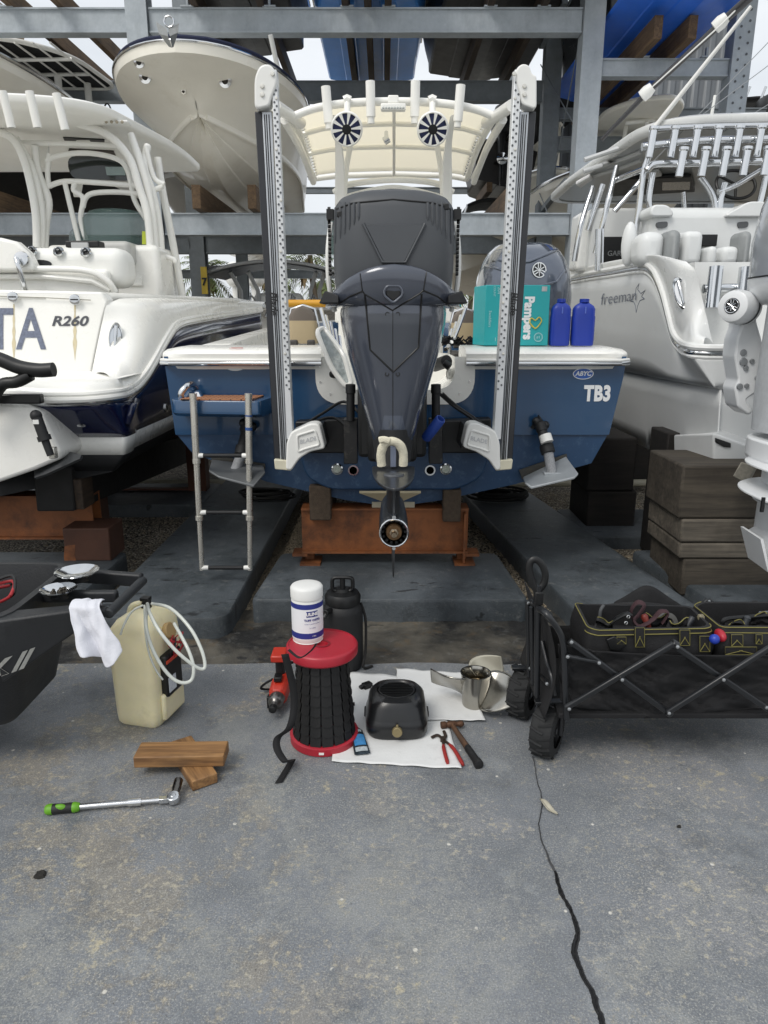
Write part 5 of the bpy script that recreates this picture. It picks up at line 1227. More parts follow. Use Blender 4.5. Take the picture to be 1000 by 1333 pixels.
disc(.046, .002, mat('badge_black', '#0c0c0e', .3, coat=.5), 'badge'); disc(.045, .004, DW, 'badge_ring', .039)
for k in range(3):
    a = PI/2+2*PI*k/3; mb = MB(); e = V((math.cos(a), math.sin(a))) if False else (math.cos(a), math.sin(a)); n_ = (-e[1], e[0])
    L = lambda r_, s_: lpt(e[0]*r_+n_[0]*s_, e[1]*r_+n_[1]*s_, .005)
    for q in ([L(-.035, -.0025), L(.012, -.0025), L(.012, .0025), L(-.035, .0025)], [L(.01, -.009), L(.039, -.011), L(.039, -.005), L(.01, -.004)], [L(.01, .004), L(.039, .005), L(.039, .011), L(.01, .009)]): mb.poly(q)
    mb.build('tuning_fork_mark', DW, cw_)
# =================================================================== LEFT BOAT (white, navy hull)
XS = -1.5
lb = thing('fishing_boat', 'big white boat with navy hull on the left, R260 on its transom', 'boat', (-2.95, 4.2, .6))
railp = [(340, 405), (318, 409), (290, 413.5), (262, 418.5), (240, 423), (228, 429), (220, 440), (212, 454), (203, 471), (192, 490), (182, 503), (173, 511)]
rail = [ax(a, b, XS if a < 300 else XS+(a-300)*.004) for a, b in railp]
tail = [at(163, 516.5, 4.06), at(150, 519, 3.92), at(125, 522, 3.82), at(100, 523.5, 3.79), at(60, 524, 3.77), at(20, 522, 3.77), V((-2.3, 3.77, 1.10)), V((-4.2, 3.8, 1.10))]
rc = cr(rail+tail, 5)
mb = MB(); mb.tube(rc, .021, 10); mb.build('rub_rail', CHROME, lb)
mb = MB(); mb.tube([p+V((.012, -.012, .014)) for p in rc], .017, 8); mb.tube([p+V((.004, -.004, .040)) for p in rc], .016, 8); mb.build('rail_moulding', GEL, lb)
# hull strips below the rail, plan path
def strip(top, bot, n_in=0, m=NAVY, nm='hull_band', rows=6, bulge=0):
    mb = MB(); rings = []
    for a, b in zip(top, bot): rings.append([a.lerp(b, i/rows)+V((bulge*math.sin(PI*i/rows), 0, 0)) for i in range(rows+1)])
    mb.loft(rings, closed=False); return mb.build(nm, m, lb, solid=.01)
def low(p, z, inset):
    q = V((p.x-inset, p.y, z)); 
    if p.y < 4.12: q.y = max(q.y, 3.86+.05+inset*.5)+.1; 
    return q
topc = [p-V((0, 0, .014)) for p in rc]
lw = [low(p, .87, .0) for p in rc]; strip(topc, lw)
lw2 = [low(p, .765, .025) for p in rc]; strip(lw, lw2, m=GEL, nm='boot_stripe', rows=2)
lw3 = [low(p, .66, .12) for p in rc]; strip(lw2, lw3, m=BLACKB, nm='bottom_paint', rows=2)
lw4 = [V((-2.95, p.y, .36)) for p in lw3]; strip(lw3, lw4, m=BLACKB, nm='bottom_paint', rows=2)
# platform and corner block
ptop = [p+V((-.02, .03, .085)) for p in rc]
plat = MB()
tl = cr(tail, 5)
plat.loft([[p+V((0, 0, .03)) for p in tl], [p+V((-.01, .02, .07)) for p in tl], [p+V((-.03, .05, .10)) for p in tl], [V((p.x-.03, 4.75, 1.20)) for p in tl]], closed=False)
plat.build('swim_platform', GEL, lb, angle=70)
I = [at(119, 487, 4.60), at(124, 462, 4.62), at(129, 438, 4.64), at(134, 415, 4.66), at(140, 395, 4.7), at(158, 388.5, 4.9), at(200, 388, 5.5), at(240, 389.5, 6.2), at(280, 391.5, 7.0), at(318, 394, 8.0), at(342, 398, 8.8)]
I = cr(I, 5)
Rr = cr(list(reversed(rail+tail[:2])), 5)
def resamp(L, n):
    d = [0]
    for a, b in zip(L, L[1:]): d.append(d[-1]+(b-a).length)
    out = []
    for i in range(n):
        t = d[-1]*i/(n-1); k = 0
        while k < len(d)-2 and d[k+1] < t: k += 1
        out.append(L[k].lerp(L[k+1], (t-d[k])/max(1e-6, d[k+1]-d[k])))
    return out
# match parameters piecewise: lower knee and upper run
nI = 40
i_k = 20; r_k = [i for i, p in enumerate(Rr) if p.z > 1.44][0]
Ia = resamp(I[:i_k+1], 16)+resamp(I[i_k:], 25)[1:]; Ra = resamp(Rr[:r_k+1], 16)+resamp(Rr[r_k:], 25)[1:]
mb = MB(); rings = []
for a, b in zip(Ia, Ra):
    b = b+V((0, 0, .045)); row = []
    for i in range(13):
        t = i/12; p = a.lerp(b, t); row.append(p+V((.05*math.sin(PI*t), -.05*math.sin(PI*t), .05*math.sin(PI*t))))
    rings.append(row)
mb.loft(rings, closed=False); blk = mb; mb.build('corner_coaming', GEL, lb, angle=80)
mb = MB(); tf = [at(-140, 376, 4.68), at(60, 378, 4.68), at(132, 380, 4.68), at(141, 392, 4.69), at(134, 415, 4.67), at(119, 488, 4.62), at(-140, 488, 4.62)]
mb.prism(tf, (0, .12, 0)); tfm = mb; mb.build('transom_face', GEL, lb, bevel=.015, bseg=3)
mb = MB(); mb.loft([[at(-140, 377, 4.72), at(60, 379, 4.72), at(140, 381, 4.8), at(215, 384, 5.5), at(306, 388.5, 7.3), at(342, 395, 8.8)], [at(-140, 390, 4.70), at(60, 390, 4.70), at(146, 393, 4.84), at(215, 391, 5.5), at(306, 394, 7.3), at(344, 402, 8.7)]], closed=False); mb.build('gunwale', GEL, lb, solid=.05)
mb = MB(); mb.grid(lambda u, v: V((-4.3+2.6*u, 4.7+4.*v, 1.25)), 4, 4); mb.build('cockpit_sole', GEL, lb)
# lettering and fittings
tfb = tfm.surf()
def proj(t, bv, f, off=.004): t.v = [hit(bv, *f(p), off, 4.6) for p in t.v]
t = text_mb('TA', .31, bold=.004, sx=.80, space=1.15, align='RIGHT'); proj(t, tfb, lambda p: (59+p.x*225, 431-p.y*245)); t.build('lettering', mat('mottled_blue_letters', '#6d7486', .45, var=.35, vs=60), lb)
t = text_mb('R260', .078, bold=.0022, shear=.25, sx=1.25); proj(t, tfb, lambda p: (90+p.x*228, 418.5-p.y*225)); t.build('lettering', mat('badge_grey', '#55565a', .3, metal=.4), lb)
for a, b in ((17, 386.5), (97.5, 390)):
    o = at(a, b, 4.655); mb = MB(); mb.lathe([(0, 0), (.034, 0), (.032, .008), (.026, .01), (0, .006)], o, (0, -1, 0), 24); mb.build('latch', CHROME, lb)
    mb = MB(); mb.box(o+V((0, -.009, 0)), (.05, .004, .008)); mb.build('latch_slot', BLK, lb)
mb = MB(); mb.tube([at(-30, 384.5, 4.662), at(60, 387.5, 4.662), at(118, 390.5, 4.664)], .003, 6); mb.build('hatch_seam', mat('seam_shadow', '#8f8b80', .7), lb)
# rust streak below each latch: a stain with its own shape
for a, y0, y1, w in ((18, 396, 472, 2.2), (97.5, 397, 470, 2.4)):
    mb = MB(); mb.grid(lambda u, v: hit(tfb, a+(u-.5)*2*w*(.35+.65*v)*(1+.3*math.sin(v*23)), y0+(y1-y0)*v*(1-.25*abs(2*u-1)), .0015), 6, 16); mb.build('rust_streak', mat('rust_stain', '#cfc3a2', .5, var=.12, vs=30), lb)
# oval chrome cleat on the block
bs_ = blk.surf(); o = hit(bs_, 150.5, 440, .0); nrm = (V((0, 0, CAMH))-o).normalized(); nrm = V((.35, -.9, .15)).normalized(); u_ = V((0, 0, 1)).cross(nrm).normalized(); v_ = nrm.cross(u_)
v_ = (v_+u_*.12).normalized()
mb = MB(); mb.loft([[o+u_*(r_*.040*math.cos(q))+v_*(r_*.092*math.sin(q))+nrm*h for q in [2*PI*k/36 for k in range(36)]] for r_, h in ((1.08, -.01), (1.05, .012), (.98, .02), (.82, .016), (.78, .004))]); mb.build('cleat_plate', CHROME, lb)
mb = MB(); mb.tube([o+v_*t+nrm*(.014+.016*math.cos(t*14)) for t in (-.07, -.045, -.02, 0, .02, .045, .07)], .011, 10); mb.build('cleat_bar', CHROME, lb)
for a, b, w in ((178, 391.5, .05), (268, 391, .05)):
    mb = MB(); mb.box(at(a, b, 5.2 if a < 200 else 6.6)+V((0, 0, .012)), (.10, .03, .016)); mb.build('deck_cleat', CHROME, lb, bevel=.006)
# pull-up steel cleat on the navy band, round vents
for a, b in ((106, 546),):
    o = at(a, b, 3.93); mb = MB(); mb.box(o+V((0, -.01, 0)), (.045, .02, .08)); mb.ball(o+V((0, -.02, .01)), .02); mb.build('tow_eye', CHROME, lb, bevel=.006)
for a, b, Y in ((162.5, 539, 4.15), (216, 531, 4.7)):
    o = ax(a, b, XS+.005); mb = MB(); mb.lathe([(.016, 0), (.03, 0), (.03, .008), (.016, .008)], o, (1, 0, 0), 20, cap=False); mb.build('through_hull', CHROME, lb)
mb = MB(); mb.poly([at(165, 552, 4.0), at(172, 528, 4.02), at(180, 519, 4.25), at(168, 552, 4.2)]); mb.build('strake', NAVY, lb, solid=.03)
# white motor pod under the platform, trim tab
mb = MB(); mb.prism([at(-60, 520, 3.72), at(36, 527, 3.72), at(52, 535, 3.72), at(80, 588, 3.74), at(78, 598, 3.74), at(45, 612, 3.72), at(-60, 648, 3.7)], (0, .5, 0)); mb.build('motor_pod', GEL, lb, bevel=.02, bseg=3)
mb = MB(); mb.prism([at(44, 612, 3.85), at(92, 588, 3.85), at(106, 592, 3.72), at(104, 597, 3.70), at(60, 617, 3.70), at(45, 622, 3.72)], (0, .02, -.012)); mb.build('trim_tab', mat('dark_steel_tab', '#56585a', .45, metal=.5), lb)
a0, a1 = at(47, 541, 3.66), at(66, 593, 3.64); d = (a1-a0)
mb = MB(); mb.cyl(a0, a0+d*.55, .027, seg=18); mb.cyl(a0+d*.5, a0+d*.62, .034, seg=18); mb.cyl(a0+d*.6, a1, .020, .018, 16); mb.ball(a0, .03); mb.build('tab_actuator', BLKM, lb)
mb = MB(); mb.box(a0+d*.14+V((.0, -.026, 0)), (.03, .006, .022)); mb.build('actuator_label', WPL, lb)
mb = MB(); mb.box(a1+V((0, .03, .01)), (.035, .04, .06)); mb.build('actuator_foot', STEELW, lb, bevel=.005)
mb = MB(); mb.box(at(10, 519, 3.7), (.36, .05, .05)); mb.build('pod_bracket', BLK, lb, bevel=.008)
for q, r_ in (([(-40, 455), (0, 468), (25, 478), (50, 482), (70, 481)], .036), ([(-30, 545), (-8, 515), (4, 500), (22, 497), (40, 488)], .03)):
    mb = MB(); mb.tube(cr([at(a, b, 3.62) for a, b in q], 6), r_, 14); mb.build('rigging_tube', BLK, lb)
# seats and console
def rbox(px0, py0, px1, py1, Y, dep, m, nm, bev=.03, par=lb, bseg=4):
    p0, p1 = at(px0, py1, Y), at(px1, py0, Y); c = (p0+p1)/2; mb = MB(); mb.box(c+V((0, dep/2, 0)), (p1.x-p0.x, dep, p1.z-p0.z)); return mb.build(nm, m, par, bevel=bev, bseg=bseg)
rbox(-130, 321, 160, 374, 5.05, .28, VINYL, 'bench_bolster', .085)
mb = MB(); mb.tube(cr([at(-100, 352, 4.95), at(60, 350, 4.95), at(115, 353, 4.95), at(140, 366, 4.97), at(150, 380, 5.0)], 6), .022, 10); mb.tube([at(-100, 360, 4.97), at(60, 360, 4.97), at(120, 366, 4.97), at(143, 378, 5.0)], .018, 8); mb.build('bench_rail', GEL, lb)
rbox(-130, 350, 140, 400, 5.0, .2, GEL, 'bench_base', .03)
for a in (41, 76, 111.5):
    o = at(a, 326.5+(a-41)*.02, 5.04); mb = MB(); mb.lathe([(.020, .02), (.036, .004), (.037, 0), (.03, -.01)], o, (-.1, 1, -.5), 22, cap=False); mb.build('rod_holder', CHROME, lb)
    mb = MB(); mb.lathe([(.022, .018), (0, .018)], o, (-.1, 1, -.5), 18); mb.build('rod_holder_bore', BLK, lb)
o = at(53, 343.5, 5.045); mb = MB(); mb.loft([[o+V((.075*k*math.cos(q), h, .026*k*math.sin(q))) for q in [2*PI*i/30 for i in range(30)]] for k, h in ((1, 0), (1, -.004), (.84, -.004), (.84, -.001))]); mb.build('oval_badge', mat('badge_dark', '#2c2d30', .3), lb)
mb = MB(); mb.prism([at(-60, 308, 4.9), at(0, 309, 4.9), at(20, 314, 4.9), at(36, 328, 4.9), at(44, 345, 4.9), at(44, 353, 4.9), at(-60, 352, 4.9)], (0, .1, 0)); mb.build('tackle_door', GEL, lb, bevel=.02, bseg=3)
o = at(28, 337, 4.89); mb = MB(); mb.lathe([(0, 0), (.05, 0), (.045, .01), (.02, .015), (0, .012)], o, (0, -1, .1), 24); mb.tube(cr([o+V((-.02, -.03, 0)), o+V((0, -.05, -.05)), o+V((.01, -.03, -.17)), o+V((.01, 0, -.22))], 6), .017, 10); mb.build('hinge_arm', CHROME, lb)
rbox(85, 313, 128, 322, 5.3, .12, BLK, 'switch_box', .01); rbox(93, 315.5, 114, 325, 5.28, .03, mat('grey_face', '#b0b1b0', .5), 'switch_face', .004)
rbox(95, 313, 167, 345, 5.75, .4, mat('console_grey', '#b9b9b5', .45), 'console_pad', .04)
rbox(70, 318, 205, 420, 5.9, .6, GEL, 'console', .05)
rbox(163, 360, 184, 372, 5.88, .02, GEL, 'console_hatch', .006)
# curved windshield
def ws_fn(u, v):
    a = 90+108*u; top = 271+10*(2*u-1)**2 if u > .25 else 271+10*(2*u-1)**2+(.25-u)*90
    return at(a, 322-(322-top)*v, 6.0+.25*(2*u-1)**2)
mb = MB(); mb.grid(ws_fn, 16, 8); mb.build('windshield', GLASS, lb, solid=.006)
# front enclosure glass and frame panel
mb = MB(); mb.prism(fillet([at(86, 203, 6.3), at(146, 203, 6.3), at(169, 218, 6.3), at(170, 235, 6.3), at(92, 233, 6.3)], .08, 4), (0, .02, 0)); mb.build('upper_window', DGLASS, lb)
mb = MB(); mb.prism([at(137, 217, 6.29), at(163, 217, 6.29), at(163, 228, 6.29), at(139, 228, 6.29)], (0, .008, 0)); mb.build('window_label', mat('pale_glass_card', '#93a4a2', .3), lb)
# T-top frame tubes
def tubes(L, r_, Y, nm='frame_tube', par=lb, m=WPC):
    for q in L:
        mb = MB(); mb.tube(cr([at(p[0], p[1], p[2] if len(p) > 2 else Y) for p in q], 5), r_, 10); mb.build(nm, m, par)
tubes([[(100, 160, 6.0), (140, 175, 6.0), (168, 205, 6.0), (180, 240, 6.0), (192, 280, 6.0), (196, 330, 6.0), (196, 385, 6.0)],
       [(170, 175, 6.1), (184, 215, 6.05), (196, 262, 6.05), (202, 320, 6.05), (203, 387, 6.05)],
       [(192, 190, 6.2), (188, 218, 6.1), (200, 255, 6.1), (209, 310, 6.1), (211, 388, 6.1)],
       [(205, 205, 6.3), (212, 250, 6.3), (224, 310, 6.3), (238, 388, 6.3)],
       [(0, 172, 6.0), (18, 182, 6.0), (32, 210, 6.0), (42, 250, 6.0), (47, 285, 6.0), (48, 322, 6.0)],
       [(20, 180, 6.05), (40, 215, 6.05), (50, 250, 6.05), (55, 285, 6.05), (53, 322, 6.05)],
       [(45, 190, 6.1), (50, 225, 6.1), (63, 260, 6.1), (60, 290, 6.1), (58, 322, 6.1)]], .030, 6)
tubes([[(25, 186), (90, 187), (160, 190)], [(60, 210), (75, 203), (110, 199), (150, 206), (166, 222), (175, 260), (190, 285)], [(62, 243), (85, 236), (130, 238), (180, 242)], [(108, 270), (112, 257), (124, 251), (155, 250), (185, 253)],
       [(84, 236), (92, 270), (103, 315)], [(98, 238), (96, 248), (108, 258), (105, 285), (112, 312)], [(185, 255), (212, 242)], [(196, 328), (225, 337), (228, 342)], [(190, 190), (200, 230), (214, 240)], [(64, 200), (62, 225), (64, 245)]], .020, 6.12)
mb = MB(); mb.prism([at(44, 190, 6.2), at(62, 190, 6.2), at(62, 215, 6.2), at(46, 222, 6.2)], (0, .03, 0)); mb.build('frame_gusset', WPC, lb); mb = MB(); mb.prism([at(92, 238, 6.2), at(107, 238, 6.2), at(104, 256, 6.2), at(96, 256, 6.2)], (0, .02, 0)); mb.build('frame_gusset', WPC, lb)
# hard top: rounded slab, underside visible
HT = fillet([V((-4.2, 5.38, 2.95)), V((-2.6, 5.40, 2.98)), V((-2.05, 5.62, 2.99)), V((-1.83, 7.0, 3.0)), V((-1.83, 7.75, 2.98)), V((-4.2, 7.75, 2.98))], [.1, .6, .45, .4, .1, .1], 7)
ctr = V((-3, 6.6, 3.0))
mb = MB(); mb.loft([[p+(ctr-p)*.10+V((0, 0, -.035)) for p in HT], [p+(ctr-p)*.012+V((0, 0, -.02)) for p in HT], [p for p in HT], [p+V((0, 0, .035)) for p in HT], [p+(ctr-p)*.02+V((0, 0, .05)) for p in HT], [p+(ctr-p)*.3+V((0, 0, .055)) for p in HT]]); mb.build('hard_top', WPC, lb, angle=50); hts = mb.surf()
mb = MB(); mb.prism([hit(hts, a, b, .01, 6) for a, b in ((82, 178), (136, 181), (136, 185), (120, 185), (116, 181), (100, 181), (97, 183), (84, 182))], (0, 0, -.008)); mb.build('speaker_slot', BLK, lb)
mb = MB(); mb.prism([hit(hts, a, b, .012, 6) for a, b in ((90, 193), (148, 196), (151, 203), (88, 199))], (0, 0, -.008)); mb.build('console_slot', mat('slot_dark', '#3a3028', .6), lb)
q = hit(hts, 152, 160, .012, 6); mb = MB(); mb.box(q, (.2, .1, .02)); mb.build('courtesy_light', WPL, lb, bevel=.008)
for i in range(4): mb = MB(); mb.ball(q+V((-.06+.04*i, -.055, -.006)), .012, 8, 6); mb.build('led', mat('lamp_tan', '#a89f8c', .4), lb)
for a, y0, dx in ((3, 118, 12), (38, 118, 11), (73, 121, 12)):
    p, q = at(a, y0, 5.33), at(a+dx, y0+48, 5.36)
    mb = MB(); mb.lathe([(.022, 0), (.028, .002), (.028, (q-p).length), (.02, (q-p).length)], p, q-p, 18, cap=False); mb.lathe([(.02, 0), (.02, .2), (0, .2)], p, q-p, 12, cap=False); mb.build('rod_holder', WPC, lb)
tag_ = MB(); tag_.prism([at(185, 301, 6.02), at(193, 301, 6.02), at(193, 318, 6.02), at(185, 318, 6.02)], (0, .003, 0)); tag_.build('yellow_tag', mat('yellow_green_card', '#b9c53a', .5), lb)
# =================================================================== RIGHT BOAT (grey catamaran)
fb = thing('catamaran_boat', 'grey catamaran with chrome rod holders on the right, marlin logo on its side', 'boat', (3.2, 4.2, .6))
XF = 1.82
rp = [(738, 366), (770, 360), (800, 355), (826, 350.5), (840, 350), (850, 357), (857, 370), (864, 390), (871, 418), (877, 440), (886, 452)]
fr = [ax(a, b, XF+(0 if a > 745 else 0)) for a, b in rp]
ft = [at(897, 457.5, 4.12), at(915, 459.5, 4.05), at(940, 460, 4.02), at(1000, 460, 4.0), V((3.0, 4.0, 1.325)), V((4.6, 4.0, 1.325))]
fr = [V((p.x, p.y, p.z)) for p in fr]
fc = cr(fr+ft, 5)
GELW = mat('pale_grey_gelcoat', '#e6e7e5', .28, var=.03, vs=2, coat=.3, rv=.05)
mb = MB(); mb.tube(fc, .018, 10); mb.build('rub_rail', CHROME, fb)
mb = MB(); mb.tube([p+V((-.006, -.01, .030)) for p in fc], .02, 8); mb.tube([p+V((0, 0, -.022)) for p in fc], .014, 8); mb.build('rail_moulding', GELW, fb)
def fz(p, z, dx=0): 
    return V((p.x+dx, p.y, z))
kz = 1.155
def fstrip(top, bot, m, nm, rows=4, bulge=0):
    mb = MB(); rings = [[a.lerp(b, i/rows)+V((-bulge*math.sin(PI*i/rows), 0, 0)) for i in range(rows+1)] for a, b in zip(top, bot)]
    mb.loft(rings, closed=False); return mb.build(nm, m, fb, solid=.012), mb
crn = [p for p in fc if p.x < 2.0 or True]
up1 = [p-V((0, 0, .02)) for p in fc]
nfr = len(cr(fr, 5))-1
def fk(i, p):
    if i < nfr-4: return V((p.x, p.y, min(kz, p.z-.05)))
    if p.x < 1.9: t = (i-(nfr-4))/8; return V((1.82+.03*min(1, t), max(4.0, 4.42-.42*t), kz))
    return V((max(p.x, 1.87), 4.0, kz))
kn = [fk(i, p) for i, p in enumerate(fc)]
o1, sidemb = fstrip(up1, kn, GELG, 'hull_side', 6, .0)
kn2 = [p+V((.035 if p.x < 1.9 else 0, .03 if p.x >= 1.9 else 0, -.012)) for p in kn]
fstrip(kn, kn2, GELG, 'chine_step', 1)
bt = [V((p.x+.04, p.y+.02, .66+(.0 if p.y < 5 else -.03))) for p in kn2]
o2, lowmb = fstrip(kn2, bt, GELG, 'hull_lower', 4)
bt2 = [V((p.x+.5 if p.x < 1.95 else 2.5, p.y+.1, .45)) for p in bt]; fstrip(bt, bt2, GELG, 'hull_bottom', 1)
E = [(ax(877, 566, 1.80), ax(877, 597, 1.80)), (at(929, 564, 3.93), at(929, 619, 3.93)), (at(1080, 616, 3.93), at(1080, 672, 3.93))]
mb = MB(); mb.loft([[a_, b_, b_+d_, a_+d_] for (a_, b_), d_ in zip(E, (V((.12, .02, 0)), V((.12, .12, 0)), V((.02, .12, 0))))]); mb.build('motor_bracket', GELG, fb, bevel=.012, bseg=3)
mb = MB(); mb.prism([at(932, 570, 3.92), at(952, 577, 3.92), at(952, 583, 3.92), at(943, 582, 3.92), at(932, 576, 3.92)], (0, .03, 0)); mb.build('transducer_slot', BLK, fb, bevel=.004)
# corner block
fI = [at(929, 447, 4.20), at(926, 438, 4.22), at(920, 412, 4.26), at(912, 378, 4.3), at(905, 352, 4.34), at(896, 341, 4.45), at(870, 339, 4.8), at(830, 341.5, 5.6), at(790, 348, 6.3), at(740, 361, 7.6)]
fI = cr(fI, 5); fR = cr(list(reversed(fr+ft[:2])), 5)
r_k = [i for i, p in enumerate(fR) if p.z > 1.70][0]; i_k = 21
Ia = resamp(fI[:i_k+1], 18)+resamp(fI[i_k:], 25)[1:]; Ra = resamp(fR[:r_k+1], 18)+resamp(fR[r_k:], 25)[1:]
mb = MB(); rings = []
for a, b in zip(Ia, Ra):
    b = b+V((0, 0, .04)); rings.append([a.lerp(b, i/12)+V((-.04, -.045, .04))*math.sin(PI*i/12) for i in range(13)])
mb.loft(rings, closed=False); fblk = mb; mb.build('corner_coaming', GELW, fb, angle=80)
mb = MB(); mb.prism([at(905, 341, 4.36), at(1120, 341, 4.36), at(1120, 470, 4.36), at(900, 470, 4.36)], (0, .08, 0)); mb.build('transom_bulkhead', GELW, fb)
mb = MB(); mb.loft([[V((p.x, p.y, p.z+.03)) for p in ft[1:]], [V((p.x, 4.4, 1.36)) for p in ft[1:]]], closed=False); mb.build('transom_ledge', GELW, fb, solid=.02)
bsf = fblk.surf(); o = hit(bsf, 887, 382, 0, 4.4); nrm = V((-.45, -.85, .25)).normalized(); u_ = V((0, 0, 1)).cross(nrm).normalized(); v_ = nrm.cross(u_); v_ = (v_-u_*.35).normalized()
mb = MB(); mb.loft([[o+u_*(r_*.042*math.cos(q))+v_*(r_*.098*math.sin(q))+nrm*h for q in [2*PI*k/36 for k in range(36)]] for r_, h in ((1.08, -.02), (1.05, .012), (.98, .02), (.82, .016), (.78, .004))]); mb.build('cleat_plate', CHROME, fb)
mb = MB(); mb.tube([o+v_*t+nrm*(.014+.016*math.cos(t*14)) for t in (-.07, -.045, -.02, 0, .02, .045, .07)], .011, 10); mb.build('cleat_bar', CHROME, fb)
# rod rack on the bulkhead
for a, y0, y1 in ((929, 347, 401), (968, 348, 400)):
    mb = MB(); p, q = at(a+4, y0, 4.27), at(a-2, y1, 4.25); mb.cyl(p, q, .04, seg=20); mb.build('rod_tube', CHROME, fb)
mb = MB(); mb.cyl(at(916, 376, 4.3), at(975, 374, 4.3), .026, seg=16); mb.build('rod_bar', CHROME, fb)
# through-hull fittings
for a, b, r_ in ((808, 503, .03), (823.5, 505, .034), (831, 506.5, .034), (839, 508, .025), (845, 509, .025), (808.5, 561, .03)):
    q = hit(lowmb.surf(), a, b, .0, 4.8) if b > 495 else None
    mb = MB(); mb.lathe([(r_*.6, .004), (r_, 0), (r_, -.004)], q, (1, 0, 0), 18, cap=False); mb.build('through_hull', CHROME, fb)
    mb = MB(); mb.lathe([(r_*.62, -.003), (0, -.003)], q, (1, 0, 0), 16); mb.build('through_hull_bore', BLK, fb)
for a, b in ((849.5, 391), (855.5, 408)):
    q = hit(sidemb.surf(), a, b, .0, 4.6); mb = MB(); mb.lathe([(.022, .004), (.032, 0), (.032, -.004)], q, (1, 0, 0), 18, cap=False); mb.build('fuel_vent', CHROME, fb)
    mb = MB(); mb.lathe([(.023, -.003), (0, -.003)], q, (1, 0, 0), 16); mb.build('vent_bore', BLK, fb)
# script lettering and marlin outline on the side
ss = sidemb.surf()
t = text_mb('freeman', 1.0, bold=-.008, shear=.15); xs = [p.x for p in t.v]; w0, w1 = min(xs), max(xs)
nv = []
for p in t.v:
    f = (p.x-w0)/(w1-w0); q = hit(ss, 784+46*f, 390.5-6*f-p.y*21, .014, 5.2); nv.append(q-V((.009, 0, 0)))
t.v = nv; t.build('lettering', STAIN, fb)
ml = [(824, 388), (828, 383), (829, 375), (833, 369), (831, 377), (835, 382), (841, 378), (836, 386), (840, 389), (834, 391), (831, 398), (829, 407), (828, 398), (826, 393), (822, 392), (824, 388)]
mb = MB(); mb.tube(on_line(ss, ml, 3, .008, 5.), .006, 5); mb.build('marlin_logo', STAIN, fb)
# hard top
HF = fillet([V((1.98, 5.75, 2.92)), V((4.5, 5.6, 2.93)), V((4.5, 9.1, 2.88)), V((1.93, 9.1, 2.88)), V((1.9, 8.0, 2.9))], [.5, .1, .1, .35, .3], 7)
ctr = V((3.2, 7.4, 2.9))
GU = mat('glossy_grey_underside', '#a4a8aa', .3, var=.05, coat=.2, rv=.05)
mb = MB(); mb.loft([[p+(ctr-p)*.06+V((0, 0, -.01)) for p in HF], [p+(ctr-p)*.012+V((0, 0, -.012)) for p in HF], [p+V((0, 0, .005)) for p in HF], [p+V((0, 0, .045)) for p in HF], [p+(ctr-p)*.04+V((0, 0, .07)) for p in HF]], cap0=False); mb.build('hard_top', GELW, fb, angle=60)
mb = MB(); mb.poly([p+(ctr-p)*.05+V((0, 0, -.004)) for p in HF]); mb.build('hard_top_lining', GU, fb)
und = MB(); und.poly([p+(ctr-p)*.05+V((0, 0, -.02)) for p in HF]); us = und.surf()
for poly, m in (([(800, 230), (900, 226), (905, 246), (795, 252)], BLK), ([(862, 233), (900, 232), (899, 243), (862, 244)], DGLASS), ([(750, 236), (768, 226), (772, 230), (756, 241)], mat('lamp_white', '#dcdcda', .3)), ([(838, 222), (858, 219), (862, 225), (842, 229)], GELG)):
    q = [hit(us, a, b, .004, 7) for a, b in poly]; mb = MB(); mb.prism(q, (0, 0, -.03)); mb.build('ceiling_panel' if m is not MATS['lamp_white'] else 'ceiling_lamp', m, fb, bevel=.006)
for y in (190, 205, 216):
    mb = MB(); mb.tube(on_line(us, [(770-y*.1+10, y+18), (815, y), (835, y-8)], 5, .006, 6.5), .02, 8); mb.build('ceiling_beam', GELG, fb)
def chrome(L, r_, Y, nm='frame_pipe'): tubes(L, r_, Y, nm, fb, CHROME)
chrome([[(846, 168, 5.8), (920, 164.5, 5.75), (1010, 163, 5.7)]], .022, 5.7, 'rail_pipe')
chrome([[(836, 191), (870, 187), (920, 183), (1010, 181)], [(842, 222), (852, 214), (880, 213), (930, 212), (1010, 209)]], .028, 5.6, 'rail_pipe')
for i, a in enumerate((852, 880, 909, 937, 964, 992)):
    p, q = at(a, 166-i*.3, 5.55), at(a-7, 205-i*.4, 5.55); mb = MB(); mb.cyl(p, q, .027, seg=16); mb.lathe([(.034, -.006), (.034, .012), (.027, .02)], p, q-p, 16); mb.build('rod_holder', CHROME, fb)
for i, a in enumerate((891, 920, 947, 974, 1001)):
    p, q = at(a, 193-i*.3, 5.45), at(a-7, 230-i*.5, 5.45); mb = MB(); mb.cyl(p, q, .027, seg=16); mb.lathe([(.034, -.006), (.034, .012), (.027, .02)], p, q-p, 16); mb.build('rod_holder', CHROME, fb)
chrome([[(846, 200), (838, 225), (832, 270), (827, 310), (834, 336)], [(850, 225), (845, 260), (850, 285), (858, 300)], [(912, 230), (928, 255), (932, 285)], [(998, 222), (990, 260), (978, 300)], [(944, 238), (938, 260), (936, 285)], [(1000, 215), (960, 240), (935, 250)], [(772, 243, 6.6), (756, 295, 6.5), (748, 340, 6.5)], [(803, 217, 6.4), (792, 262, 6.3), (775, 330, 6.3)], [(785, 240, 6.6), (765, 300, 6.6)], [(835, 235, 6.3), (800, 275, 6.3)], [(890, 250, 6.6), (892, 285, 6.6)], [(800, 235, 6.4), (850, 215, 6.)]], .023, 5.7)
chrome([[(781, 298, 6.2), (780, 352, 6.2)]], .035, 6.2, 'console_pipe')
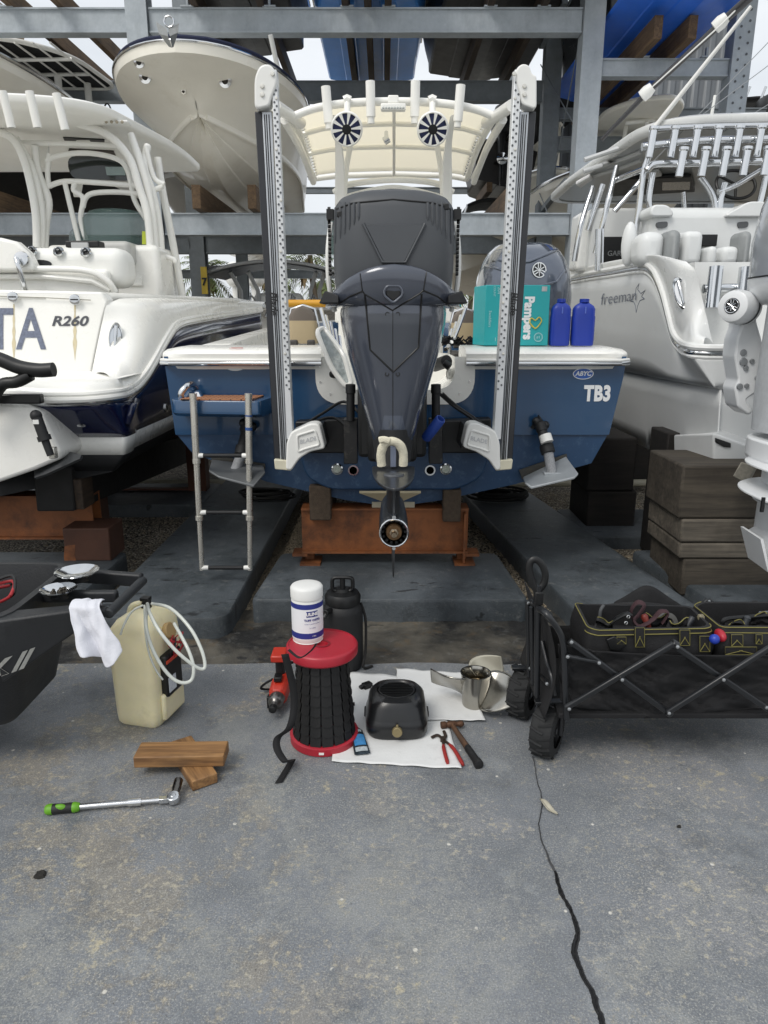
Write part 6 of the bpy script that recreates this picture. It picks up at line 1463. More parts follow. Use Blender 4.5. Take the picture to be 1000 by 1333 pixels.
# seats, console and electronics
VG = mat('grey_white_vinyl', '#dcdedd', .45, var=.05, vs=3, bump=.05, bs=90); VD = mat('mid_grey_vinyl', '#8d9090', .5)
def fbox(*a, **k): return rbox(*a, par=fb, **k)
fbox(845, 268, 1060, 345, 5.5, .3, VG, 'seat_backrest', bev=.08); fbox(832, 300, 870, 345, 5.1, .25, VG, 'arm_rest', bev=.07); fbox(867, 298, 890, 345, 5.05, .22, VD, 'side_bolster', bev=.06); fbox(888, 300, 918, 345, 5.1, .2, VG, 'seat_cushion', bev=.04); fbox(921, 320, 936, 345, 5.05, .2, VG, 'seat_cushion', bev=.03); fbox(939, 320, 965, 345, 5.08, .2, VG, 'seat_cushion', bev=.04); fbox(962, 300, 982, 345, 5.05, .2, VD, 'side_bolster', bev=.05)
fbox(911, 305, 935, 320, 5.42, .06, BLK, 'seat_screen', bev=.004)
mb = MB(); mb.prism(fillet([at(846, 282, 5.46), at(849, 266, 5.46), at(872, 266, 5.46), at(880, 282, 5.46)], .06, 4), (0, .3, 0)); mb.build('headrest', VG, fb, bevel=.03); mb = MB(); mb.prism(fillet([at(940, 282, 5.46), at(962, 270, 5.46), at(975, 262, 5.46), at(1000, 262, 5.46), at(1000, 282, 5.46)], .06, 4), (0, .3, 0)); mb.build('headrest', VG, fb, bevel=.03)
for a in (862, 967):
    mb = MB(); mb.prism(fillet([at(a-7, 289, 5.49), at(a+8, 288, 5.49), at(a+7, 296, 5.49), at(a-6, 297, 5.49)], .03, 4), (0, .03, 0)); mb.build('handle_recess', mat('recess_dark', '#55585a', .5), fb)
fbox(765, 270, 850, 350, 6.6, .5, VG, 'console', bev=.03); fbox(783, 308, 814, 353, 6.55, .04, BLK, 'display', bev=.004)
t = text_mb('GARMIN', .06, bold=.0005); place(t, at(808, 330, 6.545), (1, 0, 0), (0, 0, 1)); t.build('lettering', mat('screen_grey', '#7c7f80', .5), fb)
fbox(750, 275, 775, 352, 6.7, .3, GELW, 'console_side', bev=.04)
mb = MB(); mb.ball(at(819, 318, 5.4), .09, sc=(.6, .6, 1.7)); mb.build('bolster_end', VG, fb)
mb = MB(); o = at(958, 240, 5.9); mb.tube([o+V((.15*math.cos(2*PI*k/30), .06*math.sin(2*PI*k/30), .11*math.sin(2*PI*k/30))) for k in range(30)], .012, 8, closed=True)
for k in range(3): a = 2*PI*k/3+.4; mb.cyl(o, o+V((.15*math.cos(a), .06*math.sin(a), .11*math.sin(a))), .010)
mb.build('steering_wheel', BLK, fb)
# outrigger poles and antennas, each lifts out
def stick(pts, r_, m, nm, lbl, cat, grp=None):
    mb = MB(); mb.tube(pts, r_, 10); return tag(mb.build(nm, m), lbl, cat, grp)
orp = thing('outrigger_pole', 'dark outrigger pole with two white collars slanting up over the grey catamaran', 'outrigger', at(790, 178, 7.))
mb = MB(); mb.tube([at(783, 182, 7.0), at(846, 117, 6.8)], [.016, .022], 10); mb.tube([at(846, 117, 6.8), at(941, 28, 6.5)], [.026, .03], 10); mb.tube([at(941, 28, 6.5), at(990, -16, 6.3)], .034, 10); mb.build('pole', mat('dark_carbon', '#2b2a2c', .3, coat=.4), orp)
for a, b, y in ((843, 119, 6.8), (939, 28.5, 6.5)):
    p = at(a, b, y); d = (at(941, 28, 6.5)-at(846, 117, 6.8)).normalized(); mb = MB(); mb.lathe([(.03, -.06), (.05, -.055), (.055, 0), (.04, .05)], p, d, 18); mb.build('collar', WPL, orp)
stick([at(846, 116, 6.78), at(941, 30, 6.45), at(960, 11, 6.4)], .006, WPL, 'halyard', 'thin white line strung along the dark outrigger pole', 'line')
stick([at(849, 170, 5.9), at(978, 8, 5.6)], [.018, .012], WPL, 'antenna', 'long white whip antenna slanting up from the grey catamaran', 'antenna', 'white antennas')
stick([at(924, 165, 6.0), at(931, 124, 6.0)], [.014, .01], WPL, 'antenna', 'short white antenna stub on the catamaran roof', 'antenna', 'white antennas')
for a, b, c_, d_ in ((845, 216, 1010, 45), (868, 184, 1010, 78), (925, 182, 1010, 130)):
    stick([at(a, b, 5.8), at(c_, d_, 6.2)], .003, mat('rig_wire', '#8a8d8f', .4), 'rigging_line', 'thin grey rigging line from the catamaran roof up to the right edge', 'line', 'catamaran rigging lines')
# =================================================================== GREY OUTBOARD AT THE RIGHT EDGE
ro = thing('outboard_motor', 'pale grey outboard motor cut off by the right edge, round cap on its bracket', 'outboard motor', (2.0, 3.3, .3))
XR_ = 2.03
def sring(z, hw, y0, dep, n=2.8, xc=None):
    xc = xc or (XR_ if z > 1.0 else 1.9)
    return [V((xc+hw*math.copysign(abs(math.cos(q))**(2/n), math.cos(q)), y0+dep/2+dep/2*math.copysign(abs(math.sin(q))**(2/n), math.sin(q)), z)) for q in [2*PI*k/44 for k in range(44)]]
SG = mat('silver_grey_cowl', '#9a9ea3', .2, metal=.15, var=.05, coat=.7, rv=.05); SL = mat('pale_motor_leg', '#dcdedf', .32, var=.05, coat=.3)
mb = MB(); mb.loft([sring(1.70, .37, 2.85, .76), sring(1.85, .37, 2.86, .76), sring(2.0, .35, 2.88, .72), sring(2.15, .30, 2.92, .64), sring(2.28, .20, 2.98, .5)]); mb.build('cowl', SG, ro, angle=60)
mb = MB(); mb.loft([sring(1.58, .32, 2.9, .66), sring(1.64, .365, 2.86, .75), sring(1.695, .372, 2.85, .765)]); mb.build('cowl_pan', SL, ro, angle=60)
mb = MB(); mb.loft([sring(1.693, .374, 2.847, .767), sring(1.70, .374, 2.847, .767)]); mb.build('cowl_seam', BLK, ro)
mb = MB(); bp = [(964, 381), (976, 378), (983, 390), (986, 420), (992, 440), (998, 480), (994, 500), (984, 512), (972, 520), (981, 536), (975, 541), (961, 530), (957, 506), (962, 495), (957, 465), (960, 440), (966, 425)]
mb.prism(fillet([at(a, b, 3.45) for a, b in bp], .012, 3), (.0, .14, 0)); mb.build('clamp_bracket', SL, ro, bevel=.01)
for a, b, r_ in ((968, 459, .016), (968, 471, .02), (979, 470, .012), (971, 479, .013), (986, 492, .014), (972, 502, .012), (963, 503, .016)):
    o = at(a, b, 3.448); mb = MB(); mb.lathe([(0, 0), (r_, 0), (r_*.85, .008), (0, .009)], o, (0, -1, 0), 12); mb.build('bolt', mat('bolt_grey', '#9da0a2', .35, metal=.5), ro)
o = at(958, 399, 3.38); dcap = V((-.75, -.6, .05)).normalized()
mb = MB(); mb.lathe([(.075, -.10), (.076, .0), (.068, .03), (.05, .038), (0, .036)], o, dcap, 36); mb.build('tilt_cap', SL, ro)
mb = MB(); mb.lathe([(.078, -.075), (.079, -.065), (.078, -.06)], o, dcap, 36, cap=False); mb.build('cap_seam', BLK, ro)
mb = MB(); mb.lathe([(0, .040), (.035, .040), (.036, .037)], o, dcap, 24); mb.build('cap_badge', BLK, ro)
_, u, w_ = frame(dcap)
mb = MB(); mb.tube([o+dcap*.041+(u*math.cos(2*PI*k/30)+w_*math.sin(2*PI*k/30))*.03 for k in range(30)], .0025, 6, closed=True)
for k in range(3): a = 2*PI*k/3+.5; mb.cyl(o+dcap*.041-(u*math.cos(a)+w_*math.sin(a))*.022, o+dcap*.041+(u*math.cos(a)+w_*math.sin(a))*.012, .0022, seg=6); [mb.cyl(o+dcap*.041+(u*math.cos(a+s_)+w_*math.sin(a+s_))*.012, o+dcap*.041+(u*math.cos(a+s_*.55)+w_*math.sin(a+s_*.55))*.028, .002, seg=6) for s_ in (-.42, .42)]
mb.build('badge_mark', CHROME, ro)
mb = MB(); mb.loft([sring(1.58, .32, 3.0, .42), sring(1.2, .31, 3.05, .4), sring(1.02, .32, 3.0, .42)], cap0=True); mb.build('upper_leg', mat('motor_ribs', '#b9bcbe', .4, var=.12, vs=30), ro)
mb = MB(); mb.loft([sring(z, .215, 2.9, .5) for z in (.99, .9)]+[sring(.85, .16, 2.95, .4)]); mb.build('leg_collar', SL, ro, bevel=.01)
for z, hw, y0, dp in ((.885, .27, 2.72, .62), (.77, .30, 2.60, .75), (.72, .22, 2.75, .55)):
    mb = MB(); mb.loft([sring(z-.004, hw*.96, y0+.01, dp-.02, 2.4), sring(z, hw, y0, dp, 2.4), sring(z+.006, hw, y0, dp, 2.4), sring(z+.012, hw*.95, y0+.01, dp-.02, 2.4)]); mb.build('spray_plate', SL, ro)
mb = MB(); mb.loft([sring(.86, .12, 2.9, .45, 2.2, 1.88), sring(.5, .115, 2.9, .42, 2.2, 1.86)]); mb.build('lower_leg', SL, ro)
mb = MB(); mb.lathe([(.03, -.02), (.08, .02), (.105, .12), (.11, .35), (.08, .6), (.0, .75)], V((1.80, 2.62, .50)), (0, 1, 0), 28); mb.build('gearcase', SL, ro)
mb = MB(); mb.prism([at(990, 702, 2.9), at(994, 702, 2.9), at(1003, 745, 2.9), at(1000, 745, 2.9)], (.012, .2, 0)); mb.build('skeg', SL, ro)
mb = MB(); mb.box(at(993, 657, 2.74), (.012, .01, .06)); mb.build('water_intake', BLK, ro)
mb = MB(); mb.loft([[at(954, 620, 3.5), at(965, 601, 3.5), at(984, 607, 3.5), at(972, 630, 3.5)], [at(956, 622, 3.6), at(967, 603, 3.6), at(986, 609, 3.6), at(974, 632, 3.6)]]); mb.build('anode_block', mat('pitted_anode', '#8f8b80', .7, metal=.3, var=.3, vs=40, bump=.5), ro, bevel=.005)
# =================================================================== STEEL BOAT RACK
rack = thing('boat_rack', 'tall galvanised steel boat rack carrying boats behind the yard', 'rack', (0, 10, -.045))
def ibeam(p0, p1, w_, h, m, nm='beam', par=rack):
    p0, p1 = V(p0), V(p1); mb = MB(); t = .018
    for dz, ww, hh in ((h/2-t/2, w_, t), (-h/2+t/2, w_, t)): mb.beam(p0+V((0, 0, dz)), p1+V((0, 0, dz)), ww, hh)
    mb.beam(p0+V((0, -w_*.32, 0)), p1+V((0, -w_*.32, 0)), .014, h-2*t)
    return mb.build(nm, m, par)
def column(x, y, w_, m, z1=7.6, holes=False):
    mb = MB(); t = .02
    mb.box((x, y-w_/2+t/2, z1/2), (w_, t, z1)); mb.box((x, y+w_/2-t/2, z1/2), (w_, t, z1)); mb.box((x+w_*.0, y, z1/2), (t, w_-2*t, z1))
    mb.box((x-w_/2+.005, y, z1/2), (.01, w_-2*t-.002, z1))
    c_ = mb.build('column', m, rack)
    if holes:
        for i in range(40):
            for dx in (-.05, .05):
                h = MB(); h.lathe([(0, 0), (.016, 0), (.016, .002)], (x+dx, y-w_/2-.001, 2.6+i*.12+(.06 if dx > 0 else 0)), (0, -1, 0), 8); h.build('bolt_hole', MATS['dark_hole'], c_)
    return c_
YF, YR, YT = 10., 12.2, 14.4
for x in (-8.6, -3.02, 2.57): column(x, YF, .26, GALV)
column(4.42, YF, .24, GALV, holes=True)
for x in (-8.6, -3.02, 2.57): column(x, YR, .25, GALVD)
for x in (-8.6, -3.02, 2.57): column(x, YT+1.5, .22, GALVD)
for a, b in ((-8.46, -3.16), (-2.88, 2.43)):
    ibeam((a, YF, 5.08), (b, YF, 5.08), .18, .27, GALV); ibeam((a, YF, 2.75), (b, YF, 2.75), .18, .27, GALV)
    ibeam((a, YR, 4.93), (b, YR, 4.93), .18, .28, GALVD); ibeam((a, YR, 2.72), (b, YR, 2.72), .18, .28, GALVD)
    ibeam((a, YT+1.5, 3.05), (b, YT+1.5, 3.05), .16, .17, GALVD); ibeam((a, YT+1.5, 2.5), (b, YT+1.5, 2.5), .16, .17, GALVD); ibeam((a, YT+1.5, 4.15), (b, YT+1.5, 4.15), .12, .12, GALVD)
ibeam((2.71, YF, 4.57), (4.29, YF, 4.57), .16, .2, GALV); ibeam((2.71, YF, 2.75), (4.29, YF, 2.75), .16, .27, GALV)
ibeam((2.70, YR, 4.2), (6.0, YR, 4.2), .16, .2, GALVD); ibeam((2.71, YR, 4.62), (5.9, YR, 4.62), .16, .16, GALVD)
ibeam((-5.0, YF, 5.42), (-3.16, YF, 5.42), .05, .05, GALV)
# bay mark on the far beam
ibeam((1.0, 16.2, 4.62), (2.5, 16.2, 4.62), .14, .18, GALV, 'mark_beam')
t = text_mb('D4', .17, bold=.004); place(t, at(644, 215.5, 16.1), (1, 0, 0), (0, 0, 1)); t.build('lettering', BLK, rack)
# bunk brackets
for x in (-5.6, -4.6, -1.4, -.45, .06, 1.3, 1.95, -2.4): 
    z = 5.08+.135
    mb = MB(); mb.box((x, YF-.06, z+.06), (.025, .05, .12)); mb.box((x, YF-.06, z+.009), (.16, .1, .016)); mb.build('bunk_bracket', GALV, rack)
for x in (3.22, 4.0):
    mb = MB(); mb.box((x, YF-.06, 4.67+.06), (.02, .05, .12)); mb.box((x, YF-.06, 4.68), (.14, .1, .014)); mb.build('bunk_bracket', GALV, rack)
def bunk(x, z, y0, y1, h=.22, w_=.09, m=TIMB):
    mb = MB(); mb.box((x, (y0+y1)/2, z), (w_, y1-y0, h)); return mb.build('bunk', m, rack, bevel=.006)
for x, z, y0, y1 in ((-2.36, 3.03, 9.6, 14), (-1.66, 3.03, 9.6, 14), (-6.2, 3.03, 9.6, 14), (-5.1, 3.03, 9.6, 14)): bunk(x, z, y0, y1, .28, .11)
for x in (-.47, -.2, .05, 1.3, 1.95, -2.3, -1.5, -5.6, -4.55, -3.95): bunk(x, 5.32, 9.2, 13.4, .2, .085, TIMBD if x > -3 else TIMB)
for x in (3.16, 3.56): bunk(x, 4.79, 9.3, 13.0, .24, .1)
bunk(1.62, 3.02, 9.8, 14.5, .28, .12); bunk(.9, 2.99, 12.0, 15, .2, .1)
# bracing cables
for a, b in (((704, 84, 12.1), (752, 170, 10.1)), ((754, 55, 10.1), (718, 245, 12.1)), ((702, 250, 12), (722, 300, 10)), ((243, 300, 12), (258, 385, 12.3))):
    mb = MB(); mb.tube([at(*a), at(*b)], .008, 6); mb.build('brace_cable', GALVD, rack)
for x0, x1 in ((2.57, 2.57),):
    mb = MB(); mb.beam(at(736, 0, 11.0), at(705, 60, 12.2), .08, .08); mb.build('diagonal_brace', GALVD, rack); mb = MB(); mb.beam(at(705, 275, 12.2), at(738, 235, 10.3), .07, .07); mb.build('diagonal_brace', GALVD, rack)
# yellow safety tag on the rear column
mb = MB(); mb.box(at(266, 365, 12.0), (.10, .01, .42)); tg = mb.build('column_sign', mat('yellow_sign', '#c2a83a', .5, var=.1), rack)
t = text_mb('7', .16, bold=.006); place(t, at(266, 367, 11.985), (1, 0, 0), (0, 0, 1)); t.build('lettering', BLK, rack)
# =================================================================== RACKED BOATS
def hull_boat(name, label, loc, rz, L, B, D, top, bot, dead=20, group=None, rake=.9, full=2.6, deck=GEL, stripe=None, transom=True, aft=0., railm=CHROME, cat='boat'):
    b = thing(name, label, cat, loc, rz, group)
    def st(t):
        hb = B/2*(1-aft*max(0, 1-t/.72)**1.1)*(1 if t < .5 else math.sqrt(max(0, 1-((t-.5)/.5)**full)))
        cb = B/2*.84*(1-aft*max(0, 1-t/.72)**1.1)*(1 if t < .4 else max(0, 1-((t-.4)/.57)**2.0) if t < .97 else 0); fl = .03*min(1, cb/.05)
        kz = 0 if t < .55 else D*.70*((t-.55)/.45)**2.3
        dd = R(dead+22*max(0, t-.4))
        cz = min(kz+cb*math.tan(dd), D*.82) if t < .97 else kz+.01
        sz = D*(.96+.10*t); y = L*t; yk = y-rake*t**5
        return hb, cb, kz, cz, sz, y, yk, fl
    T_ = [1-(1-i/34)**1.6 for i in range(35)]
    tops, bots, strp = MB(), MB(), MB(); rt, rb_, rs = [], [], []; chine = [[], []]; sheerL, sheerR = [], []
    for t in T_:
        hb, cb, kz, cz, sz, y, yk, fl = st(t); yc = (yk*.75+y*.25)
        def side(s):
            return [V((s*hb, y, sz)), V((s*(hb*.985), y-.02*t, sz-.10*D)), V((s*(hb*.62+cb*.38), (y+yc)/2, sz-(sz-cz)*.45)), V((s*(hb*.25+cb*.75), yc*.85+y*.15, sz-(sz-cz)*.75)), V((s*(cb+fl), yc, cz+.02))]
        rt.append((side(1), side(-1)))
        if cb > .02 and t > .1: chine[0].append(V((cb+fl, yc, cz+.02))); chine[1].append(V((-cb-fl, yc, cz+.02)))
        def btm(s): return [V((s*(cb+fl), yc, cz+.02)), V((s*cb, yc, cz-.01)), V((s*cb*.62, yc*.6+yk*.4, kz+(cz-kz)*.60)), V((s*cb*.60, yc*.6+yk*.4, kz+(cz-kz)*.58-.012)), V((s*cb*.3, yc*.3+yk*.7, kz+(cz-kz)*.29)), V((s*cb*.28, yc*.3+yk*.7, kz+(cz-kz)*.27-.012)), V((0, yk, kz))]
        rb_.append((btm(1), btm(-1)))
        sheerR.append(V((hb, y, sz))); sheerL.append(V((-hb, y, sz)))
    for k in (0, 1):
        tops.loft([r_[k] for r_ in rt], closed=False); bots.loft([r_[k] for r_ in rb_], closed=False)
    # transom closing
    tl_ = rt[0][0]+rb_[0][0][1:]+list(reversed(rt[0][1]+rb_[0][1][1:-1]))
    tops.poly(tl_)
    tops.build('topsides', top, b, local=True, angle=28); bots.build('bottom', bot, b, local=True, angle=28)
    if aft:
        for q in chine: cm = MB(); cm.tube(q, .045, 8, flat=.5, up=(0, 0, 1)); cm.build('chine', top, b, local=True)
    dk = MB(); dk.loft([sheerL, [V((0, p.y, p.z+.10*min(1, (1-i/34)*6))) for i, p in enumerate(sheerL)], sheerR], closed=False); dk.build('deck', deck, b, local=True)
    rl = MB(); rl.tube(sheerL+list(reversed(sheerR)), .016 if aft else .028, 8); rl.build('rub_rail', railm, b, local=True)
    b['L'] = L; del b['L']
    return b
def bfit(par, pts, r_, m, nm):
    mb = MB(); mb.tube(pts, r_, 10); return mb.build(nm, m, par)
RG = 'boats stored on the rack'
wa = hull_boat('racked_boat', 'white boat bow-on in the rack, steel anchor hanging from its bow', (-2.14, 14.6, 3.19), PI, 6.4, 2.36, 1.03, GELC, GELC, 21, RG, rake=1.0, full=3.2, aft=.42)
# anchor at its bow
AN = mat('anchor_steel', '#8d8f8d', .45, metal=.5, var=.15, vs=20)
mb = MB(); oA = at(218, 45, 7.55)
def A_(a, b, y): return at(a, b, y)
mb.loft([[A_(203, 28, 7.55), A_(217, 37, 7.50), A_(217, 37, 7.55)], [A_(207, 44, 7.45), A_(219, 47, 7.35), A_(219, 47, 7.42)], [A_(220, 61, 7.4), A_(224, 62, 7.33), A_(224, 62, 7.4)]])
mb.loft([[A_(233, 30, 7.55), A_(219, 37, 7.50), A_(219, 37, 7.55)], [A_(232, 42, 7.45), A_(221, 47, 7.35), A_(221, 47, 7.42)], [A_(226, 61, 7.4), A_(224, 62, 7.33), A_(224, 62, 7.4)]])
anc = mb.build('anchor_fluke', AN, None)
anc.name = 'bow_anchor'; tag(anc, 'grey steel plough anchor hanging over the white bow in the rack', 'anchor')
mb = MB(); mb.tube([A_(220, 28, 7.5)+V((.045*math.cos(2*PI*k/20), 0, .045*math.sin(2*PI*k/20))) for k in range(20)], .008, 8, closed=True); mb.build('shackle_ring', CHROME, anc)
wv_ = None
for a, b, lst in ((181, 81, .05), (189, 100, .055), (293, 105, .06)):
    pass
def onhull(par, part, a, b, off=.004):
    o = [c for c in COL.objects if c.parent == par and c.name.startswith(part)][0]
    M = ROOTM[par.name]; vs = [M @ v.co for v in o.data.vertices]; bv = BVHTree.FromPolygons(vs, [tuple(p.vertices) for p in o.data.polygons]); return hit(bv, a, b, off)
for a, b, r_, m in ((181, 81, .055, CHROME), (189, 100, .065, CHROME), (293, 105, .07, CHROME), (239, 119, .03, STEELW)):
    q = onhull(wa, 'topsides', a, b) or onhull(wa, 'bottom', a, b)
    if q is None: continue
    mb = MB(); mb.lathe([(r_*.5, .01), (r_, .006), (r_, -.02)], q, (0, -1, -.25), 20, cap=False); mb.build('hull_fitting', m, wa)
    mb = MB(); mb.lathe([(r_*.6, .004), (0, .004)], q, (0, -1, -.25), 16); mb.build('fitting_bore', mat('bore_dark', '#3a3630', .6), wa)
# navy canvas along its bow rail
bc_ = []
for i in range(41):
    t = .55+.45*i/40; hbx = 1.18*math.sqrt(max(0, 1-((t-.5)/.5)**3.2)); bc_.append(ROOTM[wa.name] @ V((hbx*.97, 6.4*t-.04, 1.03*(.96+.1*t)+.05)))
bc_ += [ROOTM[wa.name] @ V((-(ROOTM[wa.name].inverted() @ p).x, (ROOTM[wa.name].inverted() @ p).y, (ROOTM[wa.name].inverted() @ p).z)) for p in reversed(bc_[:-1])]
mb = MB(); mb.tube(bc_, .022, 8); mb.build('bow_canvas', mat('navy_canvas', '#1d2440', .8, bump=.3), wa)
bfit(wa, [at(352, 45, 9.5), at(362, 90, 9.7), at(372, 110, 9.9), at(377, 150, 10.)], .03, WPL, 'bow_rail')
wb2 = hull_boat('racked_boat', 'pale grey boat in the rack at the upper left, black T-top above it', (-5.72, 14.8, 3.17), PI, 7.2, 2.9, 1.27, GELC, BLACKB, 22, RG)
mb = MB(); rings = []
bst = [V((s*1.26, y, .62+.0*y)) for s in (1,) for y in (.2, 1, 2, 3, 4)]
tt2 = fillet([V((-5.75, 10.3, 5.0)), V((-4.9, 10.3, 5.04)), V((-4.25, 10.9, 5.02)), V((-4.05, 12.1, 4.95)), V((-5.9, 12.1, 4.98))], [.35, .4, .4, .3, .35], 6)
mb = MB(); mb.prism(tt2, (0, 0, .02)); mb.build('t_top_canvas', FABB, wb2)
mb = MB(); mb.tube(tt2, .03, 10, closed=True); mb.build('t_top_rim', WPC, wb2)
for i in range(7):
    x = -5.7+i*.23; mb = MB(); mb.tube([V((x, 10.4, 5.0)), V((x+.12, 12., 4.93))], .014, 8); mb.build('t_top_bar', WPC, wb2)
for y in (10.9, 11.5): mb = MB(); mb.tube([V((-5.8, y, 4.95)), V((-4.25, y, 4.97))], .025, 8); mb.build('t_top_bar', WPC, wb2)
for x, y in ((-4.72, 11.5), (-4.45, 11.9), (-5.5, 11.5)): bfit(wb2, [V((x, y, 4.97)), V((x, y, 4.2))], .05, WPC, 't_top_leg')
mb = MB(); mb.box((-5.0, 12.2, 4.55), (.7, .05, .6)); mb.build('console_back', GEL, wb2)
mb = MB(); mb.tube([V((-4.2+.06*math.cos(k), 11.95, 4.55+.16*math.sin(k))) for k in [2*PI*i/14 for i in range(14)]], .012, 6, closed=True); mb.build('rope_loop', BLK, wb2)
BLU2 = mat('racked_blue_hull', '#4a98f0', .35, var=.12, vs=3, dirt=('#5d84ad', .3, 6), coat=.2)
DKH = mat('racked_black_hull', '#232120', .5, var=.25, vs=3, dirt=('#4a4338', .3, 5))
bh = hull_boat('racked_boat', 'blue boat hull seen from below at the top centre of the rack', (-.21, 13.6, 5.42), PI, 5, 1.66, .7, BLU2, BLU2, 9, RG)
kh = hull_boat('racked_boat', 'black boat hull seen from below right of the blue one, rack top', (1.56, 13.35, 5.42), PI, 5, 1.86, .75, DKH, DKH, 9, RG)
kl = hull_boat('racked_boat', 'black boat hull behind the white bow at the rack top', (-1.9, 12.2, 5.42), PI, 4, 1.55, .7, DKH, DKH, 9, RG)
br_ = hull_boat('racked_boat', 'bright blue hull with black sides on timbers at the upper right', (3.52, 13.0, 4.93), PI, 7.5, 1.8, .95, mat('black_topsides', '#141416', .3, coat=.4), mat('bright_blue_bottom', '#2a6ee0', .4, var=.12, vs=2, dirt=('#6f95c4', .22, 7)), 14, RG)
uL = hull_boat('racked_boat', 'timber-coloured hull bottom at the top left corner of the rack', (-7.0, 13.3, 5.45), PI, 5, 2.2, .8, mat('tan_hull', '#8f7c60', .5, var=.2, vs=3), MATS['tan_hull'], 10, RG)
# grey sheet wall behind the right bay
gw = MB(); n = 60
def gwf(u, v):
    x = 3.1+2.75*u; return V((x, 13.7+.02*(1 if math.sin(x*30) > 0 else -1), 2.2+4.6*v))
gw.grid(gwf, 170, 1); tag(gw.build('sheet_wall', mat('grey_sheet_metal', '#686c70', .5, metal=.3, var=.08, vs=2), solid=.004), 'grey corrugated sheet wall behind the blue hull at the upper right', 'wall')
# cream hard top of the boat behind, under the blue hull
ct = hull_boat('racked_boat', 'cream boat in the right bay, its wide hard top under the blue hull', (3.55, 16.5, 2.4), PI, 6.5, 2.4, 1.1, GELC, GELC, 20, RG)
cht = fillet([at(762, 180, 10.9), at(800, 140, 12.2), at(850, 131, 12.5), at(888, 131, 12.4), at(893, 140, 12.0), at(880, 155, 11.4), at(840, 182, 10.8)], .12, 5)
zc = 4.38
cht = [on(p[0], p[1], zc) for p in ((752, 185), (790, 146), (835, 132), (880, 128), (893, 139), (880, 158), (842, 186), (790, 196))]
mb = MB(); mb.prism(fillet(cht, .3, 5), (0, 0, .07)); mb.build('hard_top', GELC, ct, bevel=.02)
for q in ([(815, 165), (812, 185)], [(815, 160), (850, 156), (868, 170), (864, 190)], [(842, 158), (842, 190)]):
    bfit(ct, [on(a, b, zc-.06) if i == 0 else at(a, b, 11.5) for i, (a, b) in enumerate(q)], .03, WPC, 'top_frame')
# mid-distance boats seen between the beams
mb_ = hull_boat('stored_boat', 'black-bottomed boat with an outboard, stored behind the right pole', (2.25, 14.3, 3.95), 0, 3.4, 1.2, .8, DKH, DKH, 15, 'boats stored far behind the rack', deck=GELC)
def small_motor(par, c, s=1., m=BLK, local=False):
    c = V(c)
    q = lambda z, hx, y0, y1: [c+V((hx*s*math.copysign(abs(math.cos(a))**.7, math.cos(a)), ((y0+y1)/2+(y1-y0)/2*math.copysign(abs(math.sin(a))**.7, math.sin(a)))*s, z*s)) for a in [2*PI*k/20 for k in range(20)]]
    mb = MB(); mb.loft([q(.0, .16, -.1, .45), q(.1, .23, -.16, .5), q(.4, .22, -.16, .46), q(.55, .17, -.1, .36), q(.6, .08, 0, .2)]); mb.build('motor_cowl', m, par, angle=60)
    mb = MB(); mb.loft([q(.02, .10, -.02, .3), q(-.55, .07, 0, .25), q(-.6, .16, -.2, .3), q(-.62, .05, .02, .25), q(-.85, .05, -.05, .3), q(-1.05, .01, .05, .2)]); mb.build('motor_leg', m, par)
small_motor(mb_, at(655, 165, 14.0)-V((0, 0, .1)), .8)
mb = MB(); mb.lathe([(0, -.02), (.1, 0), (.02, .04), (0, .05)], at(654, 206, 13.9), (0, -1, 0), 16); mb.build('propeller', CHROME, mb_)
for x in (-.3, .25): mb = MB(); mb.box((2.2+x, 14.6, 3.86), (.1, 1.6, .16)); mb.build('bunk', TIMB, rack)
bm2 = hull_boat('stored_boat', 'cream boat with a black bimini far behind the right pole', (2.1, 17.5, 2.1), PI, 6, 1.9, .9, GELC, GELC, 18, 'boats stored far behind the rack')
bz = at(640, 258, 13.5); mb = MB(); mb.grid(lambda u, v: V((bz.x-.42+.84*u, 13.4+1.3*v, bz.z-.10*(2*u-1)**2-.02)), 10, 4); mb.build('bimini', FABB, bm2, solid=.03)
for s in (-1, 1): bfit(bm2, [V((bz.x+s*.42, 13.5, bz.z-.1)), V((bz.x+s*.5, 13.5, bz.z-.35)), V((bz.x+s*.55, 13.6, bz.z-.9))], .02, CHROME, 'bimini_frame')
cv = hull_boat('stored_boat', 'dark covered boat stored between the two right columns', (3.05, 17.4, 4.4), PI, 4.5, 1.1, .8, BLK, GELC, 15, 'boats stored far behind the rack', deck=FABB)
cv2 = hull_boat('stored_boat', 'tan and white boat stored below the dark covered boat', (2.95, 17.4, 3.3), PI, 4.3, 1.2, .7, GELC, mat('tan_brown', '#7b6144', .6, var=.3), 15, 'boats stored far behind the rack')
wl2 = hull_boat('stored_boat', 'white boat low behind the left boat hard top frame', (-3.3, 18.8, 2.95), PI, 6, 2.0, .95, GELG, GEL, 20, 'boats stored far behind the rack')
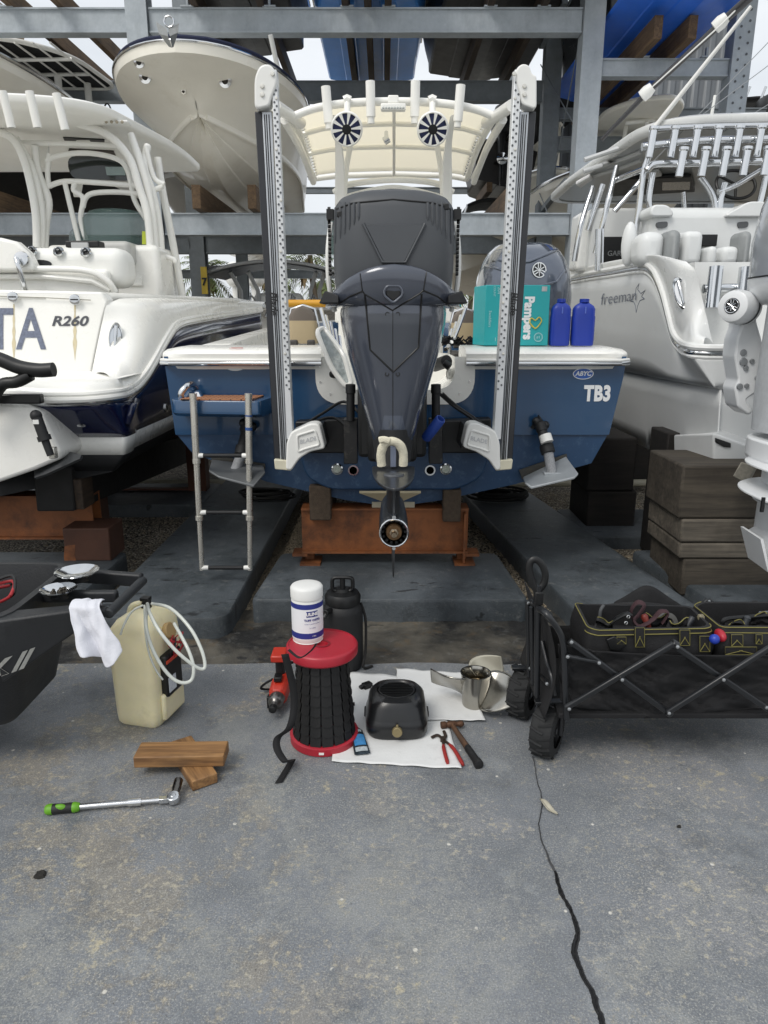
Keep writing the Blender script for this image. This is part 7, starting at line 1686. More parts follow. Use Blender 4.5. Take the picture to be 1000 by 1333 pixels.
# boat with a navy roof far behind, on the ground
fr_ = hull_boat('stored_boat', 'white boat with a navy hard top parked behind the rack', (-1.55, 18.6, .75), PI, 6.5, 2.2, 1.0, GEL, GELC, 20, 'boats stored far behind the rack')
hz = at(350, 349, 12.5).z
tp_ = fillet([V((-2.75, 12.2, hz-.1)), V((-.9, 12.0, hz-.02)), V((-.75, 14.2, hz+.0)), V((-2.6, 14.2, hz-.0))], .3, 5)
mb = MB(); mb.loft([[V((-3.0+2.3*u, 12.3+1.6*v, hz+.10-.20*(2*u-1)**2+.02*v)) for v in (0, .5, 1)] for u in [i/16 for i in range(17)]], closed=False); mb.build('hard_top', GELG, fr_, solid=.05)
mb = MB(); mb.loft([[V((-2.95+2.2*u, 12.33+1.5*v, hz+.06-.20*(2*u-1)**2+.02*v)) for v in (0, .5, 1)] for u in [i/16 for i in range(17)]], closed=False); mb.build('hard_top_lining', mat('navy_lining', '#22324a', .4), fr_)
for s, xx in ((-1, -2.6), (1, -1.15), (1, -1.0), (-1, -2.3)): bfit(fr_, [V((xx, 12.6, hz-.05)), V((xx-s*.12, 12.8, hz-.35)), V((xx-s*.1, 13, hz-.9))], .035, GELG, 'top_frame')
mb = MB(); mb.loft([[V((-1.85+x*k, 12.9+y, z)) for x, y in ((-.5, 0), (.5, 0), (.45, .6), (-.45, .6))] for z, k in ((1.3, 1), (1.75, 1), (2.0, .8))]); mb.build('console', GEL, fr_, bevel=.05)
for i in range(5): bfit(fr_, [V((-2.7+.35*i, 12.4, 1.6)), V((-2.6+.35*i, 12.5, 1.95)), V((-2.4+.35*i, 12.6, 1.7))], .025, CHROME, 'bow_rail')
pontoon = thing('stored_boat', 'far white boat with two white outboards and a black cover behind the left boat', 'boat', (-5.2, 23, .6), 0, 'boats stored far behind the rack')
mb = MB(); mb.box((-5.6, 25, 1.2), (3.4, 5, .9)); mb.build('hull', GEL, pontoon, bevel=.15)
mb = MB(); mb.box(at(281, 353, 22.5), (.75, .8, .28)); mb.build('cover', FABB, pontoon, bevel=.06)
for a in (306, 331): small_motor(pontoon, at(a, 372, 22.2), 1.15, WPL)
mw = thing('stored_boat', 'distant boat with a dark motor seen left of the rear rack column', 'boat', (-5.8, 19, .6), 0, 'boats stored far behind the rack')
mb = MB(); mb.box((-6.2, 21, 1.1), (2.6, 4.5, .9)); mb.build('hull', GEL, mw, bevel=.12); small_motor(mw, at(222, 372, 18.6), 1., mat('dark_motor', '#2d3134', .3, coat=.4))
# far right boat with black T-top and motor
fx = thing('stored_boat', 'far boat with a black T-top beyond the catamaran roof', 'boat', (7.5, 16, 3.2), 0, 'boats stored far behind the rack')
c = at(975, 128, 15); mb = MB(); mb.grid(lambda u, v: c+V((-.5+1.6*u, 1.2*v, .02-.12*(2*u-1)**2)), 10, 4); mb.build('t_top_canvas', FABB, fx, solid=.05)
for i in range(5): bfit(fx, [c+V((-.4+.3*i, -.05, -.05)), c+V((-.34+.3*i, -.08, .18))], .025, CHROME, 'rod_holder')
for s in (-.3, .5, .9): bfit(fx, [c+V((s, .1, 0)), c+V((s-.1, .2, -.9))], .03, WPC, 't_top_leg')
mb = MB(); mb.box(c+V((.8, 2, -1.5)), (2.6, 5, 1.1)); mb.build('hull', GEL, fx, bevel=.2)
small_motor(fx, at(1003, 172, 14.5), 1.1)
# =================================================================== PALMS
PALM = mat('palm_frond', '#5c6a38', .6, var=.45, vs=4, dirt=('#8a7a4c', .3, 3)); PTR = mat('palm_trunk', '#63584a', .85, var=.3, vs=5, bump=.5, bs=20)
def palm(px, py, Y, label, seed):
    random.seed(seed); c = at(px, py, Y)
    p = thing('palm_tree', label, 'palm tree', (c.x, Y, 0), 0, 'palms beyond the rack')
    mb = MB(); mb.tube([V((c.x+.15*math.sin(z*.8+seed), Y, z)) for z in [c.z*i/8 for i in range(9)]], [.17-.008*i for i in range(9)], 10); mb.build('trunk', PTR, p)
    mb = MB()
    for k in range(30):
        a = random.random()*6.28; el = random.uniform(-.9, 1.1); L = random.uniform(1.3, 1.9)
        d = V((math.cos(a)*math.cos(el), math.sin(a)*math.cos(el), math.sin(el)))
        rib = [c+V((.15*math.sin(c.z*.8+seed), 0, 0))+d*(L*t)+V((0, 0, -.9*t*t*L*.6)) for t in [i/9 for i in range(10)]]
        sd_ = d.cross(V((0, 0, 1))).normalized()
        for i in range(2, 10):
            w_ = .42*math.sin(PI*min(1, (i+1)/10.5))
            for s in (-1, 1):
                for q in (0, .5):
                    b0 = rib[i].lerp(rib[i-1], q); tip = b0+sd_*(s*w_)+V((0, 0, -.25*w_+random.uniform(-.12, .05)))+(rib[i]-rib[i-1])*1.1
                    mb.add([b0, b0+(rib[i]-rib[i-1])*.35, tip], [(0, 1, 2)])
    mb.build('crown', PALM, p, flat=True)
    mb = MB()
    for k in range(16):
        a = random.random()*6.28; r0 = .2
        b0 = c+V((.15*math.sin(c.z*.8+seed)+math.cos(a)*r0, math.sin(a)*r0, -.1)); e = b0+V((math.cos(a)*.35, math.sin(a)*.35, -random.uniform(.7, 1.3)))
        w_ = V((-math.sin(a), math.cos(a), 0))*.14; mb.add([b0, b0.lerp(e, .5)+w_, e, b0.lerp(e, .5)-w_], [(0, 1, 2, 3)])
    mb.build('dead_fronds', mat('dead_frond', '#7a6748', .8, var=.4, vs=6), p, flat=True)
palm(408, 332, 30, 'palm crown showing above the rack beam left of the motor', 1)
palm(271, 352, 32, 'palm between the rear rack column and the white outboards', 2)
palm(352, 340, 33, 'palm behind the white outboards, beside the left pole anchor', 3)
palm(418, 362, 36, 'palm with hanging dead fronds just left of the motor', 4)
palm(612, 352, 34, 'palm seen between the motor and the slate cowl', 5)
palm(640, 330, 38, 'palm showing just above the slate cowl', 6)
# distant hedge / yard edge
mb = MB(); random.seed(12)
for i in range(9000):
    x = random.uniform(-38, 38); y = 46+random.uniform(0, 3); z = abs(random.gauss(0, .9))*(1+.3*math.sin(x*.9)); p = V((x, y, z)); a = random.random()*6.28; s = random.uniform(.12, .3)
    u = V((math.cos(a), math.sin(a), random.uniform(-.5, .5)))*s; w_ = V((random.uniform(-1, 1), random.uniform(-1, 1), 1)).normalized()*s
    mb.add([p, p+u, p+w_], [(0, 1, 2)])
hd = mb.build('hedge', mat('hedge_leaf', '#4b5a35', .7, var=.4, vs=3), flat=True); hd['kind'] = 'stuff'
# =================================================================== STANDS AND TIMBER UNDER THE BOATS
cs = thing('boat_stand', 'orange rusty steel stand under the blue boat, centre of the yard', 'boat stand', (.0, 4.05, .1))
def cap_(px0, px1, y0, y1, Y, dep, m, nm, par):
    a, b = at(px0, y1, Y), at(px1, y0, Y); t = .012; h = b.z-a.z; w_ = b.x-a.x; cx, cz = (a.x+b.x)/2, (a.z+b.z)/2
    mb = MB(); mb.box((cx, Y+t/2, cz), (w_, t, h-2*t)); mb.box((cx, Y+dep/2-.02, b.z-t/2), (w_, dep, t)); mb.box((cx, Y+dep/2-.03, a.z+t/2), (w_, dep+.02, t)); mb.box((cx, Y+dep-.03, cz), (w_, t, h-2*t-.002)); return mb.build(nm, m, par)
cap_(394, 610, 661, 718, 4.0, .14, ORANGE, 'channel', cs)
for a in (403, 601.5):
    p = at(a, 716, 4.03); z1 = p.z
    mb = MB(); mb.box((p.x, 4.06, (z1+.115)/2), (.055, .06, z1-.115)); mb.build('leg', ORANGE, cs, bevel=.004)
    mb = MB(); mb.box((p.x+.01, 4.02, .121), (.12, .16, .012)); mb.build('foot_plate', ORANGE, cs)
    mb = MB(); mb.box((p.x+(.05 if a > 500 else -.05), 4.02, z1-.01), (.09, .12, .016)); mb.build('cap_plate', ORANGE, cs)
mb = MB(); mb.box((at(605, 716, 4.03).x-.012, 4.0, .28), (.012, .1, .3)); mb.build('gusset', ORANGE, cs)
for i, (a, b, y0, y1) in enumerate(((404, 431, 640, 676), (576, 600, 645, 678))):
    p, q = at(a, y1, 3.98), at(b, y0, 3.98); mb = MB(); mb.box(((p.x+q.x)/2, 4.9, (p.z+q.z)/2+.02), (q.x-p.x, 1.9, q.z-p.z+.04))
    tag(mb.build('carpeted_bunk', mat('bunk_carpet', '#4e4236', .95, var=.35, vs=40, bump=.8, bs=180), bevel=.008), 'carpeted timber bunk under the blue hull, %s of the motor' % ('left' if i == 0 else 'right'), 'timber bunk', 'bunks under the blue boat')
mb = MB(); mb.box(at(512, 658, 4.02)+V((0, 0, .0)), (.25, .03, .05)); tag(mb.build('keel_pad', mat('pale_pad', '#b0a994', .6)), 'pale plastic pad on the orange stand below the motor', 'pad')
# left stand
ls = thing('boat_stand', 'orange steel stand under the big white boat at the left edge', 'boat stand', (-2.4, 4.3, .1))
cap_(-120, 118, 645, 700, 4.25, .16, ORANGE, 'channel', ls)
p = at(112, 640, 4.5); mb = MB(); mb.box((p.x-.02, 4.55, .42), (.16, .3, .5)); mb.build('post', mat('dark_rust', '#4a2d1f', .7, var=.3), ls, bevel=.01)
p = at(112, 740, 4.1); mb = MB(); mb.box((p.x+.03, 4.2, .20), (.28, .24, .21)); mb.build('pedestal', MATS['dark_rust'], ls, bevel=.01)
mb = MB(); mb.poly([at(84, 711, 4.079), at(98, 709, 4.079), at(97, 722, 4.079), at(101, 738, 4.079), at(86, 741, 4.079), at(83, 725, 4.079)]); mb.build('bare_paint_patch', ORANGE, ls)
mb = MB(); mb.box(at(93, 640, 4.1), (.2, .16, .18)); tag(mb.build('timber_block', TIMBD, bevel=.006), 'dark timber block between the left stand and the white hull', 'timber block')
mb = MB(); mb.beam(at(70, 637, 4.0)+V((0, 0, 0)), at(250, 578, 7.4), .22, .26); tag(mb.build('hull_bunk', mat('black_bunk', '#1a1918', .8, var=.3), bevel=.01), 'long black bunk running under the white boat hull', 'timber bunk')
rs_ = thing('boat_stand', 'rusty stand farther back, behind the boarding ladder', 'boat stand', (-1.9, 6.2, .05))
for a in (130, 258):
    p = on(a, 640, .05); mb = MB(); mb.box((p.x, p.y+.05, .30), (.16, .14, .5)); mb.build('leg', mat('brown_steel', '#54301f', .65, var=.3, vs=6), rs_, bevel=.006)
p0, p1 = on(110, 640, .05), on(275, 640, .05)
mb = MB(); mb.box(((p0.x+p1.x)/2-.2, p0.y+.06, .62), (p1.x-p0.x+.6, .2, .16)); mb.build('channel', MATS['brown_steel'], rs_)
mb = MB(); mb.box(((p0.x+p1.x)/2-.2, p0.y+.04, .06), (p1.x-p0.x+.3, .06, .03)); mb.build('base_bar', MATS['brown_steel'], rs_)
# timber stacks under the catamaran
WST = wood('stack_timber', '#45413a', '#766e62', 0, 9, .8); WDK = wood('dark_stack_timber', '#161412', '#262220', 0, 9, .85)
def stack(px0, px1, ys, Y, dep, m, label, grp, seed):
    random.seed(seed); grp_ = None
    for i, (y0, y1) in enumerate(zip(ys, ys[1:])):
        a, b = at(px0, y1, Y), at(px1, y0, Y); j = random.uniform(-.015, .015)
        mb = MB(); mb.box(((a.x+b.x)/2+j, Y+dep/2+abs(j), (a.z+b.z)/2), (b.x-a.x, dep, b.z-a.z-.004))
        tag(mb.build('timber_block', m if m is WDK or i in (1, 2) else wood('stack_timber_dark', '#322d27', '#575045', 0, 7+i, .85), bevel=.012), label % ('topmost', 'second', 'third', 'bottom')[i if len(ys) == 5 else (i if i == 0 else 3 if i == len(ys)-2 else i)], 'timber block', grp)
# scale so the lowest block meets the ground
p = at(885, 772, 3.72)
stack(885, 1075, [606, 676, 707, 728, 776], 3.72, .5, WST, '%s brown timber block in the stack under the catamaran', 'timber blocks under the catamaran', 3)
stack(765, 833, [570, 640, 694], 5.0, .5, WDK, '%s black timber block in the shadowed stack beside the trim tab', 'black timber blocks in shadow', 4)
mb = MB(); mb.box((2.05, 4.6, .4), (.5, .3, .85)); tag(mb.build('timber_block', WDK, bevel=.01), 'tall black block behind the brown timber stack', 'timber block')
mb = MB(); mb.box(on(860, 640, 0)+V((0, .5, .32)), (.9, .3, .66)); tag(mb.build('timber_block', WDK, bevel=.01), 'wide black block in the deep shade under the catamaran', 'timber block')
# white pipe and coils
mb = MB(); mb.cyl((-4.5, 6.55, .03), (4.5, 6.55, .03), .035, seg=14); tag(mb.build('plastic_pipe', mat('dirty_white_pipe', '#a9a492', .6, dirt=('#5b5344', .3, 8))), 'long dirty white pipe lying across the gravel at the back', 'pipe')
mb = MB(); mb.cyl(at(-20, 636, 4.7), at(35, 638, 4.7), .03, seg=12); tag(mb.build('pipe', mat('tan_pipe', '#8d8468', .6)), 'short tan pipe by the left stand', 'pipe')
def coil(c, r_, n, label, seed, m=RUB):
    random.seed(seed); pts = []
    for i in range(n*24):
        a = 2*PI*i/24; q = r_*(1+.22*math.sin(a*.37+seed)+.08*math.sin(a*.11)); pts.append(V((c.x+q*math.cos(a)+.05*math.sin(a*.21), c.y+q*.75*math.sin(a), c.z+.012+.010*(i/24)+.008*math.sin(a*.6))))
    mb = MB(); mb.tube(pts, .011, 7); tag(mb.build('hose_coil', m), label, 'hose', 'coiled hoses on the slabs')
coil(on(350, 648, .1), .17, 5, 'black hose coil on the slab behind the boarding ladder', 1)
coil(on(648, 650, .1), .19, 6, 'loose black hose coil on the slab right of the motor leg', 2)
# =================================================================== FOLDING WAGON
wg = thing('folding_wagon', 'black folding wagon with crossed side bars and fat wheels, right foreground', 'wagon', (1.1, 2.3, 0))
FRM = mat('wagon_black_tube', '#1b1d20', .38, var=.12, coat=.2, vs=14)
YN, YB_ = 2.14, 2.58
def W(px, py, Y=YN): return at(px, py, Y)
# fabric body
top = [(727, 838), (745, 842), (780, 848), (830, 851), (880, 853), (930, 853), (985, 853), (1060, 855)]
mid_ = [(728, 870), (745, 880), (790, 885), (840, 884), (885, 880), (930, 886), (985, 884), (1060, 886)]
bot = [(730, 912), (745, 920), (790, 925), (840, 934), (870, 934), (920, 929), (985, 922), (1060, 925)]
def wc_fn(u, v):
    def S(L): 
        i = u*(len(L)-1); k = min(int(i), len(L)-2); f = i-k; return (L[k][0]*(1-f)+L[k+1][0]*f, L[k][1]*(1-f)+L[k+1][1]*f)
    a, m_, b = S(top), S(mid_), S(bot)
    q = (a[0]*(1-v)+b[0]*v, a[1]+(b[1]-a[1])*v)
    dpt = YN+.01+.02*math.sin(PI*v)+.022*mnoise.noise(V((u*8+v*3, v*3, 2)))+.012*mnoise.noise(V((u*16-v*7, v*5, 5)))+.005*mnoise.noise(V((u*50+v*16, v*14, 8)))-.012*math.exp(-((u*4.3-1.9)**2)*6)*v
    return at(q[0], q[1], dpt+.03*v)
mb = MB(); mb.grid(wc_fn, 130, 40); mb.build('side_fabric', FABB, wg, solid=.003)
zt_, zb_ = W(850, 850).z, .185
mb = MB(); xl, xr = W(735, 860).x, W(1060, 860).x
mb.grid(lambda u, v: V((xl-.05+.02*math.sin(v*9)*0+.03*math.sin(PI*u), YN+.02+(YB_-YN)*v, zb_+(zt_+.08-zb_)*(1-u)+.01*mnoise.noise(V((u*5, v*5, 1))))), 16, 16); mb.build('end_fabric', FABB, wg, solid=.003)
mb = MB(); mb.grid(lambda u, v: V((xl+(xr-xl)*u, YB_+.01*mnoise.noise(V((u*8, v*5, 9))), zb_+(zt_-zb_-.10)*v)), 20, 8); mb.build('back_fabric', FABB, wg, solid=.003)
mb = MB(); mb.box(((xl+xr)/2, (YN+YB_)/2+.02, zb_+.01), (xr-xl, YB_-YN, .02)); mb.build('floor_board', FABB, wg, bevel=.005)
# crossed bars
def bar(p, q, Y, nm='cross_bar', w_=.020, par=wg): 
    mb = MB(); mb.beam(at(p[0], p[1], Y), at(q[0], q[1], Y), .014, w_, up=(0, -.2, 1)); return mb.build(nm, FRM, par, bevel=.004)
RV = mat('rivet_silver', '#a7a9aa', .3, metal=.9)
def rivet(a, b, Y):
    o = at(a, b, Y); mb = MB(); mb.lathe([(0, 0), (.0065, 0), (.0055, .004), (0, .0055)], o, (0, -1, .25), 12); mb.build('rivet', RV, wg)
Yb1, Yb2 = YN-.012, YN-.028
bar((741, 834), (868, 926), Yb1); bar((736, 922), (877, 838), Yb2); bar((877, 840), (1003, 925), Yb1); bar((868, 928), (1010, 838), Yb2); bar((738, 854), (781, 862), Yb1-.004, w_=.012)
for a, b in ((744, 836), (780, 863), (810, 885), (739, 855), (741, 923), (871, 928.5), (882, 842), (942, 885), (998, 921)): rivet(a, b, Yb2-.009)
mb = MB(); mb.tube([at(868, 926, Yb1), at(874, 930, Yb1)], .014); mb.build('pivot_cap', FRM, wg, bevel=.004); mb = MB(); mb.tube([at(874, 837, Yb1), at(882, 841, Yb1)], .016, 10); mb.build('pivot_cap', FRM, wg, bevel=.004)
# bars of the far side, peaks showing above the load
bar((795, 795), (808, 783), YB_+.02, w_=.018); bar((808, 783), (842, 806), YB_+.02, w_=.018); bar((903, 794), (922, 781), YB_+.02, w_=.018); bar((922, 781), (956, 803), YB_+.02, w_=.018)
for a, b in ((809, 785), (923, 783)): rivet(a, b, YB_+.008)
# front end frame: posts, hoop, axle, wheels
def pipe(pts, r_, nm, m=FRM): 
    mb = MB(); mb.tube(fillet([V(p) for p in pts], .03, 4)[0:] if False else pts, r_, 10); return mb.build(nm, m, wg)
pipe(cr([W(738, 936), W(736, 900), W(735, 860), W(733, 836), W(727, 820), W(712, 800), W(702, 793, 2.2)], 6), .0105, 'end_post')
pipe([W(700, 795, 2.22), W(699, 905, 2.24)], .011, 'end_post'); pipe([W(687, 782, 2.42), W(689, 880, 2.42)], .009, 'end_post'); pipe([W(692, 790, 2.36), W(694, 890, 2.36)], .009, 'end_post')
pipe([W(691, 783, 2.42), W(716, 800, 2.2)], .010, 'end_bar'); pipe([W(690, 870, 2.42), W(712, 888, 2.22)], .008, 'end_bar')
pipe(cr([W(722, 905, 2.18), W(718, 880, 2.2), W(712, 862, 2.25), W(706, 835, 2.3)], 5), .009, 'end_brace')
hp_ = fillet([W(696, 795, 2.3), W(688, 735, 2.3), W(694, 729, 2.3), W(704, 730, 2.3), W(712, 752, 2.3), W(706, 768, 2.3), W(702, 775, 2.3)], .02, 5)
pipe([W(700, 800, 2.3), W(701, 762, 2.3)], .012, 'handle_stem')
mb = MB(); mb.tube(cr([W(700, 772, 2.3), W(693, 758, 2.3), W(689, 740, 2.3), W(692, 730, 2.3), W(699, 729, 2.3), W(706, 736, 2.3), W(710, 748, 2.3), W(708, 760, 2.3), W(702, 768, 2.3), W(701, 776, 2.3)], 6), .0095, 10, flat=1.3); mb.build('pull_handle', BLK, wg)
mb = MB(); mb.box(W(701, 778, 2.3), (.03, .03, .05)); mb.build('handle_joint', BLK, wg, bevel=.004)
for a, b, Y in ((709, 799, 2.21), (688, 785, 2.41), (690, 870, 2.41), (712, 890, 2.2)): rivet(a, b, Y-.012)
TREAD = mat('wheel_tread', '#1d1e1f', .8, var=.25, vs=20, bump=.3, bs=120)
def wheel(c, r_, wd, ang, name='wheel'):
    axd = V((math.cos(ang), math.sin(ang), 0)); mb = MB()
    mb.lathe([(r_*.62, -wd/2), (r_*.86, -wd/2), (r_*.97, -wd*.42), (r_, -wd*.25), (r_*1.005, 0), (r_, wd*.25), (r_*.97, wd*.42), (r_*.86, wd/2), (r_*.62, wd/2)], c, axd, 40, cap=False); wh = mb.build(name, TREAD, wg)
    a_, u, w_ = frame(axd); mb = MB()
    for k in range(26):
        th = 2*PI*k/26; s = 1 if k % 2 else -1
        p = [c+(u*math.cos(th+dt)+w_*math.sin(th+dt))*(r_*(1.0 if abs(o_) > .3 else 1.012))+axd*(o_*wd) for o_, dt in ((.46*s, 0), (.15*s, .10), (-.12*s, .16))]
        mb.tube(p, .0055, 5)
    mb.build('tread_bars', TREAD, wh)
    mb = MB(); mb.lathe([(r_*.63, -wd*.40), (r_*.58, -wd*.2), (r_*.3, -wd*.1), (r_*.22, -wd*.38), (0, -wd*.40)], c, axd, 28, cap=False); mb.lathe([(r_*.63, wd*.40), (r_*.58, wd*.2), (r_*.3, wd*.1), (r_*.22, wd*.38), (0, wd*.40)], c, axd, 28, cap=False); mb.build('rim', BLK, wh)
    mb = MB(); mb.lathe([(0, wd*.42), (.011, wd*.42), (.009, wd*.38)], c, axd, 12); mb.build('axle_nut', RV, wh)
r_ = .094
c1 = on(711, 992, 0); c2 = on(684, 942, 0)
wheel(V((c1.x+.012, c1.y+.06, r_)), r_, .082, R(-30)); wheel(V((c2.x+.0, c2.y+.07, r_)), r_, .082, R(-30))
for c in (V((c1.x+.012, c1.y+.06, r_)), V((c2.x+.0, c2.y+.07, r_))):
    axd = V((math.cos(R(-30)), math.sin(R(-30)), 0)); mb = MB()
    mb.tube([c+axd*.047+V((0, 0, -.01)), c+axd*.047+V((0, 0, .085)), c-axd*.047+V((0, 0, .11)), c-axd*.03+V((0, 0, .11))], .009, 8); mb.box(c+V((.0, 0, .108)), (.10, .03, .012)); mb.build('wheel_fork', FRM, wg, bevel=.002)
for yy in (2.17, 2.55):
    wheel(V((xr+.10, yy, r_)), r_, .072, R(90))
    pipe([V((xr+.10, yy, r_)), V((xr+.05, yy+(.03 if yy < 2.3 else -.03), .2)), V((xr+.005, yy+(.0 if yy < 2.3 else 0), .46))], .011, 'end_post')
# =================================================================== TOOL BAGS IN THE WAGON
PIPING = mat('yellow_piping', '#77713c', .7)
BAGM = mat('bag_nylon', '#19191b', .75, var=.3, vs=10, bump=.4, bs=200)
def bag(name, label, px0, px1, yt, yb, Y0, Y1, patches, tilt=0):
    a, b = at(px0, yb, Y0), at(px1, yt, Y0)
    bg_ = thing(name, label, 'tool bag', ((a.x+b.x)/2, (Y0+Y1)/2, a.z), 0, 'tool bags in the wagon')
    x0, x1, z0, z1 = a.x, b.x, a.z, b.z
    mb = MB(); nz = 8
    rings = []
    for i in range(nz+1):
        t = i/nz; bul = .012*math.sin(PI*t)
        L = fillet([V((x0-bul, Y0-bul, 0)), V((x1+bul, Y0-bul, 0)), V((x1+bul, Y1, 0)), V((x0-bul, Y1, 0))], .035, 5)
        rings.append([V((p.x, p.y+.016*mnoise.noise(V((p.x*9, t*3, 1))), z0+(z1-z0)*t+tilt*(p.x-x0)+.005*mnoise.noise(V((p.x*10, p.y*10, t)))+t*t*.024*mnoise.noise(V((p.x*7+3, p.y*6, 2))))) for p in L])
    inner = [[V((p.x+(((x0+x1)/2)-p.x)*.05, p.y+(((Y0+Y1)/2)-p.y)*.12, p.z-d)) for p in rings[-1]] for d in (.0, .08)]
    mb.loft(rings+inner); mb.build('body', BAGM, bg_, angle=60)
    for t, r_, i0, i1 in ((1., .0019, -3, 9), (.86, .002, 0, 7)):
        k = int(round(t*nz)); q = rings[k][18:]+rings[k][:12] if i0 < 0 else rings[k][:12]; mb = MB(); mb.tube([p+V((0, -.002, 0)) for p in q], r_, 6); mb.build('piping', PIPING, bg_)
    for (pa, pb, ya, yb2) in patches:
        o = [at(pa, ya, Y0-.022), at(pb, ya, Y0-.022), at(pb, yb2, Y0-.022), at(pa, yb2, Y0-.022)]
        mb = MB(); mb.prism(o, (0, .012, 0)); mb.build('strap', BAGM, bg_, bevel=.002)
        mb = MB(); mb.tube([p-V((0, .002, 0)) for p in o], .0011, 5, closed=True)
        if abs(yb2-ya) < 24 or True: mb.tube([o[3]-V((0, .002, 0)), o[3].lerp(o[1], .55)-V((0, .002, 0))], .0014, 5); mb.tube([o[2]-V((0, .002, 0)), o[2].lerp(o[0], .55)-V((0, .002, 0))], .0014, 5)
        mb.build('strap_stitching', PIPING, bg_)
    return bg_
b1 = bag('tool_bag', 'open black tool bag with yellow piping at the handle end of the wagon', 762, 930, 815, 870, 2.21, 2.42, [(827, 839, 817, 842), (885, 898, 820, 840), (803, 815, 829, 838), (911, 924, 828, 848)])
b2 = bag('tool_bag', 'second black tool bag with small pockets near the right edge of the wagon', 934, 1060, 818, 870, 2.20, 2.44, [(952, 967, 826, 841), (984, 992, 826, 838), (944, 985, 842, 852)])
# upright back flap, tools and handles
mb = MB(); mb.grid(lambda u, v: at(760+135*u, 822-(30+8*math.sin(PI*u))*v, 2.43+.02*math.sin(u*9)), 20, 6); mb.build('back_panel', BAGM, b1, solid=.006)
mb = MB(); mb.tube([at(760+75*i/10, 791+1.5*math.sin(i), 2.425) for i in range(11)], .003, 6); mb.build('piping', PIPING, b1)
mb = MB(); mb.grid(lambda u, v: at(800+100*u-12*(1-v), 815-v*(50*math.sin(PI*min(1, .15+u*.85))**.6)+3*math.sin(u*11), 2.46+.05*v), 24, 8); tag(mb.build('canvas_sack', FABB, solid=.006), 'crumpled black cloth sack slumped behind the open tool bag', 'sack')
HND = mat('dark_red_webbing', '#3a2328', .8, bump=.4, bs=300)
mb = MB(); mb.tube(cr([at(826, 812, 2.34), at(822, 795, 2.33), at(830, 784, 2.32), at(839, 788, 2.31), at(832, 800, 2.3), at(826, 808, 2.29), at(834, 815, 2.28), at(850, 806, 2.3), at(860, 796, 2.3), at(870, 798, 2.3), at(862, 812, 2.3)], 6), .011, 8, flat=.35); mb.build('carry_handle', HND, b1)
mb = MB(); mb.tube(cr([at(780, 812, 2.36), at(782, 795, 2.36), at(786, 788, 2.37)], 5), .006, 8); mb.build('loop', mat('grey_loop', '#4c4e50', .7), b1)
mb = MB(); mb.tube(cr([at(940, 815, 2.3), at(945, 806, 2.3), at(975, 803, 2.32), at(1010, 800, 2.32)], 5), .008, 8); mb.build('carry_handle', BLK, b2)
tl1 = thing('pliers', 'black-handled shears poking out of the open tool bag', 'tool', at(805, 812, 2.3))
mb = MB(); mb.tube(cr([at(790, 816, 2.3), at(802, 806, 2.29), at(815, 799, 2.28), at(822, 800, 2.28)], 5), [.014]*5+[.016]*5+[.014]*5+[.008], 8, flat=.4); mb.build('shear_body', BLK, tl1)
for a, b in ((818, 803), (815, 811)): o = at(a, b, 2.265); mb = MB(); mb.lathe([(.004, 0), (.0065, .002), (.004, .003)], o, (0, -1, .3), 14, cap=False); mb.build('pivot_ring', RV, tl1)
o = at(934, 827, 2.2); sd_ = thing('screwdriver', 'screwdriver with red and blue handle between the two tool bags', 'screwdriver', o)
mb = MB(); mb.ball(o+V((.01, 0, 0)), .02, sc=(.8, 1.6, 1)); mb.build('red_handle', RED, sd_); mb = MB(); mb.ball(at(935, 832, 2.17)+V((-.012, 0, 0)), .017); mb.build('blue_cap', JUG, sd_)
mb = MB(); mb.loft([[at(985, 812, 2.36), at(1000, 812, 2.36), at(1002, 795, 2.36), at(988, 796, 2.36)], [at(985, 812, 2.4), at(1000, 812, 2.4), at(1002, 795, 2.4), at(988, 796, 2.4)]]); tag(mb.build('grey_case', mat('grey_case_plastic', '#6d7274', .5), bevel=.003), 'small grey case sticking out of the right tool bag', 'case')
# stitched buckle on the first bag
mb = MB(); mb.prism([at(790, 833, 2.185), at(800, 829, 2.185), at(816, 838, 2.185), at(806, 848, 2.185), at(794, 846, 2.185)], (0, .01, 0)); mb.build('knife_pouch', BLK, b1, bevel=.002)

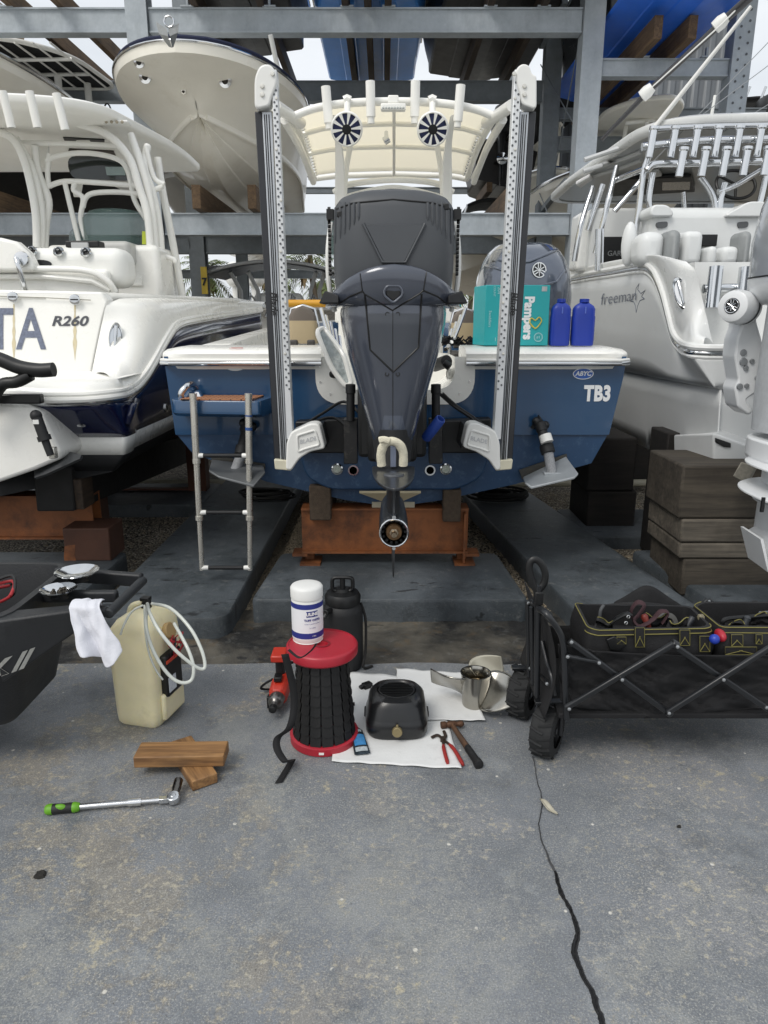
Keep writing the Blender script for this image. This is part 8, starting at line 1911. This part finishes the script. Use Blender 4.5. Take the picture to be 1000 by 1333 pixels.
# untidy contents of the bags: divider flaps (parts) and loose tools (things)
random.seed(21)
def flap(par, px, py, w_, h, Y, nm='pocket_flap', seed=0):
    a = at(px, py, Y)
    def fn(u, v):
        nn = mnoise.noise(V((u*3+seed, v*3, seed)))
        return a+V((w_*(u-.5)*(1-.2*v)+.01*nn, .02*nn-.012*v*v, h*v+.012*math.sin(u*5+seed)*v))
    mb = MB(); mb.grid(fn, 8, 6); mb.build(nm, BAGM, par, solid=.005)
    mb = MB(); mb.tube([fn(i/8, 1)+V((0, -.003, .001)) for i in range(9)], .0018, 5); mb.build('piping', PIPING, par)
for px, py, w_, h, Y, sd_ in ((785, 822, .07, .05, 2.30, 1), (850, 818, .09, .055, 2.33, 2), (880, 822, .08, .045, 2.26, 3), (905, 818, .06, .05, 2.36, 4)): flap(b1, px, py, w_, h, Y, seed=sd_)
for px, py, w_, h, Y, sd_ in ((955, 822, .07, .04, 2.30, 5), (990, 818, .09, .055, 2.33, 6)): flap(b2, px, py, w_, h, Y, seed=sd_)
for px, py, px2, py2, col, lbl in ((845, 818, 838, 800, '#6e2a22', 'screwdriver with a dull red handle standing in the open tool bag'), (893, 820, 902, 803, '#2a2c30', 'black handled driver leaning right in the open tool bag'), (915, 818, 912, 800, '#77705a', 'tan handled tool near the end of the open tool bag'), (968, 818, 974, 802, '#33363a', 'dark grey handled tool standing in the right tool bag')):
    p, q = at(px, py, 2.30), at(px2, py2, 2.31); d = (q-p); L = d.length
    mb = MB(); mb.lathe([(.004, -.03), (.004, 0), (.010, .004), (.012, L*.3), (.010, L*.5), (.013, L*.85), (.009, L), (0, L+.002)], p, d, 12); tag(mb.build('screwdriver', mat('handle_'+col[1:], col, .45)), lbl, 'screwdriver', 'tools standing in the bags')
mb = MB(); c = at(868, 812, 2.36); mb.lathe([(.022, -.012), (.04, -.012), (.04, .012), (.022, .012), (.022, -.012)], c, (.3, -1, .4), 28, cap=False); tag(mb.build('tape_roll', mat('tape_grey', '#5a5a58', .5)), 'grey roll of tape stuck in the open tool bag', 'tape')
